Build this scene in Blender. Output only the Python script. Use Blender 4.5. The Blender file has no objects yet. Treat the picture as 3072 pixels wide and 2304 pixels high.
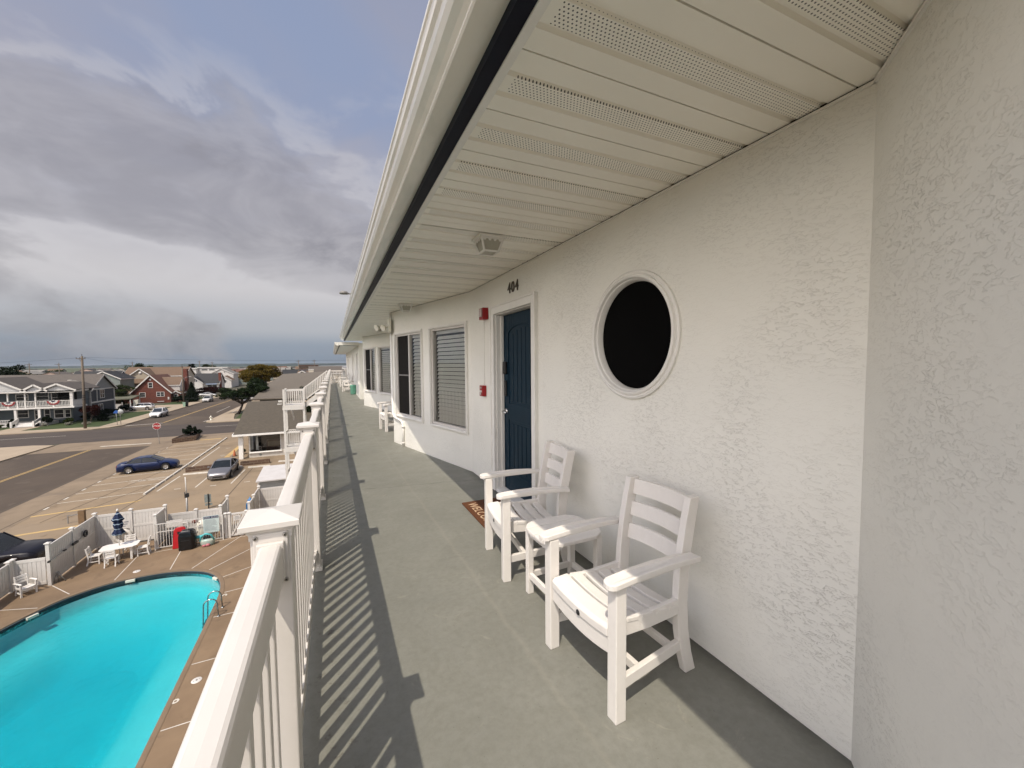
import bpy, bmesh, math, random
from math import sin, cos, pi, radians, atan2, sqrt, hypot
from mathutils import Vector, Matrix
import numpy as np

SC = bpy.context.scene
COL = SC.collection
rnd = random.Random(7)

# ------------------------------------------------------------------ camera
CAM = bpy.data.cameras.new('camera')
cam = bpy.data.objects.new('camera', CAM)
COL.objects.link(cam)
SC.camera = cam
F, CX, CY, EYE = 1200.0, 1536.0, 1152.0, Vector((0, 0, 1.52))


def _axes():
    s, h0, vx = 0.009, 1101.0, 996.0
    p1 = Vector((-CX, h0 - CY, F)); p2 = Vector((3072 - CX, h0 - s * 3072 - CY, F))
    up = p1.cross(p2).normalized()
    if up.y > 0: up = -up
    fw = Vector((vx - CX, h0 - s * vx - CY, F)).normalized()
    rt = fw.cross(up)
    return Matrix((rt, fw, up))


RW = _axes()                      # camera (x right, y down, z forward) -> world
c0, c1_, c2 = RW.col[0], RW.col[1], RW.col[2]
m = Matrix.Identity(4)
for i in range(3):
    m[i][0] = c0[i]; m[i][1] = -c1_[i]; m[i][2] = -c2[i]; m[i][3] = EYE[i]
cam.matrix_world = m
CAM.sensor_width = 36.0
CAM.lens = 36.0 * F / 3072.0
CAM.clip_start = 0.05
CAM.clip_end = 30000.0

# ------------------------------------------------------------------ sun and sky
SUN_AZ, SUN_EL = radians(40.5), radians(58.0)     # light travels towards +Y turned 40.5 deg to +X
L_dir = Vector((sin(SUN_AZ) * cos(SUN_EL), cos(SUN_AZ) * cos(SUN_EL), -sin(SUN_EL)))
sl = bpy.data.lights.new('sun', 'SUN')
sl.energy = 3.3; sl.angle = radians(0.55); sl.color = (1.0, 0.90, 0.77)
so = bpy.data.objects.new('sun', sl); COL.objects.link(so)
so.rotation_euler = L_dir.to_track_quat('-Z', 'Y').to_euler()
so.location = (-30, -30, 60)

SC.view_settings.view_transform = 'Standard'
SC.view_settings.look = 'None'
SC.view_settings.exposure = 0.27
SC.view_settings.gamma = 1.0

W = bpy.data.worlds.new('World'); SC.world = W; W.use_nodes = True
wt = W.node_tree; wn = wt.nodes; wn.clear()


def NN(tree, kind, **kw):
    n = tree.nodes.new(kind)
    for k, v in kw.items():
        if k.startswith('i_'):
            key = k[2:]
            key = int(key) if key.isdigit() else key.replace('_', ' ')
            n.inputs[key].default_value = v
        else:
            setattr(n, k, v)
    return n


def math_n(tree, op, a, b=None, c=None, clamp=False):
    n = tree.nodes.new('ShaderNodeMath'); n.operation = op; n.use_clamp = clamp
    for i, v in enumerate((a, b, c)):
        if v is None: continue
        if hasattr(v, 'node'): tree.links.new(v, n.inputs[i])
        else: n.inputs[i].default_value = v
    return n.outputs[0]


def ramp_n(tree, fac, stops, interp='LINEAR'):
    n = tree.nodes.new('ShaderNodeValToRGB'); n.color_ramp.interpolation = interp
    e = n.color_ramp.elements
    while len(e) < len(stops): e.new(0.5)
    for i, (p, c) in enumerate(stops):
        e[i].position = p
        e[i].color = (c, c, c, 1) if isinstance(c, (int, float)) else (*c, 1)
    tree.links.new(fac, n.inputs[0])
    return n.outputs[0]


def mix_n(tree, fac, a, b, blend='MIX'):
    n = tree.nodes.new('ShaderNodeMix'); n.data_type = 'RGBA'; n.blend_type = blend
    for s, v in ((n.inputs[0], fac), (n.inputs[6], a), (n.inputs[7], b)):
        if hasattr(v, 'node'): tree.links.new(v, s)
        elif isinstance(v, (int, float)): s.default_value = v
        else: s.default_value = (*v, 1)
    return n.outputs[2]


def noise_n(tree, vec, scale, detail=4, rough=0.55, dist=0.0, out=0):
    n = tree.nodes.new('ShaderNodeTexNoise')
    n.inputs['Scale'].default_value = scale; n.inputs['Detail'].default_value = detail
    n.inputs['Roughness'].default_value = rough; n.inputs['Distortion'].default_value = dist
    if vec is not None: tree.links.new(vec, n.inputs['Vector'])
    return n.outputs[out]


SKY_FILL = 5.0  # gain of the added, unseen sky brightening


def build_world():
    t = wt; L = t.links.new
    out = t.nodes.new('ShaderNodeOutputWorld')
    bg = t.nodes.new('ShaderNodeBackground'); bg.inputs[1].default_value = 0.1
    sky = t.nodes.new('ShaderNodeTexSky'); sky.sky_type = 'NISHITA'; sky.sun_disc = False
    sky.sun_elevation = SUN_EL
    sky.sun_rotation = atan2(-L_dir.x, -L_dir.y)
    sky.air_density = 1.0; sky.dust_density = 2.0; sky.ozone_density = 1.0
    tc = t.nodes.new('ShaderNodeTexCoord')
    d = tc.outputs['Generated']
    sp = t.nodes.new('ShaderNodeSeparateXYZ'); L(d, sp.inputs[0])
    x, y, z = sp.outputs
    zc = math_n(t, 'MAXIMUM', z, 0.0)
    # clear haze: grey-blue at the horizon, a pale lavender band, bluer overhead
    base = ramp_n(t, zc, [(0.0, (0.20, 0.245, 0.31)), (0.035, (0.235, 0.275, 0.34)), (0.08, (0.385, 0.39, 0.42)), (0.16, (0.52, 0.495, 0.50)),
                          (0.30, (0.40, 0.39, 0.43)), (0.50, (0.315, 0.32, 0.395)), (0.75, (0.26, 0.285, 0.39)), (1.0, (0.21, 0.255, 0.39))], 'EASE')
    mp = t.nodes.new('ShaderNodeMapping'); L(d, mp.inputs[0]); mp.inputs['Scale'].default_value = (1.0, 1.0, 2.1)
    P = mp.outputs[0]
    mp2 = t.nodes.new('ShaderNodeMapping'); L(P, mp2.inputs[0]); mp2.inputs['Location'].default_value = (4.3, 2.2, 0.9)
    P2 = mp2.outputs[0]
    # high thin veil: patches of clearer blue
    veil = ramp_n(t, noise_n(t, P2, 2.1, 7, 0.52, 0.6), [(0.36, 0.0), (0.70, 1.0)], 'EASE')
    hi = ramp_n(t, zc, [(0.25, 0.0), (0.5, 1.0)], 'EASE')
    c = mix_n(t, math_n(t, 'MULTIPLY', veil, math_n(t, 'MULTIPLY', hi, 0.75)), base, (0.235, 0.295, 0.445))
    # bank of grey cloud between about 11 and 28 degrees, rags below it
    n1 = noise_n(t, P, 3.1, 8, 0.54, 0.3)
    bank = ramp_n(t, zc, [(0.0, 0.12), (0.07, 0.30), (0.13, 0.26), (0.20, 0.50), (0.25, 1.0), (0.38, 0.92), (0.47, 0.40), (0.60, 0.0)], 'EASE')
    cov = math_n(t, 'MULTIPLY_ADD', bank, 0.19, n1)
    mask = ramp_n(t, cov, [(0.53, 0.0), (0.67, 0.62), (0.88, 1.0)], 'EASE')
    tone = ramp_n(t, noise_n(t, P2, 5.0, 8, 0.6, 0.5), [(0.34, 0.0), (0.66, 1.0)], 'EASE')
    cl = mix_n(t, tone, (0.22, 0.207, 0.222), (0.385, 0.365, 0.378))
    c = mix_n(t, math_n(t, 'MULTIPLY', mask, 0.86), c, cl)
    # bright torn edges
    rim = ramp_n(t, cov, [(0.47, 0.0), (0.555, 1.0), (0.60, 0.0)], 'EASE')
    lo = ramp_n(t, zc, [(0.10, 0.0), (0.2, 1.0), (0.42, 0.8), (0.6, 0.0)], 'EASE')
    c = mix_n(t, math_n(t, 'MULTIPLY', rim, math_n(t, 'MULTIPLY', lo, 0.45)), c, (0.56, 0.54, 0.55))
    # the physical sky shows through a little
    vk = t.nodes.new('ShaderNodeVectorMath'); vk.operation = 'SCALE'; L(c, vk.inputs[0]); vk.inputs['Scale'].default_value = 10.0
    c = mix_n(t, 0.10, vk.outputs[0], sky.outputs[0])
    # added out-of-view sky fill, behind and left of the balcony, to light walls
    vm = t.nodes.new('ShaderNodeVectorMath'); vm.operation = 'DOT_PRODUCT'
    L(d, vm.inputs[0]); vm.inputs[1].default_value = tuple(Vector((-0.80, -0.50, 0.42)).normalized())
    fill = ramp_n(t, vm.outputs['Value'], [(0.35, 0.0), (0.70, 0.5), (1.0, 1.0)], 'EASE')
    gain = math_n(t, 'MULTIPLY_ADD', fill, SKY_FILL, 1.0)
    warm = mix_n(t, fill, (1, 1, 1), (1.0, 0.91, 0.78))
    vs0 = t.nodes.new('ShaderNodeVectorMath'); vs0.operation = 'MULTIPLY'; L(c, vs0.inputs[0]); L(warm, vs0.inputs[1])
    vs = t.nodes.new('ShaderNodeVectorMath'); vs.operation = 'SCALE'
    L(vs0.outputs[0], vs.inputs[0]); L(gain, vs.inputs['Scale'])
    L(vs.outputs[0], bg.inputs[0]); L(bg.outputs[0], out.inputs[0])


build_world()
SC.cycles.max_bounces = 8
SC.cycles.diffuse_bounces = 4
SC.cycles.glossy_bounces = 4
SC.cycles.transmission_bounces = 4
SC.cycles.transparent_max_bounces = 12
SC.cycles.caustics_reflective = False
SC.cycles.caustics_refractive = False
SC.cycles.use_denoising = True


# ------------------------------------------------------------------ materials
_M = {}


def mat(name, col, col2=None, scale=6.0, rough=0.6, bump=0.0, bscale=40.0, spec=0.4, metal=0.0, detail=5, stretch=None,
        coat=0.0, grime=None, gscale=1.5):
    """procedural surface: two-tone noise, optional grime blotches, optional bump"""
    if name in _M: return _M[name]
    M = bpy.data.materials.new(name); M.use_nodes = True; _M[name] = M
    t = M.node_tree; b = t.nodes['Principled BSDF']
    b.inputs['Roughness'].default_value = rough; b.inputs['Metallic'].default_value = metal
    b.inputs['Specular IOR Level'].default_value = spec
    if coat: b.inputs['Coat Weight'].default_value = coat; b.inputs['Coat Roughness'].default_value = 0.05
    tc = t.nodes.new('ShaderNodeTexCoord'); v = tc.outputs['Object']
    if stretch:
        mp = t.nodes.new('ShaderNodeMapping'); mp.inputs['Scale'].default_value = stretch
        t.links.new(v, mp.inputs[0]); v = mp.outputs[0]
    if col2 is None: col2 = tuple(c * 0.9 for c in col)
    f = ramp_n(t, noise_n(t, v, scale, detail, 0.6), [(0.32, 0.0), (0.68, 1.0)])
    c = mix_n(t, f, col, col2)
    if grime:
        g = ramp_n(t, noise_n(t, v, gscale, 7, 0.65, 0.6), [(0.5, 0.0), (0.72, 1.0)])
        c = mix_n(t, math_n(t, 'MULTIPLY', g, 0.7), c, grime)
    t.links.new(c, b.inputs['Base Color'])
    if bump:
        bn = t.nodes.new('ShaderNodeBump'); bn.inputs['Strength'].default_value = bump; bn.inputs['Distance'].default_value = 0.01
        t.links.new(noise_n(t, v, bscale, 5, 0.6), bn.inputs['Height'])
        t.links.new(bn.outputs[0], b.inputs['Normal'])
    return M


def add_spots(M, scale, lo, hi, col, amt):
    """stains with an outline of their own, laid over the finished colour"""
    t = M.node_tree; b = t.nodes['Principled BSDF']; src = b.inputs['Base Color'].links[0].from_socket
    tc = t.nodes.new('ShaderNodeTexCoord')
    f = ramp_n(t, noise_n(t, tc.outputs['Object'], scale, 6, 0.55, 0.5), [(lo, 0.0), (hi, amt)])
    t.links.new(mix_n(t, f, src, col), b.inputs['Base Color'])


def stucco_mat():
    M = bpy.data.materials.new('white_stucco'); M.use_nodes = True
    t = M.node_tree; b = t.nodes['Principled BSDF']; b.inputs['Roughness'].default_value = 0.75
    b.inputs['Specular IOR Level'].default_value = 0.25
    tc = t.nodes.new('ShaderNodeTexCoord'); v = tc.outputs['Object']
    c = mix_n(t, ramp_n(t, noise_n(t, v, 0.9, 6, 0.6), [(0.35, 0.0), (0.7, 1.0)]), (0.785, 0.772, 0.705), (0.73, 0.718, 0.66))
    # patchy trowel ridges: thin raised flakes, denser in some areas
    mp = t.nodes.new('ShaderNodeMapping'); mp.inputs['Scale'].default_value = (1.0, 0.75, 2.1)
    mp.inputs['Rotation'].default_value = (radians(24), 0, 0)
    t.links.new(v, mp.inputs[0])
    a = noise_n(t, mp.outputs[0], 27, 6, 0.64, 0.5)
    flake = ramp_n(t, a, [(0.53, 0.0), (0.55, 1.0), (0.66, 0.9)])
    area = ramp_n(t, noise_n(t, v, 1.7, 4, 0.55), [(0.46, 0.0), (0.66, 1.0)])
    fine = noise_n(t, v, 90, 4, 0.6)
    h = math_n(t, 'MULTIPLY', flake, math_n(t, 'MULTIPLY_ADD', area, 0.80, 0.10))
    h = math_n(t, 'MULTIPLY_ADD', fine, 0.10, h)
    bn = t.nodes.new('ShaderNodeBump'); bn.inputs['Strength'].default_value = 0.62; bn.inputs['Distance'].default_value = 0.0045
    t.links.new(h, bn.inputs['Height']); t.links.new(bn.outputs[0], b.inputs['Normal'])
    # dirt and the ridges' own shade, both painted along the ridge edges
    edge = ramp_n(t, a, [(0.521, 0.0), (0.532, 0.9), (0.545, 0.0)])
    area2 = ramp_n(t, noise_n(t, v, 1.3, 5, 0.6), [(0.46, 0.0), (0.64, 1.0)])
    c = mix_n(t, math_n(t, 'MULTIPLY', math_n(t, 'MULTIPLY', edge, area2), 0.75), c, (0.33, 0.31, 0.27))
    t.links.new(c, b.inputs['Base Color'])
    return M


def floor_mat():
    M = bpy.data.materials.new('grey_deck_paint'); M.use_nodes = True
    t = M.node_tree; b = t.nodes['Principled BSDF']; b.inputs['Specular IOR Level'].default_value = 0.35
    tc = t.nodes.new('ShaderNodeTexCoord'); v = tc.outputs['Object']
    c = mix_n(t, ramp_n(t, noise_n(t, v, 1.1, 6, 0.62, 0.4), [(0.34, 0.0), (0.68, 1.0)]), (0.205, 0.205, 0.176), (0.172, 0.173, 0.149))
    c = mix_n(t, ramp_n(t, noise_n(t, v, 26, 5, 0.7), [(0.42, 0.0), (0.75, 0.55)]), c, (0.135, 0.133, 0.108))
    sp = t.nodes.new('ShaderNodeSeparateXYZ'); t.links.new(v, sp.inputs[0])
    # worn lighter scuffs
    sc = ramp_n(t, noise_n(t, v, 5.5, 8, 0.72, 1.2), [(0.60, 0.0), (0.70, 0.6)])
    c = mix_n(t, sc, c, (0.265, 0.258, 0.215))
    # one old seam that meanders along the walk
    wob = math_n(t, 'MULTIPLY_ADD', noise_n(t, v, 3.0, 5, 0.6), 0.06, -0.03)
    xx = math_n(t, 'ADD', sp.outputs[0], wob)
    xx = math_n(t, 'MULTIPLY_ADD', sp.outputs[1], 0.02, xx)
    ln = math_n(t, 'ABSOLUTE', math_n(t, 'SUBTRACT', xx, 0.93))
    seam = ramp_n(t, ln, [(0.0, 0.20), (0.012, 0.10), (0.022, 0.0)])
    c = mix_n(t, seam, c, (0.30, 0.285, 0.235))
    # hairline cracks across the walk
    for y0, k in ((5.15, 0.16), (9.6, -0.1), (14.0, 0.05)):
        wy = math_n(t, 'MULTIPLY_ADD', noise_n(t, v, 2.2, 6, 0.6), 0.22, -0.11)
        yy = math_n(t, 'MULTIPLY_ADD', sp.outputs[0], k, math_n(t, 'ADD', sp.outputs[1], wy))
        ck = ramp_n(t, math_n(t, 'ABSOLUTE', math_n(t, 'SUBTRACT', yy, y0)), [(0.0, 0.8), (0.006, 0.5), (0.010, 0.0)])
        c = mix_n(t, ck, c, (0.05, 0.05, 0.045))
    # dark dirt specks near the railing
    near = ramp_n(t, math_n(t, 'ABSOLUTE', math_n(t, 'ADD', sp.outputs[0], 0.06)), [(0.0, 1.0), (0.22, 0.0)])
    dirt = ramp_n(t, noise_n(t, v, 13, 6, 0.7), [(0.58, 0.0), (0.68, 1.0)])
    c = mix_n(t, math_n(t, 'MULTIPLY', math_n(t, 'MULTIPLY', near, dirt), 0.8), c, (0.07, 0.06, 0.045))
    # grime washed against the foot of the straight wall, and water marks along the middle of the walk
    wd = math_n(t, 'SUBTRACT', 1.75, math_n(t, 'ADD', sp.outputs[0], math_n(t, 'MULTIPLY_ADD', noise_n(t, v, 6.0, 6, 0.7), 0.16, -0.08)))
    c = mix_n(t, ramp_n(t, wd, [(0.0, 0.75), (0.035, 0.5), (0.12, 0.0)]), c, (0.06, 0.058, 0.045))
    st = ramp_n(t, noise_n(t, v, 2.3, 8, 0.66, 1.6), [(0.47, 0.0), (0.53, 0.55), (0.56, 0.25), (0.66, 0.0)])
    c = mix_n(t, math_n(t, 'MULTIPLY', st, 0.30), c, (0.13, 0.128, 0.10))
    spk = ramp_n(t, noise_n(t, v, 46, 3, 0.6), [(0.70, 0.0), (0.76, 0.8)])
    c = mix_n(t, spk, c, (0.08, 0.075, 0.055))
    t.links.new(c, b.inputs['Base Color'])
    t.links.new(ramp_n(t, noise_n(t, v, 4, 5, 0.6), [(0.3, 0.42), (0.7, 0.62)]), b.inputs['Roughness'])
    bn = t.nodes.new('ShaderNodeBump'); bn.inputs['Strength'].default_value = 0.22; bn.inputs['Distance'].default_value = 0.004
    t.links.new(noise_n(t, v, 120, 5, 0.65), bn.inputs['Height']); t.links.new(bn.outputs[0], b.inputs['Normal'])
    return M


def soffit_mat():
    M = bpy.data.materials.new('vented_soffit_vinyl'); M.use_nodes = True
    t = M.node_tree; b = t.nodes['Principled BSDF']; b.inputs['Roughness'].default_value = 0.42
    tc = t.nodes.new('ShaderNodeTexCoord'); v = tc.outputs['Object']
    sp = t.nodes.new('ShaderNodeSeparateXYZ'); t.links.new(v, sp.inputs[0])
    x, y = sp.outputs[0], sp.outputs[1]
    # perforated middle third of every 0.3175 m panel
    fy = math_n(t, 'FRACT', math_n(t, 'DIVIDE', math_n(t, 'SUBTRACT', y, 0.848 - 0.3175 * 40), 0.3175))
    strip = math_n(t, 'MULTIPLY', math_n(t, 'GREATER_THAN', fy, 0.362), math_n(t, 'LESS_THAN', fy, 0.638))
    strip = math_n(t, 'MULTIPLY', strip, math_n(t, 'GREATER_THAN', x, 0.60 - 1.75))
    s = 0.0124
    ry = math_n(t, 'DIVIDE', y, s)
    row = math_n(t, 'FLOOR', ry)
    odd = math_n(t, 'MULTIPLY', math_n(t, 'FLOORED_MODULO', row, 2.0), 0.5)
    rx = math_n(t, 'ADD', math_n(t, 'DIVIDE', x, s * 1.15), odd)
    dx = math_n(t, 'MULTIPLY', math_n(t, 'SUBTRACT', math_n(t, 'FRACT', rx), 0.5), 1.15)
    dy = math_n(t, 'SUBTRACT', math_n(t, 'FRACT', ry), 0.5)
    r2 = math_n(t, 'ADD', math_n(t, 'MULTIPLY', dx, dx), math_n(t, 'MULTIPLY', dy, dy))
    dot = math_n(t, 'MULTIPLY', math_n(t, 'LESS_THAN', r2, 0.054), strip)
    base = mix_n(t, ramp_n(t, noise_n(t, v, 1.6, 5, 0.6), [(0.35, 0.0), (0.7, 1.0)]), (0.87, 0.84, 0.75), (0.84, 0.81, 0.72))
    c = mix_n(t, dot, base, (0.03, 0.028, 0.025))
    t.links.new(c, b.inputs['Base Color'])
    return M


def glass_mat(name='window_glass', tint=(0.95, 0.97, 0.96), ior=1.9):
    M = bpy.data.materials.new(name); M.use_nodes = True; t = M.node_tree
    t.nodes.remove(t.nodes['Principled BSDF']); out = t.nodes['Material Output']
    tr = t.nodes.new('ShaderNodeBsdfTransparent'); tr.inputs[0].default_value = (*tint, 1)
    gl = t.nodes.new('ShaderNodeBsdfGlossy'); gl.inputs['Roughness'].default_value = 0.01
    fr = t.nodes.new('ShaderNodeFresnel'); fr.inputs[0].default_value = ior
    mx = t.nodes.new('ShaderNodeMixShader')
    t.links.new(fr.outputs[0], mx.inputs[0]); t.links.new(tr.outputs[0], mx.inputs[1]); t.links.new(gl.outputs[0], mx.inputs[2])
    t.links.new(mx.outputs[0], out.inputs[0])
    return M


def water_mat():
    M = bpy.data.materials.new('pool_water'); M.use_nodes = True; t = M.node_tree
    t.nodes.remove(t.nodes['Principled BSDF']); out = t.nodes['Material Output']
    tr = t.nodes.new('ShaderNodeBsdfTransparent'); tr.inputs[0].default_value = (0.98, 1, 1, 1)
    gl = t.nodes.new('ShaderNodeBsdfGlossy'); gl.inputs['Roughness'].default_value = 0.03
    fr = t.nodes.new('ShaderNodeFresnel'); fr.inputs[0].default_value = 1.27
    mx = t.nodes.new('ShaderNodeMixShader')
    tc = t.nodes.new('ShaderNodeTexCoord')
    bn = t.nodes.new('ShaderNodeBump'); bn.inputs['Strength'].default_value = 0.55; bn.inputs['Distance'].default_value = 0.06
    t.links.new(noise_n(t, tc.outputs['Object'], 4.0, 7, 0.68, 0.8), bn.inputs['Height'])
    t.links.new(bn.outputs[0], gl.inputs['Normal']); t.links.new(bn.outputs[0], fr.inputs['Normal'])
    t.links.new(fr.outputs[0], mx.inputs[0]); t.links.new(tr.outputs[0], mx.inputs[1]); t.links.new(gl.outputs[0], mx.inputs[2])
    t.links.new(mx.outputs[0], out.inputs[0])
    va = t.nodes.new('ShaderNodeVolumeAbsorption'); va.inputs['Color'].default_value = (0.0, 0.885, 0.925, 1); va.inputs['Density'].default_value = 0.9
    t.links.new(va.outputs[0], out.inputs['Volume'])
    return M


def leaf_mat(name, a, b2, scale=1.2):
    M = bpy.data.materials.new(name); M.use_nodes = True; t = M.node_tree
    b = t.nodes['Principled BSDF']; b.inputs['Roughness'].default_value = 0.7; b.inputs['Specular IOR Level'].default_value = 0.12
    tc = t.nodes.new('ShaderNodeTexCoord')
    c = mix_n(t, ramp_n(t, noise_n(t, tc.outputs['Object'], scale, 5, 0.7), [(0.35, 0.0), (0.65, 1.0)]), a, b2)
    t.links.new(c, b.inputs['Base Color'])
    tl = t.nodes.new('ShaderNodeBsdfTranslucent'); t.links.new(c, tl.inputs[0])
    mx = t.nodes.new('ShaderNodeMixShader'); mx.inputs[0].default_value = 0.3
    t.links.new(b.outputs[0], mx.inputs[1]); t.links.new(tl.outputs[0], mx.inputs[2])
    t.links.new(mx.outputs[0], t.nodes['Material Output'].inputs[0])
    return M


def siding_mat(name, col, col2, pitch=0.18, axis=2, depth=0.5):
    """clapboard / shingle courses: saw-tooth bump along one axis"""
    M = mat(name, col, col2, 3.0, 0.7)
    t = M.node_tree; b = t.nodes['Principled BSDF']
    tc = t.nodes.new('ShaderNodeTexCoord'); sp = t.nodes.new('ShaderNodeSeparateXYZ')
    t.links.new(tc.outputs['Object'], sp.inputs[0])
    f = math_n(t, 'FRACT', math_n(t, 'DIVIDE', sp.outputs[axis], pitch))
    bn = t.nodes.new('ShaderNodeBump'); bn.inputs['Strength'].default_value = depth; bn.inputs['Distance'].default_value = 0.03
    t.links.new(f, bn.inputs['Height']); t.links.new(bn.outputs[0], b.inputs['Normal'])
    return M


def brick_mat(name, a, b2, mortar, scale=1.0):
    M = bpy.data.materials.new(name); M.use_nodes = True; t = M.node_tree
    b = t.nodes['Principled BSDF']; b.inputs['Roughness'].default_value = 0.85
    tc = t.nodes.new('ShaderNodeTexCoord'); sp = t.nodes.new('ShaderNodeSeparateXYZ'); t.links.new(tc.outputs['Object'], sp.inputs[0])
    cb = t.nodes.new('ShaderNodeCombineXYZ')
    t.links.new(math_n(t, 'ADD', sp.outputs[0], sp.outputs[1]), cb.inputs[0]); t.links.new(sp.outputs[2], cb.inputs[1])
    br = t.nodes.new('ShaderNodeTexBrick'); t.links.new(cb.outputs[0], br.inputs[0])
    br.inputs['Color1'].default_value = (*a, 1); br.inputs['Color2'].default_value = (*b2, 1); br.inputs['Mortar'].default_value = (*mortar, 1)
    br.inputs['Scale'].default_value = 1.0 / scale; br.inputs['Brick Width'].default_value = 0.22; br.inputs['Row Height'].default_value = 0.075
    br.inputs['Mortar Size'].default_value = 0.008
    n = noise_n(t, tc.outputs['Object'], 2.0, 6, 0.7)
    c = mix_n(t, ramp_n(t, n, [(0.35, 0.0), (0.7, 0.6)]), br.outputs[0], tuple(v * 0.55 for v in a))
    t.links.new(c, b.inputs['Base Color'])
    return M


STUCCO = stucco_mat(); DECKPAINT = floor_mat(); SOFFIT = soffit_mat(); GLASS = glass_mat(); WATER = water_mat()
VINYL = mat('white_vinyl', (0.605, 0.575, 0.535), (0.57, 0.545, 0.505), 5, 0.36, 0.03, 60, grime=(0.55, 0.525, 0.475), gscale=3)
POLY = mat('white_poly_lumber', (0.72, 0.69, 0.645), (0.69, 0.66, 0.615), 22, 0.48, 0.10, 90, stretch=(1, 1, 1), grime=(0.70, 0.67, 0.62), gscale=5)
TRIM = mat('painted_trim', (0.76, 0.745, 0.70), (0.71, 0.695, 0.65), 8, 0.5, 0.05, 60)
GUTTER = mat('gutter_aluminium', (0.76, 0.73, 0.66), (0.70, 0.675, 0.61), 2.5, 0.22, 0.02, 20, grime=(0.60, 0.60, 0.54), gscale=2.2, stretch=(4, 1, 4))
NAVY = mat('navy_fascia', (0.004, 0.005, 0.012), (0.006, 0.007, 0.015), 4, 0.5, spec=0.12)
DOORBLUE = mat('navy_door_paint', (0.002, 0.015, 0.029), (0.003, 0.020, 0.036), 5, 0.5, 0.08, 60, stretch=(6, 6, 1), spec=0.2)
BLACK = mat('black_plastic', (0.012, 0.012, 0.013), (0.02, 0.02, 0.02), 8, 0.4)
DARK = mat('dark_room', (0.010, 0.010, 0.010), (0.014, 0.014, 0.013), 2, 0.9, spec=0.05)
DARKPANE = mat('black_pane', (0.0022, 0.0022, 0.0022), (0.003, 0.003, 0.003), 1, 0.6, spec=0.03)
SCREEN = mat('insect_screen', (0.012, 0.011, 0.010), (0.02, 0.018, 0.016), 30, 0.8, spec=0.1)
BLIND = mat('white_blind', (0.84, 0.83, 0.78), (0.80, 0.79, 0.745), 6, 0.5)
CHROME = mat('brushed_steel', (0.60, 0.60, 0.58), (0.50, 0.50, 0.49), 12, 0.22, metal=1.0)
SCREW = mat('zinc_screw', (0.42, 0.40, 0.36), (0.30, 0.28, 0.25), 60, 0.38, metal=0.9)
RED = mat('red_enamel', (0.30, 0.012, 0.015), (0.24, 0.01, 0.012), 12, 0.35)
FROST = mat('frosted_pane', (0.42, 0.40, 0.33), (0.36, 0.345, 0.28), 14, 0.35)
IVORY = mat('ivory_plastic', (0.68, 0.655, 0.56), (0.62, 0.60, 0.50), 8, 0.45)
BRONZE = mat('dark_bronze', (0.075, 0.055, 0.04), (0.05, 0.038, 0.028), 20, 0.5)

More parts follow.
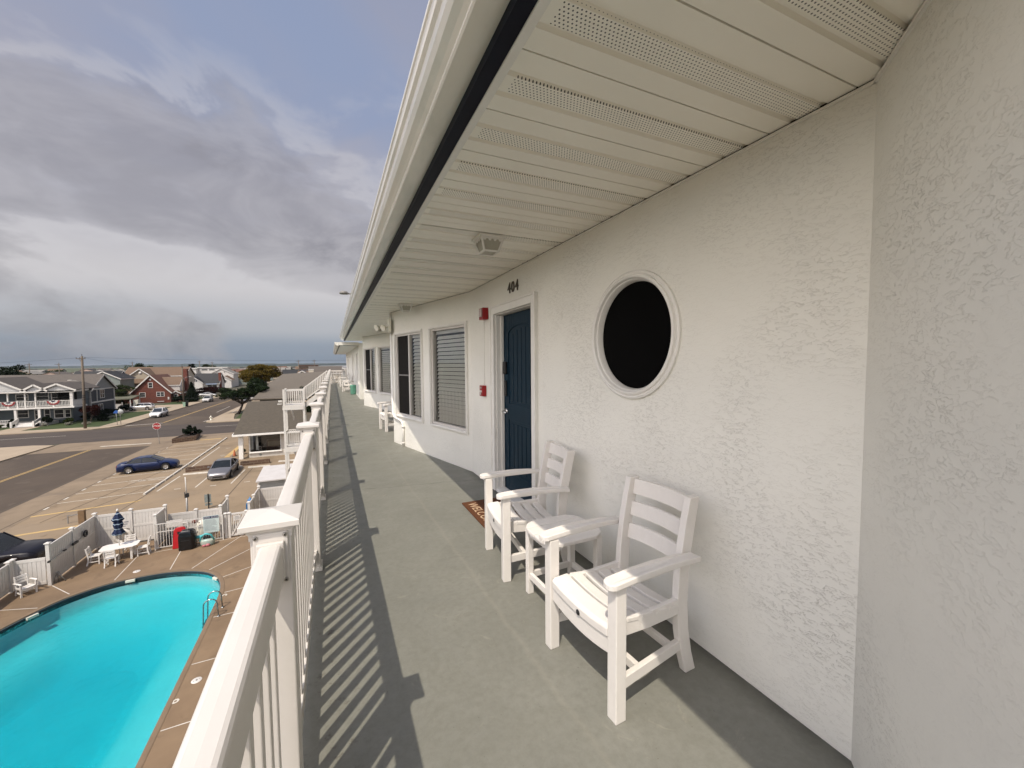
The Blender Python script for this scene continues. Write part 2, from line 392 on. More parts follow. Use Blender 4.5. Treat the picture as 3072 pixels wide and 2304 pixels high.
# ------------------------------------------------------------------ mesh helpers
class MB:
    def __init__(s):
        s.v, s.f, s.mi, s.mats, s.cur, s.sm = [], [], [], [], 0, []

    def use(s, m):
        if m not in s.mats: s.mats.append(m)
        s.cur = s.mats.index(m); return s

    def add(s, vs, fs, smooth=False):
        o = len(s.v); s.v += [tuple(p) for p in vs]
        for f in fs:
            s.f.append([o + i for i in f]); s.mi.append(s.cur); s.sm.append(smooth)
        return s

    def hexa(s, p):   # 8 corners: bottom 0-3 ccw, top 4-7
        return s.add(p, [(0, 3, 2, 1), (4, 5, 6, 7), (0, 1, 5, 4), (1, 2, 6, 5), (2, 3, 7, 6), (3, 0, 4, 7)])

    def box(s, x0, x1, y0, y1, z0, z1):
        if x0 > x1: x0, x1 = x1, x0
        if y0 > y1: y0, y1 = y1, y0
        if z0 > z1: z0, z1 = z1, z0
        return s.hexa([(x0, y0, z0), (x1, y0, z0), (x1, y1, z0), (x0, y1, z0), (x0, y0, z1), (x1, y0, z1), (x1, y1, z1), (x0, y1, z1)])

    def obox(s, c, sx, sy, sz, rz=0.0, M=None):
        R = M or Matrix.Rotation(rz, 3, 'Z'); c = Vector(c)
        q = [(-1, -1, -1), (1, -1, -1), (1, 1, -1), (-1, 1, -1), (-1, -1, 1), (1, -1, 1), (1, 1, 1), (-1, 1, 1)]
        return s.hexa([c + R @ Vector((a * sx / 2, b * sy / 2, d * sz / 2)) for a, b, d in q])

    def beam(s, p, q, w, h, up=(0, 0, 1)):
        p, q = Vector(p), Vector(q); d = (q - p).normalized(); u = Vector(up)
        sd = d.cross(u)
        if sd.length < 1e-4: sd = d.cross(Vector((1, 0, 0)))
        sd.normalize(); u = sd.cross(d)
        a, b = sd * w / 2, u * h / 2
        return s.hexa([p - a - b, p + a - b, q + a - b, q - a - b, p - a + b, p + a + b, q + a + b, q - a + b])

    def strip(s, pts, w, h, up=(0, 0, 1)):
        """a mitred bar of width w (sideways) and height h that follows pts"""
        pts = [Vector(p) for p in pts]; up = Vector(up); rings = []
        for i, p in enumerate(pts):
            d = (pts[min(i + 1, len(pts) - 1)] - pts[max(i - 1, 0)]).normalized()
            sd = d.cross(up).normalized(); u = sd.cross(d)
            a, b = sd * w / 2, u * h / 2
            rings.append([p - a - b, p + a - b, p + a + b, p - a + b])
        return s.loft(rings)

    def loft(s, rings, cap=True, smooth=False):
        n = len(rings[0]); vs = [p for r in rings for p in r]; fs = []
        for i in range(len(rings) - 1):
            for j in range(n):
                k = (j + 1) % n
                fs.append((i * n + j, i * n + k, (i + 1) * n + k, (i + 1) * n + j))
        s.add(vs, fs, smooth)
        if cap:
            o = len(s.v) - len(vs)
            for f in (list(range(n))[::-1], [(len(rings) - 1) * n + j for j in range(n)]):
                s.f.append([o + i for i in f]); s.mi.append(s.cur); s.sm.append(False)
        return s

    def tube(s, pts, r, n=8, cap=True, smooth=True):
        pts = [Vector(p) for p in pts]; rings = []; ref = None
        for i, p in enumerate(pts):
            d = (pts[min(i + 1, len(pts) - 1)] - pts[max(i - 1, 0)]).normalized()
            if ref is None: ref = Vector((0, 0, 1)) if abs(d.z) < 0.9 else Vector((1, 0, 0))
            sd = d.cross(ref).normalized(); u = sd.cross(d).normalized(); ref = u
            rr = r[i] if isinstance(r, (list, tuple)) else r
            rings.append([p + sd * cos(2 * pi * k / n) * rr + u * sin(2 * pi * k / n) * rr for k in range(n)])
        return s.loft(rings, cap, smooth)

    def lathe(s, prof, c=(0, 0, 0), n=24, axis='z', cap=False, smooth=True):
        rings = []
        for r, h in prof:
            ring = []
            for k in range(n):
                a = 2 * pi * k / n; p = (r * cos(a), r * sin(a), h)
                if axis == 'x': p = (h, r * cos(a), r * sin(a))
                elif axis == 'y': p = (r * sin(a), h, r * cos(a))
                ring.append((p[0] + c[0], p[1] + c[1], p[2] + c[2]))
            rings.append(ring)
        return s.loft(rings, cap, smooth)

    def prism(s, poly, ext):
        e = Vector(ext); a = [Vector(p) for p in poly]
        return s.loft([a, [p + e for p in a]])

    def build(s, name, m=None, parent=None, bevel=0.0, seg=2, absolute=True):
        me = bpy.data.meshes.new(name)
        vs = s.v
        r = root_of(parent)
        if parent is not None and absolute and r is not None:
            inv = r.matrix_basis.inverted(); vs = [inv @ Vector(p) for p in vs]
        me.from_pydata([tuple(p) for p in vs], [], s.f)
        mats = s.mats if s.mats else [m]
        for q in mats: me.materials.append(q)
        if len(mats) > 1: me.polygons.foreach_set('material_index', s.mi)
        me.polygons.foreach_set('use_smooth', s.sm)
        bm = bmesh.new(); bm.from_mesh(me); bmesh.ops.recalc_face_normals(bm, faces=bm.faces); bm.to_mesh(me); bm.free()
        o = bpy.data.objects.new(name, me); COL.objects.link(o)
        if parent is not None: o.parent = parent
        if bevel:
            b = o.modifiers.new('bevel', 'BEVEL'); b.width = bevel; b.segments = seg; b.limit_method = 'ANGLE'; b.angle_limit = radians(40)
            b.harden_normals = False
        return o


def root_of(o):
    while o is not None and o.parent is not None: o = o.parent
    return o


def tag(o, label, cat, group=None):
    o['label'] = label; o['category'] = cat
    if group: o['group'] = group
    return o


def thing(name, label, cat, loc=(0, 0, 0), rz=0.0, group=None):
    o = bpy.data.objects.new(name, None); COL.objects.link(o); o.empty_display_size = 0.3
    o.location = loc; o.rotation_euler = (0, 0, rz)
    o.matrix_basis = Matrix.Translation(loc) @ Matrix.Rotation(rz, 4, 'Z')
    return tag(o, label, cat, group)


def single(mb, name, label, cat, m=None, group=None, loc=None, bevel=0.0):
    """a top-level thing that is one mesh: verts given in world space, origin moved to loc"""
    if loc is not None:
        l = Vector(loc); mb.v = [tuple(Vector(p) - l) for p in mb.v]
    o = mb.build(name, m, None, bevel)
    if loc is not None: o.location = loc
    return tag(o, label, cat, group)


def struct(mb, name, m=None, kind='structure'):
    o = mb.build(name, m); o['kind'] = kind; return o


def dup(root, loc, rz, label, group=None):
    r = root.copy(); COL.objects.link(r); r.location = loc; r.rotation_euler = (0, 0, rz)
    r['label'] = label
    if group: r['group'] = group
    for ch in list(root.children):
        c = ch.copy(); COL.objects.link(c); c.parent = r
        for g in list(ch.children):
            d = g.copy(); COL.objects.link(d); d.parent = c
    return r


def sub(mb, name, m, part, bevel=0.0):
    return mb.build(name, m, part, bevel)


def text_part(body, size, M, m, name, parent, depth=0.004, spacing=1.0, shear=0.0, bold=0.0):
    cu = bpy.data.curves.new('lettering', 'FONT'); cu.body = body; cu.size = size; cu.extrude = depth
    cu.align_x = 'CENTER'; cu.align_y = 'CENTER'; cu.space_character = spacing; cu.shear = shear; cu.offset = bold
    cu.resolution_u = 4
    tmp = bpy.data.objects.new('lettering', cu); COL.objects.link(tmp)
    dg = bpy.context.evaluated_depsgraph_get(); dg.update()
    me = bpy.data.meshes.new_from_object(tmp.evaluated_get(dg))
    bpy.data.objects.remove(tmp); bpy.data.curves.remove(cu)
    me.name = name
    r = root_of(parent)
    T = (r.matrix_basis.inverted() @ M) if r is not None else M
    me.transform(T)
    me.materials.clear(); me.materials.append(m)
    o = bpy.data.objects.new(name, me); COL.objects.link(o)
    if parent is not None: o.parent = parent
    return o


def frame_mat(origin, right, up):
    r = Vector(right).normalized(); u = Vector(up).normalized(); n = r.cross(u)
    M = Matrix.Identity(4)
    for i in range(3):
        M[i][0] = r[i]; M[i][1] = u[i]; M[i][2] = n[i]; M[i][3] = origin[i]
    return M


# ------------------------------------------------------------------ the balcony building
SZ = 2.49                                       # soffit height
XW = 1.75
bld = thing('motel_building', 'white stucco motel with long open balcony, navy door and vented white soffit', 'motel', (1.75, 0, 0))

# plan of the stucco wall, going away from the camera
PLAN = [(1.75, -2.6), (1.05, 0.17), (1.7505, 0.79), (1.75, 5.25), (1.056, 7.95), (1.75, 8.6), (1.75, 12.82), (1.03, 15.52),
        (1.75, 16.15), (1.75, 18.28)]


def seg(i):
    a, b = Vector((*PLAN[i], 0)), Vector((*PLAN[i + 1], 0)); d = (b - a); L = d.length; d.normalize()
    n = Vector((-d.y, d.x, 0))                  # to the left of travel = the balcony side
    return a, d, n, L


def wall_panel(mb, a, d, L, z0, z1, holes, round_hole=None):
    """flat wall with rectangular holes (u0,u1,z0,z1); round_hole=(u,z,r)"""
    us = sorted({0.0, L, *[h[0] for h in holes], *[h[1] for h in holes]})
    zs = sorted({z0, z1, *[h[2] for h in holes], *[h[3] for h in holes]})
    if round_hole:
        u, z, r = round_hole; q = r * 1.3
        us = sorted(set(us) | {u - q, u + q}); zs = sorted(set(zs) | {z - q, z + q})
    for i in range(len(us) - 1):
        for j in range(len(zs) - 1):
            uc, zc = (us[i] + us[i + 1]) / 2, (zs[j] + zs[j + 1]) / 2
            if any(h[0] < uc < h[1] and h[2] < zc < h[3] for h in holes): continue
            if round_hole and abs(uc - u) < q and abs(zc - z) < q: continue
            P = lambda uu, zz: a + d * uu + Vector((0, 0, zz))
            mb.add([P(us[i], zs[j]), P(us[i + 1], zs[j]), P(us[i + 1], zs[j + 1]), P(us[i], zs[j + 1])], [(0, 1, 2, 3)])
    if round_hole:
        n = 64; o1, o2 = [], []
        for k in range(n):
            t = 2 * pi * k / n; c, s_ = cos(t), sin(t); e = max(abs(c), abs(s_))
            o1.append(a + d * (u + r * c) + Vector((0, 0, z + r * s_)))
            o2.append(a + d * (u + q * c / e) + Vector((0, 0, z + q * s_ / e)))
        mb.loft([o1, o2], cap=False)


# openings on each stretch, measured along it
DOOR = (3.39, 4.36, 0.03, 2.08)                 # in world Y on the straight wall
ROUND_Y, ROUND_Z, ROUND_R = 2.03, 1.685, 0.40
a3, d3, n3, L3 = seg(3)
U3 = lambda s: L3 - s                           # windows were measured back from the far corner
SLIDER = (U3(1.31), U3(0.16), 0.52, 2.09)
PICTURE = (U3(2.70), U3(1.57), 0.51, 2.10)
a6, d6, n6, L6 = seg(6)
SLIDER2 = (L6 - 1.31, L6 - 0.16, 0.52, 2.09); PICTURE2 = (L6 - 2.62, L6 - 1.52, 0.51, 2.10)

mb = MB()
for i in range(len(PLAN) - 1):
    a, d, n, L = seg(i)
    holes, rh = [], None
    ins = lambda w, k=0.035: (w[0] + k, w[1] - k, w[2] + k, w[3] - k)
    if i == 2:
        holes = [(DOOR[0] - a.y, DOOR[1] - a.y, 0.0, DOOR[3])]; rh = (ROUND_Y - a.y, ROUND_Z, ROUND_R - 0.05)
    if i == 3: holes = [ins(SLIDER), ins(PICTURE)]
    if i == 5: holes = [(11.2 - a.y, 12.1 - a.y, 0.0, 2.08)]
    if i == 6: holes = [ins(SLIDER2), ins(PICTURE2)]
    wall_panel(mb, a, d, L, -0.02, SZ + 0.03, holes, rh)
# the wing beyond and the storeys below
WINGW = [(19.0, 19.9, 0.62, 2.0), (23.2, 24.1, 0.62, 2.0), (30.0, 30.9, 0.62, 2.0)]
wall_panel(mb, Vector((1.75, 18.28, 0)), Vector((-1, 0, 0)), 0.69, -0.02, 2.4, [])
wall_panel(mb, Vector((1.06, 18.28, 0)), Vector((0, 1, 0)), 16.9, -0.02, 2.4, [(w[0] - 18.28, w[1] - 18.28, w[2], w[3]) for w in WINGW])
wall_panel(mb, Vector((1.06, 35.18, 0)), Vector((1, 0, 0)), 8.0, -9.0, 2.4, [])
for k in range(3):
    z0 = -9.0 + 3.0 * k
    wall_panel(mb, Vector((1.75, -6.0, 0)), Vector((0, 1, 0)), 41.1, z0, z0 + 2.8, [])
mb.build('stucco_wall', STUCCO, bld)

mb = MB()
for k in range(2):
    mb.box(-0.3, 1.745, -6, 35.1, -6.2 + 3.0 * k, -6.0 + 3.0 * k)
mb.build('lower_balcony', DECKPAINT, bld)


def wp(a, d, n, u, z, out=0.0):
    return a + d * u + n * out + Vector((0, 0, z))


def ring_frame(mb, a, d, n, w, width, out0, out1):
    """rectangular frame: four bars between depth out0 and out1, mitre-free butt joints"""
    u0, u1, z0, z1 = w
    for (p, q, r, s) in ((u0, u1, z0, z0 + width), (u0, u1, z1 - width, z1), (u0, u0 + width, z0 + width, z1 - width), (u1 - width, u1, z0 + width, z1 - width)):
        mb.hexa([wp(a, d, n, p, r, out0), wp(a, d, n, q, r, out0), wp(a, d, n, q, r, out1), wp(a, d, n, p, r, out1),
                 wp(a, d, n, p, s, out0), wp(a, d, n, q, s, out0), wp(a, d, n, q, s, out1), wp(a, d, n, p, s, out1)])


def slab(mb, a, d, n, u0, u1, z0, z1, o0, o1):
    mb.hexa([wp(a, d, n, u0, z0, o0), wp(a, d, n, u1, z0, o0), wp(a, d, n, u1, z0, o1), wp(a, d, n, u0, z0, o1),
             wp(a, d, n, u0, z1, o0), wp(a, d, n, u1, z1, o0), wp(a, d, n, u1, z1, o1), wp(a, d, n, u0, z1, o1)])


def window(a, d, n, w, style, label=None):
    u0, u1, z0, z1 = w
    mb = MB(); ring_frame(mb, a, d, n, (u0, u1, z0, z1), 0.042, -0.02, 0.026)
    ring_frame(mb, a, d, n, (u0 + 0.012, u1 - 0.012, z0 + 0.012, z1 - 0.012), 0.018, 0.0262, 0.036)
    win = mb.build('window', TRIM, bld, 0.004)
    if label: win['label'] = label
    i0, i1, j0, j1 = u0 + 0.042, u1 - 0.042, z0 + 0.042, z1 - 0.042
    mb = MB(); ring_frame(mb, a, d, n, (i0, i1, j0, j1), 0.032, -0.075, -0.004)
    um = (i0 + i1) / 2
    if style == 'slider': slab(mb, a, d, n, um - 0.022, um + 0.022, j0 + 0.032, j1 - 0.032, -0.07, -0.008)
    sub(mb, 'sash', VINYL, win, 0.003)
    g0, g1, h0, h1 = i0 + 0.032, i1 - 0.032, j0 + 0.032, j1 - 0.032
    mb = MB()   # dark room behind, open towards the balcony
    P = [wp(a, d, n, u, z, o) for o in (-0.078, -0.5) for u, z in ((i0, j0), (i1, j0), (i1, j1), (i0, j1))]
    mb.add(P, [(4, 5, 6, 7), (0, 1, 5, 4), (1, 2, 6, 5), (2, 3, 7, 6), (3, 0, 4, 7)])
    sub(mb, 'dark_interior', DARK, win)
    glass = [(g0, g1)]; blind = [(g0, g1)]
    if style == 'slider':
        # far half is an insect screen, near half is glass over the blind
        mb = MB(); slab(mb, a, d, n, um + 0.022, g1, h0, h1, -0.03, -0.026); sub(mb, 'screen', SCREEN, win)
        mb = MB(); slab(mb, a, d, n, um + 0.024, g1, (h0 + h1) / 2 - 0.012, (h0 + h1) / 2 + 0.012, -0.0255, -0.012); sub(mb, 'screen_bar', mat('screen_bar_grey', (0.2, 0.19, 0.18)), win)
        glass = [(g0, um - 0.022)]; blind = [(g0, um - 0.022)]
    if style == 'dark': blind = []
    mb = MB()
    for p, q in glass: mb.add([wp(a, d, n, p, h0, -0.042), wp(a, d, n, q, h0, -0.042), wp(a, d, n, q, h1, -0.042), wp(a, d, n, p, h1, -0.042)], [(0, 1, 2, 3)])
    pn = sub(mb, 'pane', DARKPANE if style == 'dark' else GLASS, win)
    if (pn.data.polygons[0].normal).dot(n) < 0: pn.data.flip_normals()
    if blind:
        mb = MB(); tilt = radians(28)
        for p, q in blind:
            z = h0 + 0.03
            while z < h1 - 0.05:
                for s_ in (0,):
                    dz, do = 0.030 * cos(tilt), 0.030 * sin(tilt)
                    A = wp(a, d, n, p + 0.02, z - dz, -0.095 + do); B = wp(a, d, n, q - 0.005, z - dz, -0.095 + do)
                    Cc = wp(a, d, n, q - 0.005, z + dz, -0.095 - do); D = wp(a, d, n, p + 0.02, z + dz, -0.095 - do)
                    e = n * 0.003
                    mb.hexa([A, B, B + e, A + e, D, Cc, Cc + e, D + e])
                z += 0.062
            slab(mb, a, d, n, p + 0.01, q, h1 - 0.05, h1, -0.12, -0.075)
        bl = sub(mb, 'blind', BLIND, win)
    return win


window(a3, d3, n3, SLIDER, 'slider', 'sliding window with dark screened half')
window(a3, d3, n3, PICTURE, 'picture', 'wide window with closed white blinds')
window(a6, d6, n6, SLIDER2, 'slider'); window(a6, d6, n6, PICTURE2, 'picture')
for w in WINGW:
    window(Vector((1.06, 18.28, 0)), Vector((0, 1, 0)), Vector((-1, 0, 0)), (w[0] - 18.31, w[1] - 18.25, w[2] - 0.03, w[3] + 0.03), 'dark')

# round window
mb = MB(); c = (XW + 0.006, ROUND_Y, ROUND_Z)
mb.lathe([(0.352, 0.03), (0.352, -0.004), (0.405, -0.004), (0.405, -0.022), (0.392, -0.030), (0.382, -0.024), (0.378, -0.036), (0.366, -0.042), (0.359, -0.036),
          (0.354, -0.018), (0.348, -0.012), (0.344, 0.0), (0.340, 0.02), (0.340, 0.045)], c, 110, 'x', smooth=False)
mb.use(TRIM)
rw = mb.build('round_window', TRIM, bld); rw['label'] = 'porthole window with stepped white ring trim'
mb = MB(); mb.lathe([(0.346, 0.030), (0.346, 0.036)], c, 48, 'x', cap=True, smooth=False); sub(mb, 'pane', DARKPANE, rw)

# door in its deep white frame
y0, y1, z0, z1 = DOOR
mb = MB()
mb.box(XW - 0.030, XW + 0.004, y0 - 0.085, y0 + 0.002, 0.0, z1 + 0.085)
mb.box(XW - 0.030, XW + 0.004, y1 - 0.002, y1 + 0.085, 0.0, z1 + 0.085)
mb.box(XW - 0.030, XW + 0.004, y0 + 0.002, y1 - 0.002, z1 - 0.002, z1 + 0.085)
for (p, q) in ((y0 - 0.092, y0 - 0.070), (y1 + 0.070, y1 + 0.092)): mb.box(XW - 0.042, XW - 0.028, p, q, 0.0, z1 + 0.092)
mb.box(XW - 0.042, XW - 0.028, y0 - 0.070, y1 + 0.070, z1 + 0.070, z1 + 0.092)
mb.box(XW + 0.004, XW + 0.16, y0 - 0.02, y0 + 0.012, 0.0, z1); mb.box(XW + 0.004, XW + 0.16, y1 - 0.012, y1 + 0.02, 0.0, z1)
mb.box(XW + 0.004, XW + 0.16, y0 + 0.012, y1 - 0.012, z1 - 0.012, z1 + 0.02)
for (p, q) in ((y0 + 0.012, y0 + 0.026), (y1 - 0.026, y1 - 0.012)): mb.box(XW + 0.06, XW + 0.096, p, q, 0.02, z1 - 0.012)
mb.box(XW - 0.02, XW + 0.16, y0 + 0.012, y1 - 0.012, -0.01, 0.03)
mb.build('door_frame', TRIM, bld, 0.004)
dx = XW + 0.10                                   # face of the door leaf
mb = MB(); e0, e1 = y0 + 0.014, y1 - 0.014
mb.box(dx + 0.010, dx + 0.045, e0, e1, 0.032, z1 - 0.014)
st = 0.125
mb.box(dx, dx + 0.0098, e0, e0 + st, 0.032, z1 - 0.014); mb.box(dx, dx + 0.0098, e1 - st, e1, 0.032, z1 - 0.014)
mb.box(dx, dx + 0.0098, e0 + st, e1 - st, 0.032, 0.26); mb.box(dx, dx + 0.0098, e0 + st, e1 - st, 0.86, 1.05)
# arched head rail of the upper panel
pa, pb = e0 + st, e1 - st; mid = (pa + pb) / 2; N = 14
arch = [(pa + (pb - pa) * k / N, 1.85 + 0.10 * sqrt(max(0, 1 - ((k / N - 0.5) * 2) ** 2 * 0.96)) - 0.02) for k in range(N + 1)]
poly = [(dx, yy, zz) for yy, zz in arch] + [(dx, pb, z1 - 0.014), (dx, pa, z1 - 0.014)]
for k in range(N):
    mb.hexa([(dx, arch[k][0], arch[k][1]), (dx + 0.0098, arch[k][0], arch[k][1]), (dx + 0.0098, arch[k + 1][0], arch[k + 1][1]), (dx, arch[k + 1][0], arch[k + 1][1]),
             (dx, arch[k][0], z1 - 0.014), (dx + 0.0098, arch[k][0], z1 - 0.014), (dx + 0.0098, arch[k + 1][0], z1 - 0.014), (dx, arch[k + 1][0], z1 - 0.014)])
# moulding and planks
def top_at(y):
    k = (y - pa) / (pb - pa); return 1.85 + 0.10 * sqrt(max(0, 1 - ((k - 0.5) * 2) ** 2 * 0.96)) - 0.02
npl = 6; pw = (pb - pa - 0.06) / npl
for k in range(npl):
    q0 = pa + 0.03 + k * pw + 0.006; q1 = q0 + pw - 0.012
    mb.box(dx + 0.003, dx + 0.0097, q0, q1, 0.295, 0.825)
    mb.box(dx + 0.003, dx + 0.0097, q0, q1, 1.085, min(top_at(q0), top_at(q1)) - 0.035)
door = mb.build('door', DOORBLUE, bld, 0.003)
mb = MB(); mb.lathe([(0.0, -0.012), (0.032, -0.012), (0.032, 0.0)], (dx, e1 - 0.065, 0.95), 16, 'x')
mb.tube([(dx - 0.01, e1 - 0.065, 0.95), (dx - 0.055, e1 - 0.065, 0.95), (dx - 0.06, e1 - 0.085, 0.95), (dx - 0.058, e1 - 0.19, 0.945)], 0.0095, 8)
sub(mb, 'handle', CHROME, door)
mb = MB(); mb.box(dx - 0.035, dx, e1 - 0.10, e1 - 0.03, 1.385, 1.53); sub(mb, 'keypad', BLACK, door, 0.01)
mb = MB(); mb.box(dx - 0.022, dx, e1 - 0.095, e1 - 0.035, 1.13, 1.31); sub(mb, 'lock_plate', BLACK, door, 0.008)
# the next unit's door, mostly hidden by the angled wall
mb = MB(); mb.box(XW + 0.09, XW + 0.13, 11.2, 12.1, 0.0, 2.08); mb.build('door', DOORBLUE, bld)
mb = MB()
for q in ((11.12, 11.205), (12.095, 12.18)): mb.box(XW - 0.03, XW + 0.13, q[0], q[1], 0, 2.16)
mb.box(XW - 0.03, XW + 0.13, 11.205, 12.095, 2.075, 2.16); mb.build('door_frame', TRIM, bld)

# numbers over the door
text_part('404', 0.158, frame_mat((XW - 0.007, 3.84, 2.302), (0, -1, 0), (0, 0, 1)), BRONZE, 'room_number', bld, 0.004, 1.22, 0.0, 0.0008)

# soffit: folded vinyl panels, 0.3175 m wide
prof = []; y = 0.848 - 0.3175 * 13
while y < 18.3:
    prof += [(y - 0.006, 0), (y - 0.0055, 0.014), (y, 0.014), (y + 0.0005, 0), (y + 0.092, 0), (y + 0.099, 0.013), (y + 0.112, 0.013), (y + 0.119, 0),
             (y + 0.201, 0), (y + 0.208, 0.013), (y + 0.221, 0.013), (y + 0.228, 0)]
    y += 0.3175
prof = [(min(q, 18.30), z) for q, z in prof if q < 18.30 or True]
mb = MB(); vs = []; fs = []
for k, (q, z) in enumerate(prof):
    vs += [(0.557, q, SZ + z), (2.2, q, SZ + z)]
    if k: fs.append((2 * k - 2, 2 * k - 1, 2 * k + 1, 2 * k))
mb.add(vs, fs); mb.build('soffit', SOFFIT, bld)
# dark joint and white receiver strip where soffit meets wall
mb = MB(); mbd = MB()
for i in range(len(PLAN) - 1):
    a, d, n, L = seg(i)
    slab(mb, a, d, n, 0.0, L, SZ - 0.016, SZ - 0.006, -0.004, 0.012)
    slab(mbd, a, d, n, 0.0, L, SZ - 0.006, SZ + 0.004, -0.002, 0.007)
mb.build('soffit_trim', TRIM, bld); mbd.build('soffit_joint', DARK, bld)
# eave: white edge trim, navy fascia, aluminium gutter
mb = MB(); mb.box(0.53, 0.562, -3.2, 18.3, SZ - 0.012, SZ + 0.02); mb.build('soffit_edge_trim', TRIM, bld, 0.003)
mb = MB(); mb.box(0.478, 0.5295, -3.2, 18.32, SZ - 0.008, SZ + 0.17); mb.build('fascia', NAVY, bld)
gp = [(0.4775, 2.515), (0.392, 2.515), (0.386, 2.521), (0.386, 2.530), (0.372, 2.542), (0.350, 2.556), (0.338, 2.575), (0.334, 2.600), (0.322, 2.612), (0.318, 2.640), (0.312, 2.646), (0.312, 2.660),
      (0.330, 2.660), (0.330, 2.650), (0.470, 2.650), (0.4775, 2.660)]
mb = MB(); mb.prism([(x, -3.2, z) for x, z in gp], (0, 21.55, 0)); mb.build('gutter', GUTTER, bld)
mb = MB(); mb.hexa([(0.40, -3.2, 2.655), (6.0, -3.2, 4.3), (6.0, 18.3, 4.3), (0.40, 18.3, 2.655), (0.40, -3.2, 2.675), (6.0, -3.2, 4.33), (6.0, 18.3, 4.33), (0.40, 18.3, 2.675)])
mb.build('roof', mat('dark_shingles', (0.10, 0.095, 0.09), (0.06, 0.058, 0.055), 9, 0.9), bld)
# wing roof, lower, with its own gutter and fascia
mb = MB(); mb.box(0.33, 9.0, 18.36, 35.4, 2.30, 2.318); mb.build('soffit', TRIM, bld)
mb = MB(); mb.box(0.285, 0.329, 18.36, 35.4, 2.285, 2.40); mb.box(0.329, 1.06, 18.33, 18.36, 2.285, 2.34); mb.build('fascia', NAVY, bld)
mb = MB(); mb.prism([(x - 0.195, 18.25, z - 0.225) for x, z in gp], (0, 17.2, 0)); mb.box(0.29, 1.06, 18.25, 18.328, 2.30, 2.43); mb.build('gutter', GUTTER, bld)
# white downpipe and the conduit bend at the projecting corner
mb = MB(); mb.tube([(1.045, 7.94, SZ - 0.02), (1.045, 7.94, 0.56), (1.06, 7.88, 0.50), (1.10, 7.73, 0.475), (1.14, 7.56, 0.46), (1.155, 7.49, 0.40), (1.155, 7.47, 0.3), (1.155, 7.47, 0.0)], 0.024, 10)
for z in (0.36, 0.06): mb.lathe([(0.030, z - 0.012), (0.030, z + 0.012)], (1.155, 7.47, 0), 10, cap=True)
mb.build('drain_pipe', TRIM, bld)

# walkway slab
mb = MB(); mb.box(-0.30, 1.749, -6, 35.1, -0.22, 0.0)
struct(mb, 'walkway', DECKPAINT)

# ------------------------------------------------------------------ balcony railing
RX = -0.171
rail = thing('balcony_railing', 'white vinyl balcony railing with pyramid capped posts along the grey walkway', 'railing', (RX, 1.30, 0))
PY = [-0.52, 1.327, 3.255, 4.94, 6.69] + [8.45 + 1.755 * k for k in range(15)]
PY = PY[:-1] + [34.72] if PY[-1] < 34.0 else [p for p in PY if p < 34.0] + [34.72]


def post_bm(x, y, detail=True):
    mb = MB()
    mb.box(x - 0.05, x + 0.05, y - 0.05, y + 0.05, 0.0, 1.066)
    mb.box(x - 0.062, x + 0.062, y - 0.062, y + 0.062, 0.0, 0.035)
    return mb


def cap_bm(x, y):
    mb = MB()
    sq = lambda r, z: [(x - r, y - r, z), (x + r, y - r, z), (x + r, y + r, z), (x - r, y + r, z)]
    mb.loft([sq(0.0525, 1.034), sq(0.0525, 1.046), sq(0.0545, 1.054), sq(0.060, 1.062), sq(0.0655, 1.067)])
    mb.loft([sq(0.0722, 1.0672), sq(0.0738, 1.069), sq(0.0738, 1.083), sq(0.0722, 1.0855)])
    mb.loft([sq(0.0721, 1.0856), sq(0.001, 1.103)])
    return mb


def rail_ring(x, y):      # rounded bread-loaf hand rail, 0.072 wide
    pts = [(-0.030, 0.925), (0.030, 0.925), (0.030, 1.004), (0.0285, 1.013), (0.0245, 1.019), (0.018, 1.0215), (0.0, 1.0225), (-0.018, 1.0215), (-0.0245, 1.019), (-0.0285, 1.013), (-0.030, 1.004)]
    return [(x + px, y, pz) for px, pz in pts]


